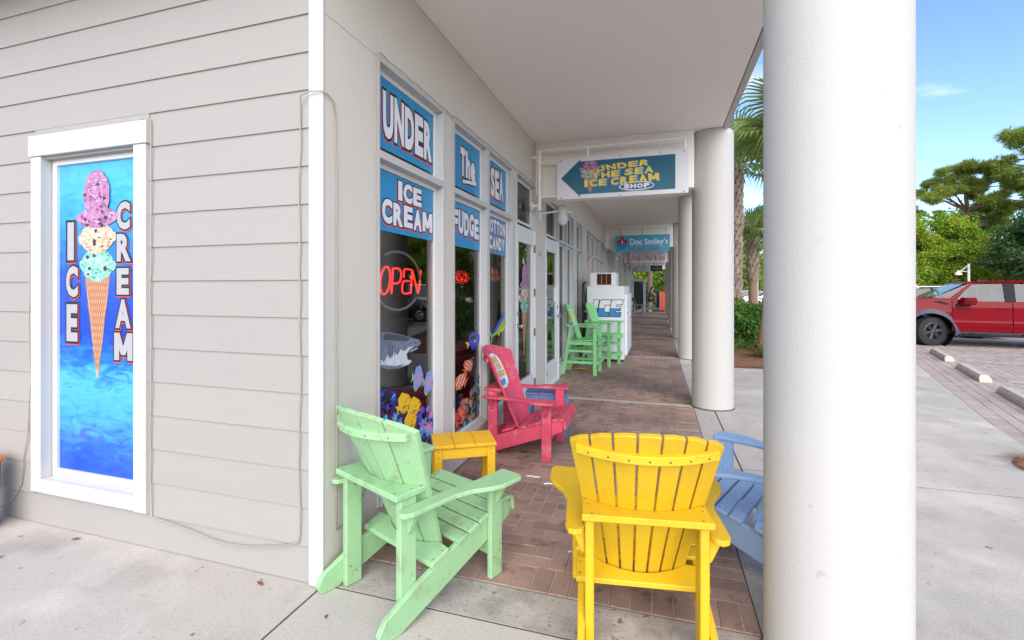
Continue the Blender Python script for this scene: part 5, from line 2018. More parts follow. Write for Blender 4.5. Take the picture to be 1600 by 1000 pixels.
def wheel(t, px, py, r, w, side, spokes=6, rimmat=RIMM, steer=0.0):
    """side = -1: outer face towards -y."""
    x = y = 0.0
    b = MB()
    prof = [(r * .60, -w * .5), (r * .86, -w * .5), (r * .95, -w * .44), (r, -w * .30), (r, w * .30), (r * .95, w * .44), (r * .86, w * .5), (r * .60, w * .5)]
    b.lathe(prof, lambda p, q, h: (x + p, y - h * side * -1, r + q), 36)
    n = 40                                                  # tread blocks
    for k in range(n):
        a = 2 * math.pi * k / n
        for o_ in (-0.36, 0.0, 0.36):
            aa = a + (0.07 if o_ == 0 else 0)
            ca, sa = math.cos(aa), math.sin(aa)
            ca2, sa2 = math.cos(aa + 0.10), math.sin(aa + 0.10)
            y0, y1 = y + o_ * w - w * .13, y + o_ * w + w * .13
            b.hexa([(x + ca * r * .97, y0, r + sa * r * .97), (x + ca2 * r * .97, y0, r + sa2 * r * .97), (x + ca2 * r * .97, y1, r + sa2 * r * .97), (x + ca * r * .97, y1, r + sa * r * .97)],
                   [(x + ca * r * 1.012, y0, r + sa * r * 1.012), (x + ca2 * r * 1.012, y0, r + sa2 * r * 1.012), (x + ca2 * r * 1.012, y1, r + sa2 * r * 1.012), (x + ca * r * 1.012, y1, r + sa * r * 1.012)])
    wh = smooth_by_angle(b.build('wheel', RUBBER, t), 30)
    wh.location = (px, py, 0)
    wh.rotation_euler = (0, 0, steer)
    b = MB()
    yo = y + side * w * 0.5
    R = r * 0.60
    b.lathe([(R * 1.04, -side * w * 1.0), (R * 1.04, side * 0.0), (R * .95, side * .008), (R * .90, -side * .02), (R * .86, -side * .10), (0, -side * .11)], lambda p, q, h: (x + p, yo + h, r + q), 32)
    for k in range(spokes):
        a = 2 * math.pi * k / spokes + 0.2
        for da in (-0.17, 0.17):
            c0, s0 = math.cos(a + da * 1.2), math.sin(a + da * 1.2)
            c1, s1 = math.cos(a + da * .6), math.sin(a + da * .6)
            b.tube([(x + c0 * R * .20, yo - side * .03, r + s0 * R * .20), (x + c1 * R * .93, yo - side * .012, r + s1 * R * .93)], [R * .10, R * .085], 6)
    b.lathe([(R * .26, -side * .05), (R * .24, -side * .01), (R * .12, side * .0), (0, side * .002)], lambda p, q, h: (x + p, yo + h, r + q), 16)
    b.build('rim', rimmat, wh)
    return wh


def arch_profile(x0, x1, zlow, top, arches):
    """outline of a body side: bottom with wheel arches from x0 to x1, then the given top points back."""
    pts = [(x0, zlow)]
    for cx, cz, R in arches:
        a0 = math.asin(max(-1, min(1, (zlow - cz) / R)))
        for k in range(13):
            t = math.pi - a0 - (math.pi - 2 * a0) * k / 12
            pts.append((cx + R * math.cos(t), cz + R * math.sin(t)))
    pts.append((x1, zlow))
    return pts + top


def truck():
    K = 0.835
    t = thing('pickup_truck', 'red four door pickup truck parked nose-in beyond the wheel stops', 'pickup truck', (6.57, 14.43, LZ), math.atan2(-0.187, 0.982), scale=K)
    RED = M('metallic_red_paint', lin(165, 6, 32, 0.46), 0.45, 0.02, 1, coat=0.25, metal=0.0, spec=0.06)
    fr = lambda a, b_, n: (a, n, b_)
    Wd = 2.02
    y0, y1 = 0.02, Wd
    body = arch_profile(-0.92, 5.0, 0.44, [(5.0, 0.60), (4.98, 1.30), (3.05, 1.33), (3.03, 1.35), (1.2, 1.35), (0.49, 1.43), (0.05, 1.45), (-0.55, 1.38), (-0.90, 1.28), (-0.98, 1.15), (-0.98, 0.60)], [(0, 0.43, 0.56), (3.69, 0.43, 0.56)])
    b = MB()
    n = len(body)
    inset = lambda z: 0.03 + 0.045 * max(0, (z - 1.15)) / 0.3 + 0.03 * max(0, 0.62 - z) / 0.2
    vs = []
    for (x, z) in body:
        vs.append((x, y0 + inset(z), z))
    for (x, z) in body:
        vs.append((x, y1 - inset(z), z))
    b.add(vs, [tuple(range(n - 1, -1, -1)), tuple(range(n, 2 * n))] + [(i, (i + 1) % n, n + (i + 1) % n, n + i) for i in range(n)])
    bo = b.build('body', RED, t, bevel=0.018)
    # hood bulge and cowl
    b = MB()
    b.hexa([(-0.86, 0.35, 1.27), (0.30, 0.35, 1.40), (0.30, 1.69, 1.40), (-0.86, 1.69, 1.27)], [(-0.70, 0.50, 1.36), (0.20, 0.50, 1.485), (0.20, 1.54, 1.485), (-0.70, 1.54, 1.36)])
    b.build('hood', RED, t, bevel=0.03)
    # wheel wells (dark)
    for cx in (0, 3.69):
        b = MB()
        b.lathe([(0.555, 0.10), (0.555, 1.92)], lambda p, q, h: (cx + p, h, 0.43 + q), 28)
        b.build('wheel_well', BLACK, t)
        for ys, s in ((y0, -1), (y1, 1)):
            b = MB()
            N = 16
            for k in range(N):
                a0, a1 = math.pi * (-0.06 + 1.12 * k / N), math.pi * (-0.06 + 1.12 * (k + 1) / N)
                ri, ro = 0.555, 0.70
                q = [(cx + ri * math.cos(a0), 0.43 + ri * math.sin(a0)), (cx + ri * math.cos(a1), 0.43 + ri * math.sin(a1)), (cx + ro * math.cos(a1) * 1.0, 0.43 + ro * math.sin(a1) * 1.03), (cx + ro * math.cos(a0), 0.43 + ro * math.sin(a0) * 1.03)]
                ya, yb = (ys - 0.035, ys + 0.06) if s < 0 else (ys + 0.035, ys - 0.06)
                b.hexa([(x, yb, z) for x, z in q], [(q[0][0], ya, q[0][1]), (q[1][0], ya, q[1][1]), (q[2][0], yb - s * -0.02 * 0, q[2][1]), (q[3][0], yb, q[3][1])])
            b.build('fender_flare', FLARE, t, smooth=False)
    for cx in (0, 3.69):
        wheel(t, cx, y0 + 0.16, 0.43, 0.30, -1, steer=math.radians(24) if cx == 0 else 0.0)
        wheel(t, cx, y1 - 0.16, 0.43, 0.30, 1, steer=math.radians(24) if cx == 0 else 0.0)
    # cab: roof and pillars
    gl = [(0.07, 1.46), (0.78, 1.885), (1.05, 1.945), (1.96, 1.955), (2.72, 1.90), (3.02, 1.36)]
    tum = lambda z: 0.06 + (z - 1.40) * 0.26
    b = MB()
    top = gl[1:5]
    vs = [(x, y0 + tum(z), z) for x, z in top] + [(x, y1 - tum(z), z) for x, z in top] + [(x, y0 + tum(z) + .02, z - 0.075) for x, z in top] + [(x, y1 - tum(z) - .02, z - 0.075) for x, z in top]
    n = 4
    fs = []
    for i in range(3):
        fs += [(i, i + 1, n + i + 1, n + i), (2 * n + i, 3 * n + i, 3 * n + i + 1, 2 * n + i + 1), (i, 2 * n + i, 2 * n + i + 1, i + 1), (n + i, n + i + 1, 3 * n + i + 1, 3 * n + i)]
    fs += [(0, n, 3 * n, 2 * n), (3, 2 * n + 3, 3 * n + 3, n + 3)]
    b.add(vs, fs)
    b.build('roof', RED, t, bevel=0.02)

    def pillar(pa, pb, w0, w1, mat, nm='pillar'):
        for ys, s in ((y0, 1), (y1, -1)):
            b = MB()
            (xa, za), (xb, zb) = pa, pb
            q = [(xa, za), (xa + w0, za), (xb + w1, zb), (xb, zb)]
            b.hexa([(x, ys + s * tum(z), z) for x, z in q], [(x, ys + s * (tum(z) + 0.05), z) for x, z in q])
            b.build(nm, mat, t, bevel=0.006)
    pillar((0.40, 1.40), (0.92, 1.885), 0.14, 0.10, RED)
    pillar((1.64, 1.345), (1.62, 1.885), 0.22, 0.24, TRIMB)
    pillar((2.70, 1.35), (2.50, 1.885), 0.34, 0.20, RED)
    # glass
    b = MB()
    b.add([(0.07, y0 + 0.14, 1.462), (0.80, y0 + 0.22, 1.875), (0.80, y1 - 0.22, 1.875), (0.07, y1 - 0.14, 1.462)], [(0, 1, 2, 3)])
    b.add([(0.075, y0 + 0.14, 1.455), (0.44, y0 + 0.085, 1.405), (0.93, y0 + 0.19, 1.885), (0.80, y0 + 0.22, 1.877)], [(0, 1, 2, 3)])
    b.build('windshield', CARGLASS, t)
    for (q, nm) in (([(0.56, 1.36), (1.645, 1.345), (1.625, 1.86), (1.00, 1.86), (0.93, 1.83)], 'window'), ([(1.87, 1.345), (2.72, 1.35), (2.54, 1.86), (1.87, 1.86)], 'window')):
        for ys, s in ((y0, 1), (y1, -1)):
            b = MB()
            b.add([(x, ys + s * (tum(z) + 0.012), z) for x, z in q], [tuple(range(len(q)))])
            b.build(nm, CARGLASS, t)
    b = MB()
    b.add([(2.62, y0 + 0.2, 1.88), (2.98, y0 + 0.14, 1.37), (2.98, y1 - 0.14, 1.37), (2.62, y1 - 0.2, 1.88)], [(0, 1, 2, 3)])
    b.build('rear_window', CARGLASS, t)
    b = MB()                                              # seats and dash, seen dimly through the glass
    for x in (1.25, 2.35):
        for ys in (0.30, 1.15):
            b.box(x, x + 0.16, ys, ys + 0.52, 0.9, 1.52)
            b.box(x + 0.03, x + 0.13, ys + 0.13, ys + 0.39, 1.53, 1.70)
    b.box(0.35, 0.75, 0.2, 1.8, 1.2, 1.42)
    b.build('seats', SEATM, t, bevel=0.03)
    b = MB()
    b.box(0.62, 3.0, 0.12, 1.88, 1.0, 1.33)
    b.build('cabin_floor', SEATM, t)
    # door seams, crease panels, handles, mirrors, steps
    for ys, s in ((y0, -1), (y1, 1)):
        yb = ys + s * -0.028
        for nm, xa, xb in (('door', 0.49, 1.775), ('door', 1.80, 2.86)):
            b = MB()
            q = [(xa, 0.47), (xb, 0.47), (xb, 1.325), (xa, 1.37 if xa < 1 else 1.325)]
            cols = []
            zs = [0.47, 0.55, 0.62, 0.735, 0.78, 1.05, 1.17, 1.325]
            off = [0.030, 0.022, 0.006, -0.004, 0.012, 0.014, 0.012, 0.040]
            vs = []
            for z, o_ in zip(zs, off):
                zz = z + (0.045 if (z == 1.325 and xa < 1) else 0)
                vs += [(xa, ys - s * (o_ * 0.9) + s * 0.002, zz), (xb, ys - s * (o_ * 0.9) + s * 0.002, z)]
            m_ = len(zs)
            inn = [(x, ys - s * 0.055, z) for x, _, z in vs]
            fs = [(2 * i, 2 * i + 1, 2 * i + 3, 2 * i + 2) for i in range(m_ - 1)]
            o2 = len(vs)
            fs += [(0, 2, o2 + 2, o2)] if False else []
            for i in range(m_ - 1):
                fs += [(2 * i, 2 * i + 2, o2 + 2 * i + 2, o2 + 2 * i), (2 * i + 1, o2 + 2 * i + 1, o2 + 2 * i + 3, 2 * i + 3)]
            fs += [(0, o2, o2 + 1, 1), (2 * m_ - 2, 2 * m_ - 1, o2 + 2 * m_ - 1, o2 + 2 * m_ - 2)]
            b.add(vs + inn, fs)
            d = b.build(nm, RED, t, bevel=0.004)
            hx = xb - 0.30
            b = MB()
            b.box(hx, hx + 0.24, ys + s * -0.012, ys + s * 0.022, 1.135, 1.165)
            b.build('handle', RED, d, bevel=0.008)
        b = MB()
        b.hexa([(0.60, ys + s * 0.02, 1.25), (0.97, ys + s * 0.02, 1.26), (0.97, ys + s * 0.24, 1.26), (0.66, ys + s * 0.24, 1.26)], [(0.64, ys + s * 0.02, 1.47), (0.97, ys + s * 0.02, 1.46), (0.97, ys + s * 0.24, 1.46), (0.72, ys + s * 0.24, 1.46)])
        mo = b.build('mirror', RED, t, bevel=0.03)
        b = MB()
        b.box(0.70, 0.88, ys + s * 0.242, ys + s * 0.250, 1.32, 1.37)
        b.box(0.58, 0.80, ys - s * 0.06, ys + s * 0.06, 1.20, 1.27)
        b.build('mirror_trim', TRIMB, mo)
        b = MB()
        b.box(0.62, 3.1, ys + s * 0.00, ys + s * 0.07, 0.335, 0.385)
        for x in (0.9, 2.0, 3.0):
            b.box(x, x + 0.08, ys - s * 0.15, ys + s * 0.0, 0.36, 0.42)
        b.build('side_step', TRIMB, t, bevel=0.01)
        b = MB()
        b.hexa([(0.06, ys - s * 0.055, 1.345), (0.24, ys - s * 0.055, 1.345), (0.46, ys - s * 0.045, 1.26), (0.34, ys - s * 0.045, 1.26)], [(0.06, ys - s * 0.040, 1.35), (0.24, ys - s * 0.030, 1.35), (0.46, ys - s * 0.012, 1.26), (0.34, ys - s * 0.012, 1.255)])
        b.build('fender_vent', TRIMB, t)
        b = MB()
        b.box(0.56, 3.05, ys - s * 0.25, ys - s * 0.05, 0.40, 0.455)
        b.build('sill', BLACK, t)
    b = MB()
    b.box(-1.10, -0.90, 0.10, Wd - 0.10, 0.50, 0.78)
    b.build('bumper', TRIMB, t, bevel=0.03)
    b = MB()
    b.box(-1.005, -0.97, 0.45, Wd - 0.45, 0.82, 1.20)
    b.build('grille', TRIMB, t, bevel=0.01)
    for ys in (0.10, Wd - 0.42):
        b = MB()
        b.box(-1.01, -0.92, ys, ys + 0.32, 0.95, 1.17)
        b.build('headlight', LENS, t, bevel=0.02)
        b = MB()
        b.box(4.96, 5.02, ys, ys + 0.2, 0.9, 1.25)
        b.build('tail_light', TAIL, t)
    b = MB()
    b.box(-0.6, 4.8, 0.4, 1.6, 0.36, 0.52)
    b.build('chassis', BLACK, t)
    return t


truck()


def car(label, loc, rz, col, kind='suv', K=0.86, group='cars in the parking lot', roof=None):
    """side profile facing -x, body toward +y; loc = near front wheel contact."""
    t = thing('parked_car', label, 'car', loc, rz, group, scale=K)
    P = M('car_paint', lin(*col, 0.85), 0.25, 0.02, 1, coat=0.7)
    RP = P if roof is None else M('car_roof_paint', lin(*roof, 0.9), 0.3, 0.02, 1, coat=0.5)
    if kind == 'suv':
        low = [(3.75, 0.55), (3.78, 0.95), (3.70, 1.10), (0.45, 1.12), (-0.55, 1.00), (-0.80, 0.80), (-0.82, 0.5)]
        gl = [(0.40, 1.11), (1.15, 1.66), (2.0, 1.74), (3.2, 1.70), (3.70, 1.10)]
        wb, R = 2.80, 0.37
    else:
        low = [(3.68, 0.5), (3.72, 0.85), (3.60, 0.98), (0.35, 0.97), (-0.60, 0.82), (-0.82, 0.66), (-0.84, 0.4)]
        gl = [(0.35, 0.97), (1.15, 1.38), (1.75, 1.44), (2.4, 1.40), (3.25, 0.99)]
        wb, R = 2.75, 0.33
    Wd = 1.84
    b = MB()
    body = arch_profile(-0.82, 3.72, 0.30, low, [(0, R, R + .07), (wb, R, R + .07)])
    n = len(body)
    ins = lambda z: 0.02 + 0.06 * max(0, z - 0.8) / 0.3
    vs = [(x, ins(z), z) for x, z in body] + [(x, Wd - ins(z), z) for x, z in body]
    b.add(vs, [tuple(range(n - 1, -1, -1)), tuple(range(n, 2 * n))] + [(i, (i + 1) % n, n + (i + 1) % n, n + i) for i in range(n)])
    smooth_by_angle(b.build('body', P, t, bevel=0.03), 30)
    tum = lambda z: 0.09 + (z - low[2][1]) * 0.33
    b = MB()
    top = gl[1:4]
    vs = [(x, tum(z), z) for x, z in top] + [(x, Wd - tum(z), z) for x, z in top] + [(x, tum(z) + .02, z - .06) for x, z in top] + [(x, Wd - tum(z) - .02, z - .06) for x, z in top]
    m_ = 3
    fs = []
    for i in range(2):
        fs += [(i, i + 1, m_ + i + 1, m_ + i), (2 * m_ + i, 3 * m_ + i, 3 * m_ + i + 1, 2 * m_ + i + 1), (i, 2 * m_ + i, 2 * m_ + i + 1, i + 1), (m_ + i, m_ + i + 1, 3 * m_ + i + 1, 3 * m_ + i)]
    fs += [(0, m_, 3 * m_, 2 * m_), (2, 2 * m_ + 2, 3 * m_ + 2, m_ + 2)]
    b.add(vs, fs)
    b.build('roof', RP, t, bevel=0.015)
    b = MB()
    g = gl
    N = len(g)
    vs = [(x, tum(z) + 0.015, z - 0.004) for x, z in g] + [(x, Wd - tum(z) - 0.015, z - 0.004) for x, z in g]
    fs = [tuple(range(N)), tuple(range(2 * N - 1, N - 1, -1))] + [(i, N + i, N + i + 1, i + 1) for i in (0, N - 2)]
    b.add(vs, fs)
    b.build('windows', DARKGLASS, t)
    for xa, xb in ((gl[0][0], gl[1][0]), (1.75, 1.72), (2.75, 2.68), (gl[4][0] - .02, gl[3][0])):
        for s in (0, 1):
            za, zb = low[2][1], (gl[1][1] if xa < 1 else gl[2][1] - .03 if xa < 2 else gl[3][1])
            Y = lambda z: tum(z) if s == 0 else Wd - tum(z) - .02
            b = MB()
            b.hexa([(xa, Y(za), za), (xa + .08, Y(za), za), (xb + .08, Y(zb), zb), (xb, Y(zb), zb)], [(xa, Y(za) + .02, za), (xa + .08, Y(za) + .02, za), (xb + .08, Y(zb) + .02, zb), (xb, Y(zb) + .02, zb)])
            b.build('pillar', P if xa < 1 or xa > 3 else TRIMB, t)
    for x in (0, wb):
        for y, s in ((0.12, -1), (Wd - 0.12, 1)):
            wheel(t, x, y, R, 0.22, s, 5, STEEL)
    for s in (0.06, Wd - 0.4):
        b = MB()
        b.box(-0.845, -0.70, s, s + 0.34, 0.66, 0.80)
        b.build('headlight', LENS, t, bevel=0.03)
        b = MB()
        b.box(3.66, 3.785, s, s + 0.34, 0.78, 0.98)
        b.build('tail_light', TAIL, t, bevel=0.02)
    b = MB()
    for s in (-0.02, Wd - 0.03):
        b.box(0.75, 0.95, s - .08, s + .13, 1.0 if kind == 'suv' else 0.9, 1.13 if kind == 'suv' else 1.02)
    b.build('mirror', P, t, bevel=0.02)
    b = MB()
    b.box(-0.5, 3.4, 0.3, 1.5, 0.2, 0.32)
    b.build('underbody', BLACK, t)
    if kind == 'suv':
        b = MB()
        for s in (0.36, Wd - 0.38):
            b.tube([(1.25, s, 1.74), (3.1, s, 1.75)], 0.02, 6)
        b.build('roof_rail', CHROME, t)
    return t


HEAD_ = math.atan2(-0.309, 0.951)
car('dark blue grey estate car parked beyond the red truck, its roof rails showing', (6.4, 17.6, LZ), HEAD_, (60, 70, 92), 'suv', 0.86)
car('white van-like car with a white roof behind the red truck and the dark car', (5.9, 21.3, LZ), HEAD_, (232, 232, 234), 'suv', 0.94)
car('white car parked behind the palm trunks, left one seen between the columns', (4.6, 35.5, LZ), HEAD_ + 0.5, (226, 230, 236), 'sedan', 0.92)
car('white car parked behind the palm trunks, right one beside the thin white lamp post', (6.3, 35.0, LZ), HEAD_ + 0.4, (236, 238, 240), 'suv', 0.84)
car('silver grey car parked in the far row of the lot', (9.5, 26.0, LZ), HEAD_, (170, 174, 180), 'sedan', 0.88)

# ------------------------------------------------------------------ lamp posts
def street_lamp(label, loc, H, rz, r=0.06):
    t = thing('street_lamp', label, 'street lamp', loc, rz, 'white parking lot lamp posts')
    b = MB()
    b.lathe([(0.0, 0), (0.14, 0), (0.14, 0.25), (0.07, 0.32), (0, 0.32)], lambda p, q, h: (p, q, h), 16)
    b.tube([(0, 0, 0.3), (0, 0, H)], [r, r * 0.8], 12)
    smooth_by_angle(b.build('post', WPIPE, t))
    b = MB()
    b.tube([(0, 0, H - 0.10), (-0.62, 0, H - 0.56)], 0.035, 8)
    b.tube([(0, 0, H - 0.60), (-0.8, 0, H - 0.58)], 0.035, 8)
    b.build('arm', WPIPE, t, smooth=True)
    b = MB()
    b.lathe([(0, 0.0), (0.05, 0.0), (0.07, -0.08), (0.16, -0.20), (0.19, -0.34), (0.17, -0.34), (0.0, -0.30)], lambda p, q, h: (-0.80 + p * 1.25, q * 1.25, H - 0.52 + h), 18)
    smooth_by_angle(b.build('lamp_shade', WPIPE, t), 35)
    return t


street_lamp('white gooseneck lamp post behind the red truck in front of the yellow green trees', (22.7, 44.7, -0.07), 3.38, math.radians(17), 0.10)
street_lamp('thin white lamp post seen between the palm trunks', (5.35, 29.6, -0.07), 3.4, math.radians(60), 0.085)

# ------------------------------------------------------------------ planting beds
def flat_bed(name, pts, z, mat, mound=0.03):
    b = MB()
    n = len(pts)
    cx, cy_ = sum(p[0] for p in pts) / n, sum(p[1] for p in pts) / n
    ins = [(cx + (x - cx) * 0.9, cy_ + (y - cy_) * 0.9) for x, y in pts]
    b.add([(x, y, -0.07) for x, y in pts] + [(x, y, z) for x, y in pts] + [(x, y, z + mound) for x, y in ins],
          [(i, (i + 1) % n, n + (i + 1) % n, n + i) for i in range(n)] + [(n + i, n + (i + 1) % n, 2 * n + (i + 1) % n, 2 * n + i) for i in range(n)] + [tuple(range(2 * n, 3 * n))])
    return b.build(name, mat, None, kind='structure')


flat_bed('planting_bed', [(1.205, 9.11), (2.0, 9.13), (2.85, 9.2), (3.2, 14), (4.0, 20), (5.0, 31), (1.205, 31)], 0.004, MULCH, 0.05)
tw = [(2.70 + 0.34 * (1 - math.cos(t)) + rng.uniform(-.02, .02), 4.72 + 0.30 * math.sin(t) + rng.uniform(-.02, .02)) for t in np.linspace(0, 2 * math.pi, 22)[:-1]]
flat_bed('tree_pit', tw, 0.006, MULCH, 0.014)
# loose pine straw on the beds
b = MB()
r = random.Random(8)
for k in range(5200):
    if k < 700:
        t_, q = r.uniform(0, 6.28), r.random() ** .5
        x, y = 3.04 + 0.37 * q * math.cos(t_), 4.72 + 0.33 * q * math.sin(t_)
        z0 = 0.012
    else:
        x, y = r.uniform(1.25, 2.9), 9.15 + 5.5 * r.random() ** 1.6
        z0 = 0.05 if 1.4 < x < 2.7 and y > 9.6 else 0.02
    a, L = r.uniform(0, 6.28), r.uniform(.03, .09)
    dx, dy = math.cos(a) * L, math.sin(a) * L
    z = z0 + r.uniform(0.0, .02)
    b.add([(x - dx - dy * .05, y - dy + dx * .05, z), (x - dx + dy * .05, y - dy - dx * .05, z), (x + dx, y + dy, z + r.uniform(-.01, .02))], [(0, 1, 2)])
b.build('pine_straw', M('straw_needles', lin(176, 128, 98, 0.8), 0.9, 0.1, 3, island=0.35, coords='pos'), None, kind='stuff')

# ------------------------------------------------------------------ trees and plants
L_PINE = leaf_mat('pine_needles', (0.330, 0.400, 0.080, 1), 0.03, 0.4, 0.5)
L_VINE = leaf_mat('vine_leaves', (0.320, 0.440, 0.040, 1), 0.04, 0.4, 0.5)
L_GREEN = leaf_mat('tree_leaves', (0.260, 0.370, 0.050, 1), 0.03, 0.4, 0.5)
L_OAK = leaf_mat('oak_leaves', (0.085, 0.160, 0.050, 1), 0.02, 0.4, 0.45)
L_OLIVE = leaf_mat('olive_leaves', (0.170, 0.190, 0.045, 1), 0.03, 0.35, 0.35)
L_BUSH = leaf_mat('shrub_leaves', (0.120, 0.260, 0.040, 1), 0.02, 0.4, 0.45)
L_PALM = leaf_mat('palm_frond_green', (0.230, 0.330, 0.100, 1), 0.02, 0.3, 0.45)
L_STRAW = leaf_mat('straw_grass', (0.20, 0.22, 0.075, 1), 0.03, 0.35, 0.3)
BARK = M('grey_bark', lin(142, 126, 112, 0.8), 0.95, 0.25, 7, bump=1.0, bs=9, stretch=(2, 2, 0.5), spots=[(lin(70, 58, 50), 6, 0.5, 0.68, 0.6)])
PBARK = M('pine_bark', lin(150, 122, 106, 0.8), 0.95, 0.25, 5, bump=1.0, bs=8, stretch=(2, 2, 0.6), spots=[(lin(80, 62, 54), 5, 0.5, 0.66, 0.6)])
BOOT = M('palm_boots', lin(168, 152, 138, 0.85), 0.9, 0.25, 12, island=0.22, bump=0.6, bs=40, spots=[(lin(86, 66, 52), 9, 0.5, 0.68, 0.6)])
PTRUNK = M('palm_trunk', lin(150, 126, 108, 0.82), 0.95, 0.2, 8, bump=0.9, bs=22, stretch=(0.4, 0.4, 3), spots=[(lin(150, 86, 56), 3, 0.5, 0.66, 0.6)])


def leaf_cloud(name, clumps, n, size, mat, parent, seed, needle=False, flat=0.35):
    """n leaf faces spread through ellipsoid clumps (x, y, z, rx, ry, rz)."""
    R = np.random.default_rng(seed)
    C = np.array(clumps, float)
    wts = C[:, 3] * C[:, 4] ** 0.5 * C[:, 5] ** 0.5
    idx = R.choice(len(C), n, p=wts / wts.sum())
    d = R.normal(size=(n, 3))
    d /= np.linalg.norm(d, axis=1)[:, None]
    rad = R.random(n) ** 0.42
    rad = np.where(R.random(n) < 0.10, rad * 1.22, rad)
    # ragged surface: clump radius modulated by direction
    ph = R.random((len(C), 3)) * 6.28
    wob_ = 1 + 0.22 * np.sin(d[:, 0] * 5 + ph[idx, 0]) * np.sin(d[:, 1] * 5 + ph[idx, 1]) + 0.15 * np.sin(d[:, 2] * 7 + ph[idx, 2])
    P = C[idx, :3] + d * (rad * wob_)[:, None] * C[idx, 3:6]
    nrm = d * 0.6 + R.normal(size=(n, 3)) * 0.6 + np.array([0, 0, flat])
    nrm /= np.linalg.norm(nrm, axis=1)[:, None]
    a = np.cross(nrm, R.normal(size=(n, 3)))
    a /= np.linalg.norm(a, axis=1)[:, None]
    b_ = np.cross(nrm, a)
    s = size * R.uniform(0.6, 1.35, n)[:, None]
    if needle:
        k = 5
        P = np.repeat(P, k, 0)
        dirs = np.repeat(nrm, k, 0) + R.normal(size=(n * k, 3)) * 0.75
        dirs /= np.linalg.norm(dirs, axis=1)[:, None]
        sd = np.cross(dirs, R.normal(size=(n * k, 3)))
        sd /= np.linalg.norm(sd, axis=1)[:, None]
        s = np.repeat(s, k, 0)
        V = np.stack([P - sd * s * 0.07, P + sd * s * 0.07, P + dirs * s], 1)
        m_ = 3
    else:
        V = np.stack([P - a * s * 0.55, P + b_ * s * 0.32, P + a * s * 0.55, P - b_ * s * 0.32], 1)
        m_ = 4
    cnt = len(V)
    me = bpy.data.meshes.new(name)
    me.vertices.add(cnt * m_)
    me.vertices.foreach_set('co', V.reshape(-1).astype(np.float32))
    me.loops.add(cnt * m_)
    me.loops.foreach_set('vertex_index', np.arange(cnt * m_, dtype=np.int32))
    me.polygons.add(cnt)
    me.polygons.foreach_set('loop_start', np.arange(cnt, dtype=np.int32) * m_)
    me.polygons.foreach_set('loop_total', np.full(cnt, m_, dtype=np.int32))
    me.materials.append(mat)
    me.update(calc_edges=True)
    return link(name, me, parent)


def limbs(trunk, tips, r0, mat, parent, seed, thin=0.22):
    r = random.Random(seed)
    b = MB()
    n = len(trunk)
    b.tube(trunk, [r0 * (1 - 0.72 * i / (n - 1)) for i in range(n)], 10)
    tv = [Vector(p) for p in trunk]
    for tip in tips:
        tip = Vector(tip)
        # leave the trunk below the tip
        k = min(range(n), key=lambda i: abs(tv[i].z - (tip.z - 0.35 * (tip.xy - tv[i].xy).length)))
        k = max(1, min(k, n - 1))
        a = tv[k]
        L = (tip - a).length
        mid = a.lerp(tip, 0.45) + Vector((r.uniform(-.1, .1) * L, r.uniform(-.1, .1) * L, r.uniform(-.02, .12) * L))
        rr = r0 * thin * (1.2 - 0.5 * k / n) + 0.008
        b.tube([a, a.lerp(mid, .5) + Vector((0, 0, .02 * L)), mid, mid.lerp(tip, .55) + Vector((r.uniform(-.05, .05) * L, 0, .03 * L)), tip], [rr, rr * .85, rr * .7, rr * .5, rr * .25], 7)
    return b.build('trunk', mat, parent, smooth=True)


def tree(name, label, loc, H, r0, clumps, n, size, lmat, bmat, seed, group=None, needle=False, lean=(0, 0), cat='tree', trunk=True):
    t = thing(name, label, cat, loc, 0, group)
    r = random.Random(seed)
    if trunk:
        tp = [(lean[0] * i / 7 + r.uniform(-.02, .02) * H * (i > 0), lean[1] * i / 7 + r.uniform(-.02, .02) * H * (i > 0), H * i / 7) for i in range(8)]
        limbs(tp, [(c[0], c[1], c[2] - c[5] * .2) for c in clumps], r0, bmat, t, seed)
    leaf_cloud('crown', clumps, n, size, lmat, t, seed, needle)
    return t


def rnd_clumps(seed, n, R, z0, z1, r0, r1, shape=lambda k: 1.0, squash=0.8):
    r = random.Random(seed)
    out = []
    for i in range(n):
        k = (i + 0.5) / n
        z = z0 + (z1 - z0) * k
        a = i * 2.399 + r.uniform(-.4, .4)
        q = R * shape(k) * r.uniform(.35, 1.0)
        s = r.uniform(r0, r1)
        out.append((q * math.cos(a), q * math.sin(a), z + r.uniform(-.3, .3), s, s, s * squash))
    return out


TG = 'trees around the parking lot'
# tall flat-topped pine
pc = []
r = random.Random(14)
Rv = Vector((math.cos(YAW), math.sin(YAW), 0))
for dx, z, w_, k in ((-3.6, 9.3, .9, 4), (-2.8, 10.3, 1.1, 6), (-1.6, 11.4, 1.2, 7), (-0.3, 12.1, 1.3, 7), (1.1, 12.1, 1.2, 7), (2.3, 11.2, 1.1, 6), (3.3, 10.1, 1.0, 5), (2.6, 9.2, .9, 4), (-3.5, 8.4, .7, 3), (-2.0, 9.7, .8, 3), (0.5, 10.7, .9, 4), (-0.8, 10.4, .7, 3),
                     (2.9, 8.4, .7, 3), (1.7, 7.6, .7, 3), (1.1, 6.9, .7, 3), (-1.2, 7.6, .5, 2), (3.7, 9.2, .6, 2), (1.5, 9.8, .7, 3)):
    for q in range(k):
        dd = r.uniform(-1.7, 1.7)
        p = Rv * (dx + r.uniform(-w_, w_)) + Vector((-Rv.y, Rv.x, 0)) * dd
        s_ = r.uniform(.38, .62)
        pc.append((p.x, p.y, z + r.uniform(-.45, .45), s_, s_, s_ * .55))
tree('pine_tree', 'tall spreading pine with a flat open crown behind the red truck', (26.3, 52.1, -0.07), 11.6, 0.36, pc, 14000, 0.34, L_PINE, PBARK, 3, TG, True, (-0.2, 0.1))
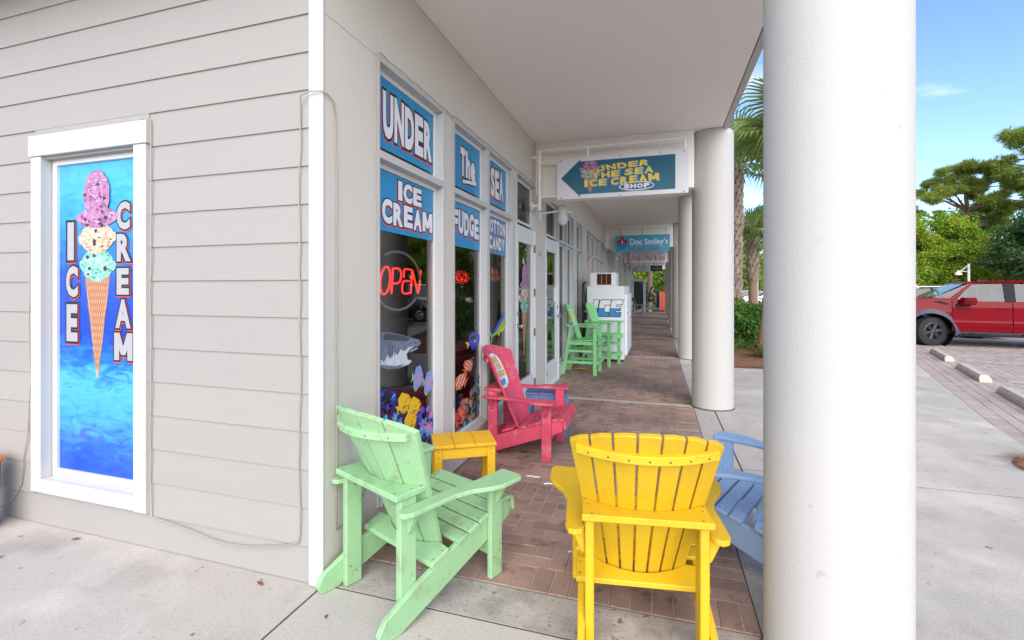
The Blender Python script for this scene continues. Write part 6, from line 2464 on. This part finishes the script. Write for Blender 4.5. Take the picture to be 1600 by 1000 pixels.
pc2 = rnd_clumps(22, 60, 4.2, 8.0, 14.5, 0.45, 0.8, lambda k: 1.0 - 0.45 * k, 0.6)
tree('pine_tree', 'second tall pine, its crown at the right edge behind the dark oak', (28.9, 46.6, -0.07), 12.5, 0.42, pc2, 8000, 0.38, L_PINE, PBARK, 4, TG, True)
tree('oak_tree', 'dense dark green oak at the right edge behind the red truck', (25.7, 42.5, -0.07), 4.2, 0.30, rnd_clumps(5, 30, 2.8, 1.6, 7.0, 0.7, 1.2, lambda k: 1 - .55 * k), 24000, 0.18, L_OAK, BARK, 5, TG)
tree('vine_covered_tree', 'yellow green vine covered tree behind the white lamp post', (23.6, 48.0, -0.07), 5.2, 0.28, rnd_clumps(6, 34, 2.8, 0.4, 7.2, 0.6, 1.1, lambda k: 1.05 - .6 * k), 24000, 0.18, L_VINE, BARK, 6, TG)
tree('vine_covered_tree', 'bright yellow green tree in front of the pine, left of the lamp post', (20.2, 47.5, -0.07), 5.0, 0.25, rnd_clumps(7, 30, 2.5, 0.4, 7.0, 0.6, 1.1, lambda k: 1.05 - .6 * k), 22000, 0.18, L_VINE, BARK, 7, TG)
tree('broadleaf_tree', 'darker green tree just right of the nearest column, left of the pine', (19.6, 51.0, -0.07), 6.8, 0.3, rnd_clumps(8, 15, 1.9, 2.5, 8.6, 0.9, 1.4, lambda k: 1 - .5 * k), 12000, 0.22, L_OAK, BARK, 8, TG)
tree('broadleaf_tree', 'low olive green tree behind the truck cab, right of the lamp post', (27.0, 48.8, -0.07), 3.0, 0.2, rnd_clumps(9, 26, 3.0, 0.4, 5.2, 0.6, 1.1, lambda k: 1.1 - .5 * k), 18000, 0.18, L_OLIVE, BARK, 9, TG)
tree('broadleaf_tree', 'broad pale green tree behind the palms and white cars', (12.0, 46.5, -0.07), 5.5, 0.3, rnd_clumps(10, 20, 3.2, 1.2, 8.0, 1.1, 1.6, lambda k: 1.05 - .5 * k), 15000, 0.22, L_VINE, BARK, 10, TG)
tree('broadleaf_tree', 'green tree behind the palms, hidden mostly by the second column', (7.2, 45.0, -0.07), 5.0, 0.3, rnd_clumps(11, 18, 2.8, 1.0, 7.4, 1.0, 1.5, lambda k: 1.05 - .5 * k), 13000, 0.22, L_GREEN, BARK, 11, TG)
tree('broadleaf_tree', 'green tree standing past the white parked cars', (16.4, 44.0, -0.07), 5.4, 0.3, rnd_clumps(12, 18, 2.8, 1.2, 7.6, 1.0, 1.5, lambda k: 1.05 - .5 * k), 13000, 0.22, L_GREEN, BARK, 12, TG)
tree('broadleaf_tree', 'bright green tree closing the far end of the walkway, on the left', (-2.2, 50.0, -0.07), 4.5, 0.3, rnd_clumps(13, 16, 2.8, 1.6, 7.0, 1.0, 1.4, lambda k: 1.05 - .4 * k), 12000, 0.22, L_VINE, BARK, 13, TG)
tree('broadleaf_tree', 'bright green tree closing the far end of the walkway, on the right', (2.2, 46.0, -0.07), 4.5, 0.3, rnd_clumps(14, 16, 2.4, 1.6, 7.0, 1.0, 1.4, lambda k: 1.05 - .4 * k), 12000, 0.22, L_GREEN, BARK, 14, TG)
tree('broadleaf_tree', 'tall green tree standing behind the spreading pine', (31.0, 59.5, -0.07), 6.5, 0.3, rnd_clumps(41, 34, 4.4, 1.5, 9.2, 1.0, 1.6, lambda k: 1.05 - .55 * k), 22000, 0.24, L_GREEN, BARK, 41, TG)
tree('shrub', 'round dark shrub at the far end of the walkway beside the open door', (-0.9, 40.0, -0.07), 1.0, 0.06, rnd_clumps(15, 8, 0.8, 0.4, 1.6, 0.5, 0.7), 4000, 0.12, L_OAK, BARK, 15, None, cat='shrub')
for k, (x, y, lab) in enumerate(((31.0, 33.0, 'leafy tree beyond the right edge of the lot, nearest one'), (34.0, 24.0, 'leafy tree beyond the right edge of the lot, far right one'))):
    tree('broadleaf_tree', lab, (x, y, -0.07), 5.4, 0.3, rnd_clumps(30 + k, 18, 3.2, 1.2, 8.4, 1.1, 1.7, lambda k_: 1.05 - .5 * k_), 10000, 0.26, L_GREEN, BARK, 30 + k, TG)
# far wood behind everything
cl = []
r = random.Random(77)
for k in range(120):
    a = -0.25 + 1.75 * k / 119
    d = r.uniform(62, 78)
    x, y = d * math.sin(a), d * math.cos(a)
    for q in range(2):
        s = r.uniform(1.6, 2.8)
        cl.append((x + r.uniform(-2, 2), y + r.uniform(-2, 2), 0.8 + q * 2.6 + r.uniform(0, 1.2), s, s, s * .9))
tag(leaf_cloud('far_wood', cl, 60000, 0.42, L_GREEN, None, 77), None, None, None, 'stuff')


# ---- palms
def fan_mesh(name, seed, L=0.9, pet=0.55, nb=30, spread=2.0, droop=0.35):
    r = random.Random(seed)
    b = MB()
    b.tube([(0, 0, 0), (pet * .5, 0, .03), (pet, 0, 0)], [.022, .016, .012], 6)
    for i in range(nb):
        a = -spread + 2 * spread * i / (nb - 1)
        l_ = L * (0.72 + 0.28 * math.cos(a * .6)) * r.uniform(.9, 1.05)
        w = 0.026
        ca, sa = math.cos(a), math.sin(a)
        base = Vector((pet + 0.10 * (1 - abs(a) / spread), 0, 0.0))
        pts = []
        for s, dz in ((0.0, 0.0), (0.45, 0.02), (0.75, -0.10 * droop * 2), (1.0, -0.42 * droop * 2)):
            p = base + Vector((ca * l_ * s * (1 - .12 * s), sa * l_ * s * (1 - .12 * s), dz * l_ + 0.06 * abs(sa) * s * l_ + r.uniform(-.01, .01)))
            pts.append(p)
        side = Vector((-sa, ca, 0))
        vs, fs = [], []
        for p, ww in zip(pts, (0.35, 1.0, .8, .06)):
            vs += [p - side * w * ww, p + Vector((0, 0, -.012 * ww)), p + side * w * ww]
        for q in range(3):
            fs += [(q * 3, q * 3 + 1, q * 3 + 4, q * 3 + 3), (q * 3 + 1, q * 3 + 2, q * 3 + 5, q * 3 + 4)]
        b.add([tuple(v) for v in vs], fs)
    me = bpy.data.meshes.new(name)
    me.from_pydata(b.v, [], b.f)
    me.materials.append(L_PALM)
    return me


FANS = [fan_mesh('frond', 40 + k, L=0.80 + .08 * k, droop=0.25 + .12 * k) for k in range(4)]


def palm(label, loc, H, r0, boots_from, nf, seed, group, lean=(0, 0), size=1.0, bootlen=0.20):
    t = thing('palm_tree', label, 'palm tree', loc, 0, group)
    r = random.Random(seed)
    top = Vector((lean[0], lean[1], H))
    b = MB()
    n = 14
    pts = [Vector((lean[0] * (i / n) ** 1.3, lean[1] * (i / n) ** 1.3, H * i / n)) for i in range(n + 1)]
    b.tube(pts, [r0 * (1.25 if i == 0 else 1.05 if i == 1 else 1.0 - .12 * i / n) for i in range(n + 1)], 16)
    b.build('trunk', PTRUNK, t, smooth=True)
    b = MB()
    k = 0
    z = boots_from
    while z < H - 0.02:
        for s in range(2):
            a = k * 2.399
            k += 1
            c = Vector((lean[0] * (z / H) ** 1.3, lean[1] * (z / H) ** 1.3, z))
            rad = Vector((math.cos(a), math.sin(a), 0))
            tan = Vector((-math.sin(a), math.cos(a), 0))
            p = c + rad * r0 * .92
            w = 0.065 * r0 / .13
            L = bootlen * r.uniform(.7, 1.2)
            out = p + rad * (0.055 + r.uniform(0, .05)) + Vector((0, 0, L)) + tan * r.uniform(-.03, .03)
            b.hexa([p - tan * w - rad * .02, p + tan * w - rad * .02, p + tan * w + rad * .022, p - tan * w + rad * .022],
                   [out - tan * w * .5 - rad * .02, out + tan * w * .5 - rad * .02, out + tan * w * .45, out - tan * w * .45])
        z += 0.042
    if k:
        b.build('leaf_bases', BOOT, t, kind='stuff')
    for i in range(nf):
        me = FANS[i % 4]
        o = bpy.data.objects.new('frond', me)
        COL.objects.link(o)
        o.parent = t
        a = i * 2.399 + r.uniform(-.3, .3)
        el = math.radians(82 - 100 * (i / nf) ** 0.9 + r.uniform(-10, 10))
        o.location = top + Vector((0, 0, .05 - .12 * i / nf))
        o.rotation_euler = (r.uniform(-.5, .5), -el, a)
        s = size * r.uniform(.85, 1.12)
        o.scale = (s, s, s)
    return t


PG = 'cabbage palms in the planting bed'
palm('taller cabbage palm with a trunk of criss-cross leaf bases, right behind the second column', (2.20, 15.3, 0.03), 5.0, 0.135, 0.9, 17, 51, PG, (0.05, 0), 1.12)
palm('shorter cabbage palm with its crown between the two nearest columns', (3.10, 17.75, 0.03), 3.05, 0.15, 1.6, 14, 52, PG, (0.0, 0.05), 1.0, 0.24)
palm('leaning grey palm trunk with bare bark beside the nearest column, its crown hidden', (2.14, 10.98, 0.03), 4.6, 0.14, 4.3, 20, 53, PG, (0.62, 0.1), 1.05)
palm('palm with a pale bare trunk at the far end of the walkway', (-0.55, 35.2, -0.05), 5.2, 0.17, 4.6, 16, 54, None, (0.1, 0), 1.1)
# dead leaf skirts of thatch around the base of the leaning trunk and grassy tufts
def tuft(label, loc, n, L, mat, seed, name='grass_tuft', cat='grass tuft', spread=0.9, rad=0.15, group=None):
    r = random.Random(seed)
    b = MB()
    for k in range(n):
        a, el = r.uniform(0, 6.28), r.uniform(.25, 1.4)
        l_ = L * r.uniform(.5, 1.1)
        base = Vector((math.cos(a) * r.random() * rad, math.sin(a) * r.random() * rad, 0))
        d = Vector((math.cos(a) * spread * math.cos(el), math.sin(a) * spread * math.cos(el), math.sin(el)))
        s = Vector((-math.sin(a), math.cos(a), 0)) * 0.006
        p1 = base + d * l_ * .5
        p2 = base + d * l_ * .85 + Vector((0, 0, -.12 * l_))
        p3 = base + d * l_ * 1.0 * Vector((1, 1, 0)).length * .75 + Vector((d.x, d.y, 0)) * l_ * .25 + Vector((0, 0, -.42 * l_ * math.sin(el)))
        vs = []
        for p, w in ((base, 1), (p1, 1), (p2, .7), (p3, .1)):
            vs += [tuple(p - s * w), tuple(p + s * w)]
        b.add(vs, [(0, 1, 3, 2), (2, 3, 5, 4), (4, 5, 7, 6)])
    o = b.build(name, mat)
    o.location = loc
    return tag(o, label, cat, group)


tuft('pale straw coloured grass tuft at the foot of the leaning palm trunk', (2.0, 10.25, 0.04), 220, 0.55, L_STRAW, 61)
tuft('few long green grass blades in the small mulch pit at the right edge', (3.02, 4.86, 0.012), 14, 0.30, L_BUSH, 62, spread=1.1, rad=0.04)
tuft('spiky green palmetto clump in front of the leafy shrub', (1.52, 11.0, 0.04), 60, 0.60, L_PALM, 63, 'palmetto', 'shrub', rad=0.04)
# shrubs under the palms
for k, (x, y, s, lab) in enumerate(((1.62, 12.6, 0.62, 'leafy green shrub under the palms, left one beside the second column'), (2.42, 13.4, 0.62, 'leafy green shrub under the palms, right one by the leaning trunk'), (2.05, 11.9, 0.42, 'small low leafy shrub in front of the palms'))):
    tree('shrub', lab, (x, y, 0.03), 0.7 * s / .6, 0.03, rnd_clumps(70 + k, 14, s, 0.15, 0.80 * s / .62, 0.18, 0.30, lambda q: 1.0 - .3 * q), int(4200 * s / .6), 0.085, L_BUSH, BARK, 70 + k, 'leafy shrubs in the planting bed', cat='shrub')
cl = []
r = random.Random(5)
for k in range(60):
    cl.append((r.uniform(1.4, 4.2), r.uniform(16, 30), r.uniform(.2, .6), .45, .45, .35))
tag(leaf_cloud('ground_cover', cl, 14000, 0.10, L_BUSH, None, 88), None, None, None, 'stuff')

# ------------------------------------------------------------------ shopper and towel rack at the far end
def skin_body(name, joints, bones, mats, loc, rz, parent=None, sub=2):
    me = bpy.data.meshes.new(name + '_skeleton')
    names = list(joints)
    me.from_pydata([joints[k][:3] for k in names], [(names.index(a), names.index(c)) for a, c in bones], [])
    o = bpy.data.objects.new(name + '_skeleton', me)
    COL.objects.link(o)
    md = o.modifiers.new('skin', 'SKIN')
    for i, k in enumerate(names):
        rr = joints[k][3]
        me.skin_vertices[0].data[i].radius = rr if isinstance(rr, tuple) else (rr, rr)
    me.skin_vertices[0].data[0].use_root = True
    sb = o.modifiers.new('sub', 'SUBSURF')
    sb.levels = sb.render_levels = sub
    bpy.context.view_layer.update()
    dg = bpy.context.evaluated_depsgraph_get()
    out = bpy.data.meshes.new_from_object(o.evaluated_get(dg))
    out.name = name
    bpy.data.objects.remove(o)
    out.materials.clear()
    out.materials.append(mats)
    out.polygons.foreach_set('use_smooth', [True] * len(out.polygons))
    q = bpy.data.objects.new(name, out)
    COL.objects.link(q)
    if parent:
        q.parent = parent
    q.location = loc
    q.rotation_euler = (0, 0, rz)
    return q


SKIN = M('skin', lin(206, 158, 134, 0.85), 0.55, 0.05, 8)
J = dict(pelvis=(0, 0, .80, (.125, .10)), belly=(.01, 0, .93, (.115, .085)), chest=(.05, 0, 1.10, (.125, .09)), neckb=(.09, 0, 1.245, (.055, .05)), neck=(.115, 0, 1.30, .043), head=(.150, 0, 1.385, (.075, .085)), crown=(.155, 0, 1.475, (.060, .065)),
         hipL=(0, .075, .76, .085), kneeL=(.03, .085, .42, .052), calfL=(.0, .085, .30, .050), ankL=(-.03, .088, .075, .032), toeL=(.10, .10, .03, (.030, .024)),
         hipR=(0, -.075, .76, .085), kneeR=(.0, -.085, .42, .052), calfR=(-.035, -.085, .30, .050), ankR=(-.06, -.088, .075, .032), toeR=(.07, -.10, .03, (.030, .024)),
         shL=(.07, .15, 1.20, .052), elL=(.22, .185, 1.05, .038), wrL=(.42, .15, 1.06, .025), haL=(.49, .14, 1.06, (.028, .016)),
         shR=(.07, -.15, 1.20, .052), elR=(.22, -.185, 1.02, .038), wrR=(.42, -.14, 1.06, .025), haR=(.49, -.12, 1.065, (.028, .016)))
BN = [('pelvis', 'belly'), ('belly', 'chest'), ('chest', 'neckb'), ('neckb', 'neck'), ('neck', 'head'), ('head', 'crown'), ('pelvis', 'hipL'), ('hipL', 'kneeL'), ('kneeL', 'calfL'), ('calfL', 'ankL'), ('ankL', 'toeL'),
      ('pelvis', 'hipR'), ('hipR', 'kneeR'), ('kneeR', 'calfR'), ('calfR', 'ankR'), ('ankR', 'toeR'), ('chest', 'shL'), ('shL', 'elL'), ('elL', 'wrL'), ('wrL', 'haL'), ('chest', 'shR'), ('shR', 'elR'), ('elR', 'wrR'), ('wrR', 'haR')]
for s, w in (('L', 1), ('R', -1)):                       # five fingers on each hand
    hx, hy, hz = J['ha' + s][:3]
    for k, (dy, L) in enumerate(((.030, .045), (.012, .062), (-.004, .068), (-.019, .060), (-.030, .046))):
        J[f'f{s}{k}'] = (hx + L * .6 + .02, hy + dy * w, hz - .004, .009)
        J[f't{s}{k}'] = (hx + L + .02, hy + dy * w * 1.1, hz - .022, .007)
        BN += [('ha' + s, f'f{s}{k}'), (f'f{s}{k}', f't{s}{k}')]
person = thing('person', 'person with long dark hair, taupe top and dark shorts, reaching for hanging towels', 'person', (-0.46, 30.3, 0.0), math.radians(8), None)
skin_body('body', J, BN, SKIN, (0, 0, 0), 0, person)
JT = dict(hem=(0.0, 0, .76, (.19, .16)), belly=(.01, 0, .93, (.17, .135)), chest=(.05, 0, 1.10, (.185, .145)), top=(.075, 0, 1.235, (.16, .11)))
skin_body('shirt', JT, [('hem', 'belly'), ('belly', 'chest'), ('chest', 'top')], M('taupe_cloth', lin(78, 68, 64), 0.9, 0.1, 10), (0, 0, 0), 0, person)
JS = dict(w=(0, 0, .82, (.17, .14)), c=(0, 0, .72, (.17, .14)), l=(.0, .08, .64, .13), l2=(.01, .085, .56, .12), r=(0, -.08, .64, .13), r2=(.0, -.085, .56, .12))
skin_body('shorts', JS, [('w', 'c'), ('c', 'l'), ('l', 'l2'), ('c', 'r'), ('r', 'r2')], M('dark_shorts', lin(46, 30, 42), 0.9, 0.1, 10), (0, 0, 0), 0, person)
JH = dict(a=(.16, 0, 1.50, (.055, .07)), b=(.115, 0, 1.475, (.085, .088)), c=(.065, 0, 1.38, (.085, .06)), d=(.015, 0, 1.24, (.10, .045)), e=(-.035, 0, 1.08, (.11, .04)), f=(-.06, 0, .97, (.07, .03)))
skin_body('hair', JH, [('a', 'b'), ('b', 'c'), ('c', 'd'), ('d', 'e'), ('e', 'f')], M('dark_hair', lin(40, 28, 24), 0.6, 0.2, 30), (0, 0, 0), 0, person)
b = MB()
for y in (.032, -.032):
    b.lathe([(0, .012), (.010, .006), (.012, 0)], lambda p, q, h: (.222 + h, y + p, 1.405 + q), 8)
b.build('eyes', BLACK, person)
b = MB()
b.hexa([(.218, -.013, 1.372), (.218, .013, 1.372), (.222, .006, 1.405), (.222, -.006, 1.405)], [(.246, -.008, 1.374), (.246, .008, 1.374), (.226, .004, 1.403), (.226, -.004, 1.403)])
b.build('nose', SKIN, person)
for s in (1, -1):
    b = MB()
    b.hexa([(-.12, s * .095 - .04, 0), (.14, s * .10 - .045, 0), (.14, s * .10 + .045, 0), (-.12, s * .095 + .04, 0)], [(-.11, s * .095 - .035, .07), (.09, s * .10 - .04, .055), (.09, s * .10 + .04, .055), (-.11, s * .095 + .035, .07)])
    b.build('shoe', M('white_shoe', lin(220, 216, 210), 0.7), person, bevel=0.012)

rack = thing('clothes_rack', 'metal rail hung with towels at the far end of the walkway', 'rack', (0.16, 30.2, 0))
b = MB()
for x in (-0.28, 0.30):
    b.tube([(x, 0, 0.04), (x, 0, 1.22)], 0.014, 8)
    b.tube([(x, -0.22, 0.03), (x, 0.22, 0.03)], 0.014, 8)
b.tube([(-0.30, 0, 1.20), (0.32, 0, 1.20)], 0.014, 8)
b.build('rail', STEEL, rack, smooth=True)


def drape(label, x, w, zl, mat, seed, group='towels on the rack'):
    r = random.Random(seed)
    b = MB()
    nx_, nz = 13, 9
    vs = []
    for i in range(nz):
        z = 1.235 - (1.235 - zl) * i / (nz - 1)
        for k in range(nx_):
            u = k / (nx_ - 1)
            vs.append((x + w * (u - .5) * (1 + .12 * i / nz), -0.03 - 0.05 * (i > 0) - 0.035 * math.sin(u * 15 + seed) * (0.4 + i / nz), z + 0.012 * math.sin(u * 9)))
    fs = [(i * nx_ + k, i * nx_ + k + 1, (i + 1) * nx_ + k + 1, (i + 1) * nx_ + k) for i in range(nz - 1) for k in range(nx_ - 1)]
    o2 = len(vs)
    vs2 = [(p[0], 0.06 - p[1] * .4, p[2]) for p in vs]
    b.add(vs + vs2, fs + [tuple(o2 + q for q in f) for f in fs] + [(k, k + 1, o2 + k + 1, o2 + k) for k in range(nx_ - 1)])
    o = b.build('towel', mat, None, smooth=True)
    o.location = (0.16, 30.2, 0)
    return tag(o, label, 'towel', group)


drape('coral pink towel hanging on the rack, left half of the pair', 0.06, 0.20, 0.07, M('coral_towel', lin(240, 112, 96, 0.85), 0.95, 0.08, 14), 1)
drape('coral pink towel hanging on the rack, at its right end', 0.26, 0.18, 0.05, M('coral_towel_b', lin(236, 122, 106, 0.85), 0.95, 0.08, 14), 3)
drape('black towel hanging on the rack beside the shopper', -0.16, 0.15, 0.22, M('black_towel', lin(30, 30, 36), 0.95, 0.1, 14), 5)
drape('pale blue towel hanging on the rack between black and coral ones', -0.055, 0.05, 0.35, M('blue_towel', lin(140, 178, 196), 0.95, 0.1, 14), 7)

bpy.data.curves.remove(_fc)
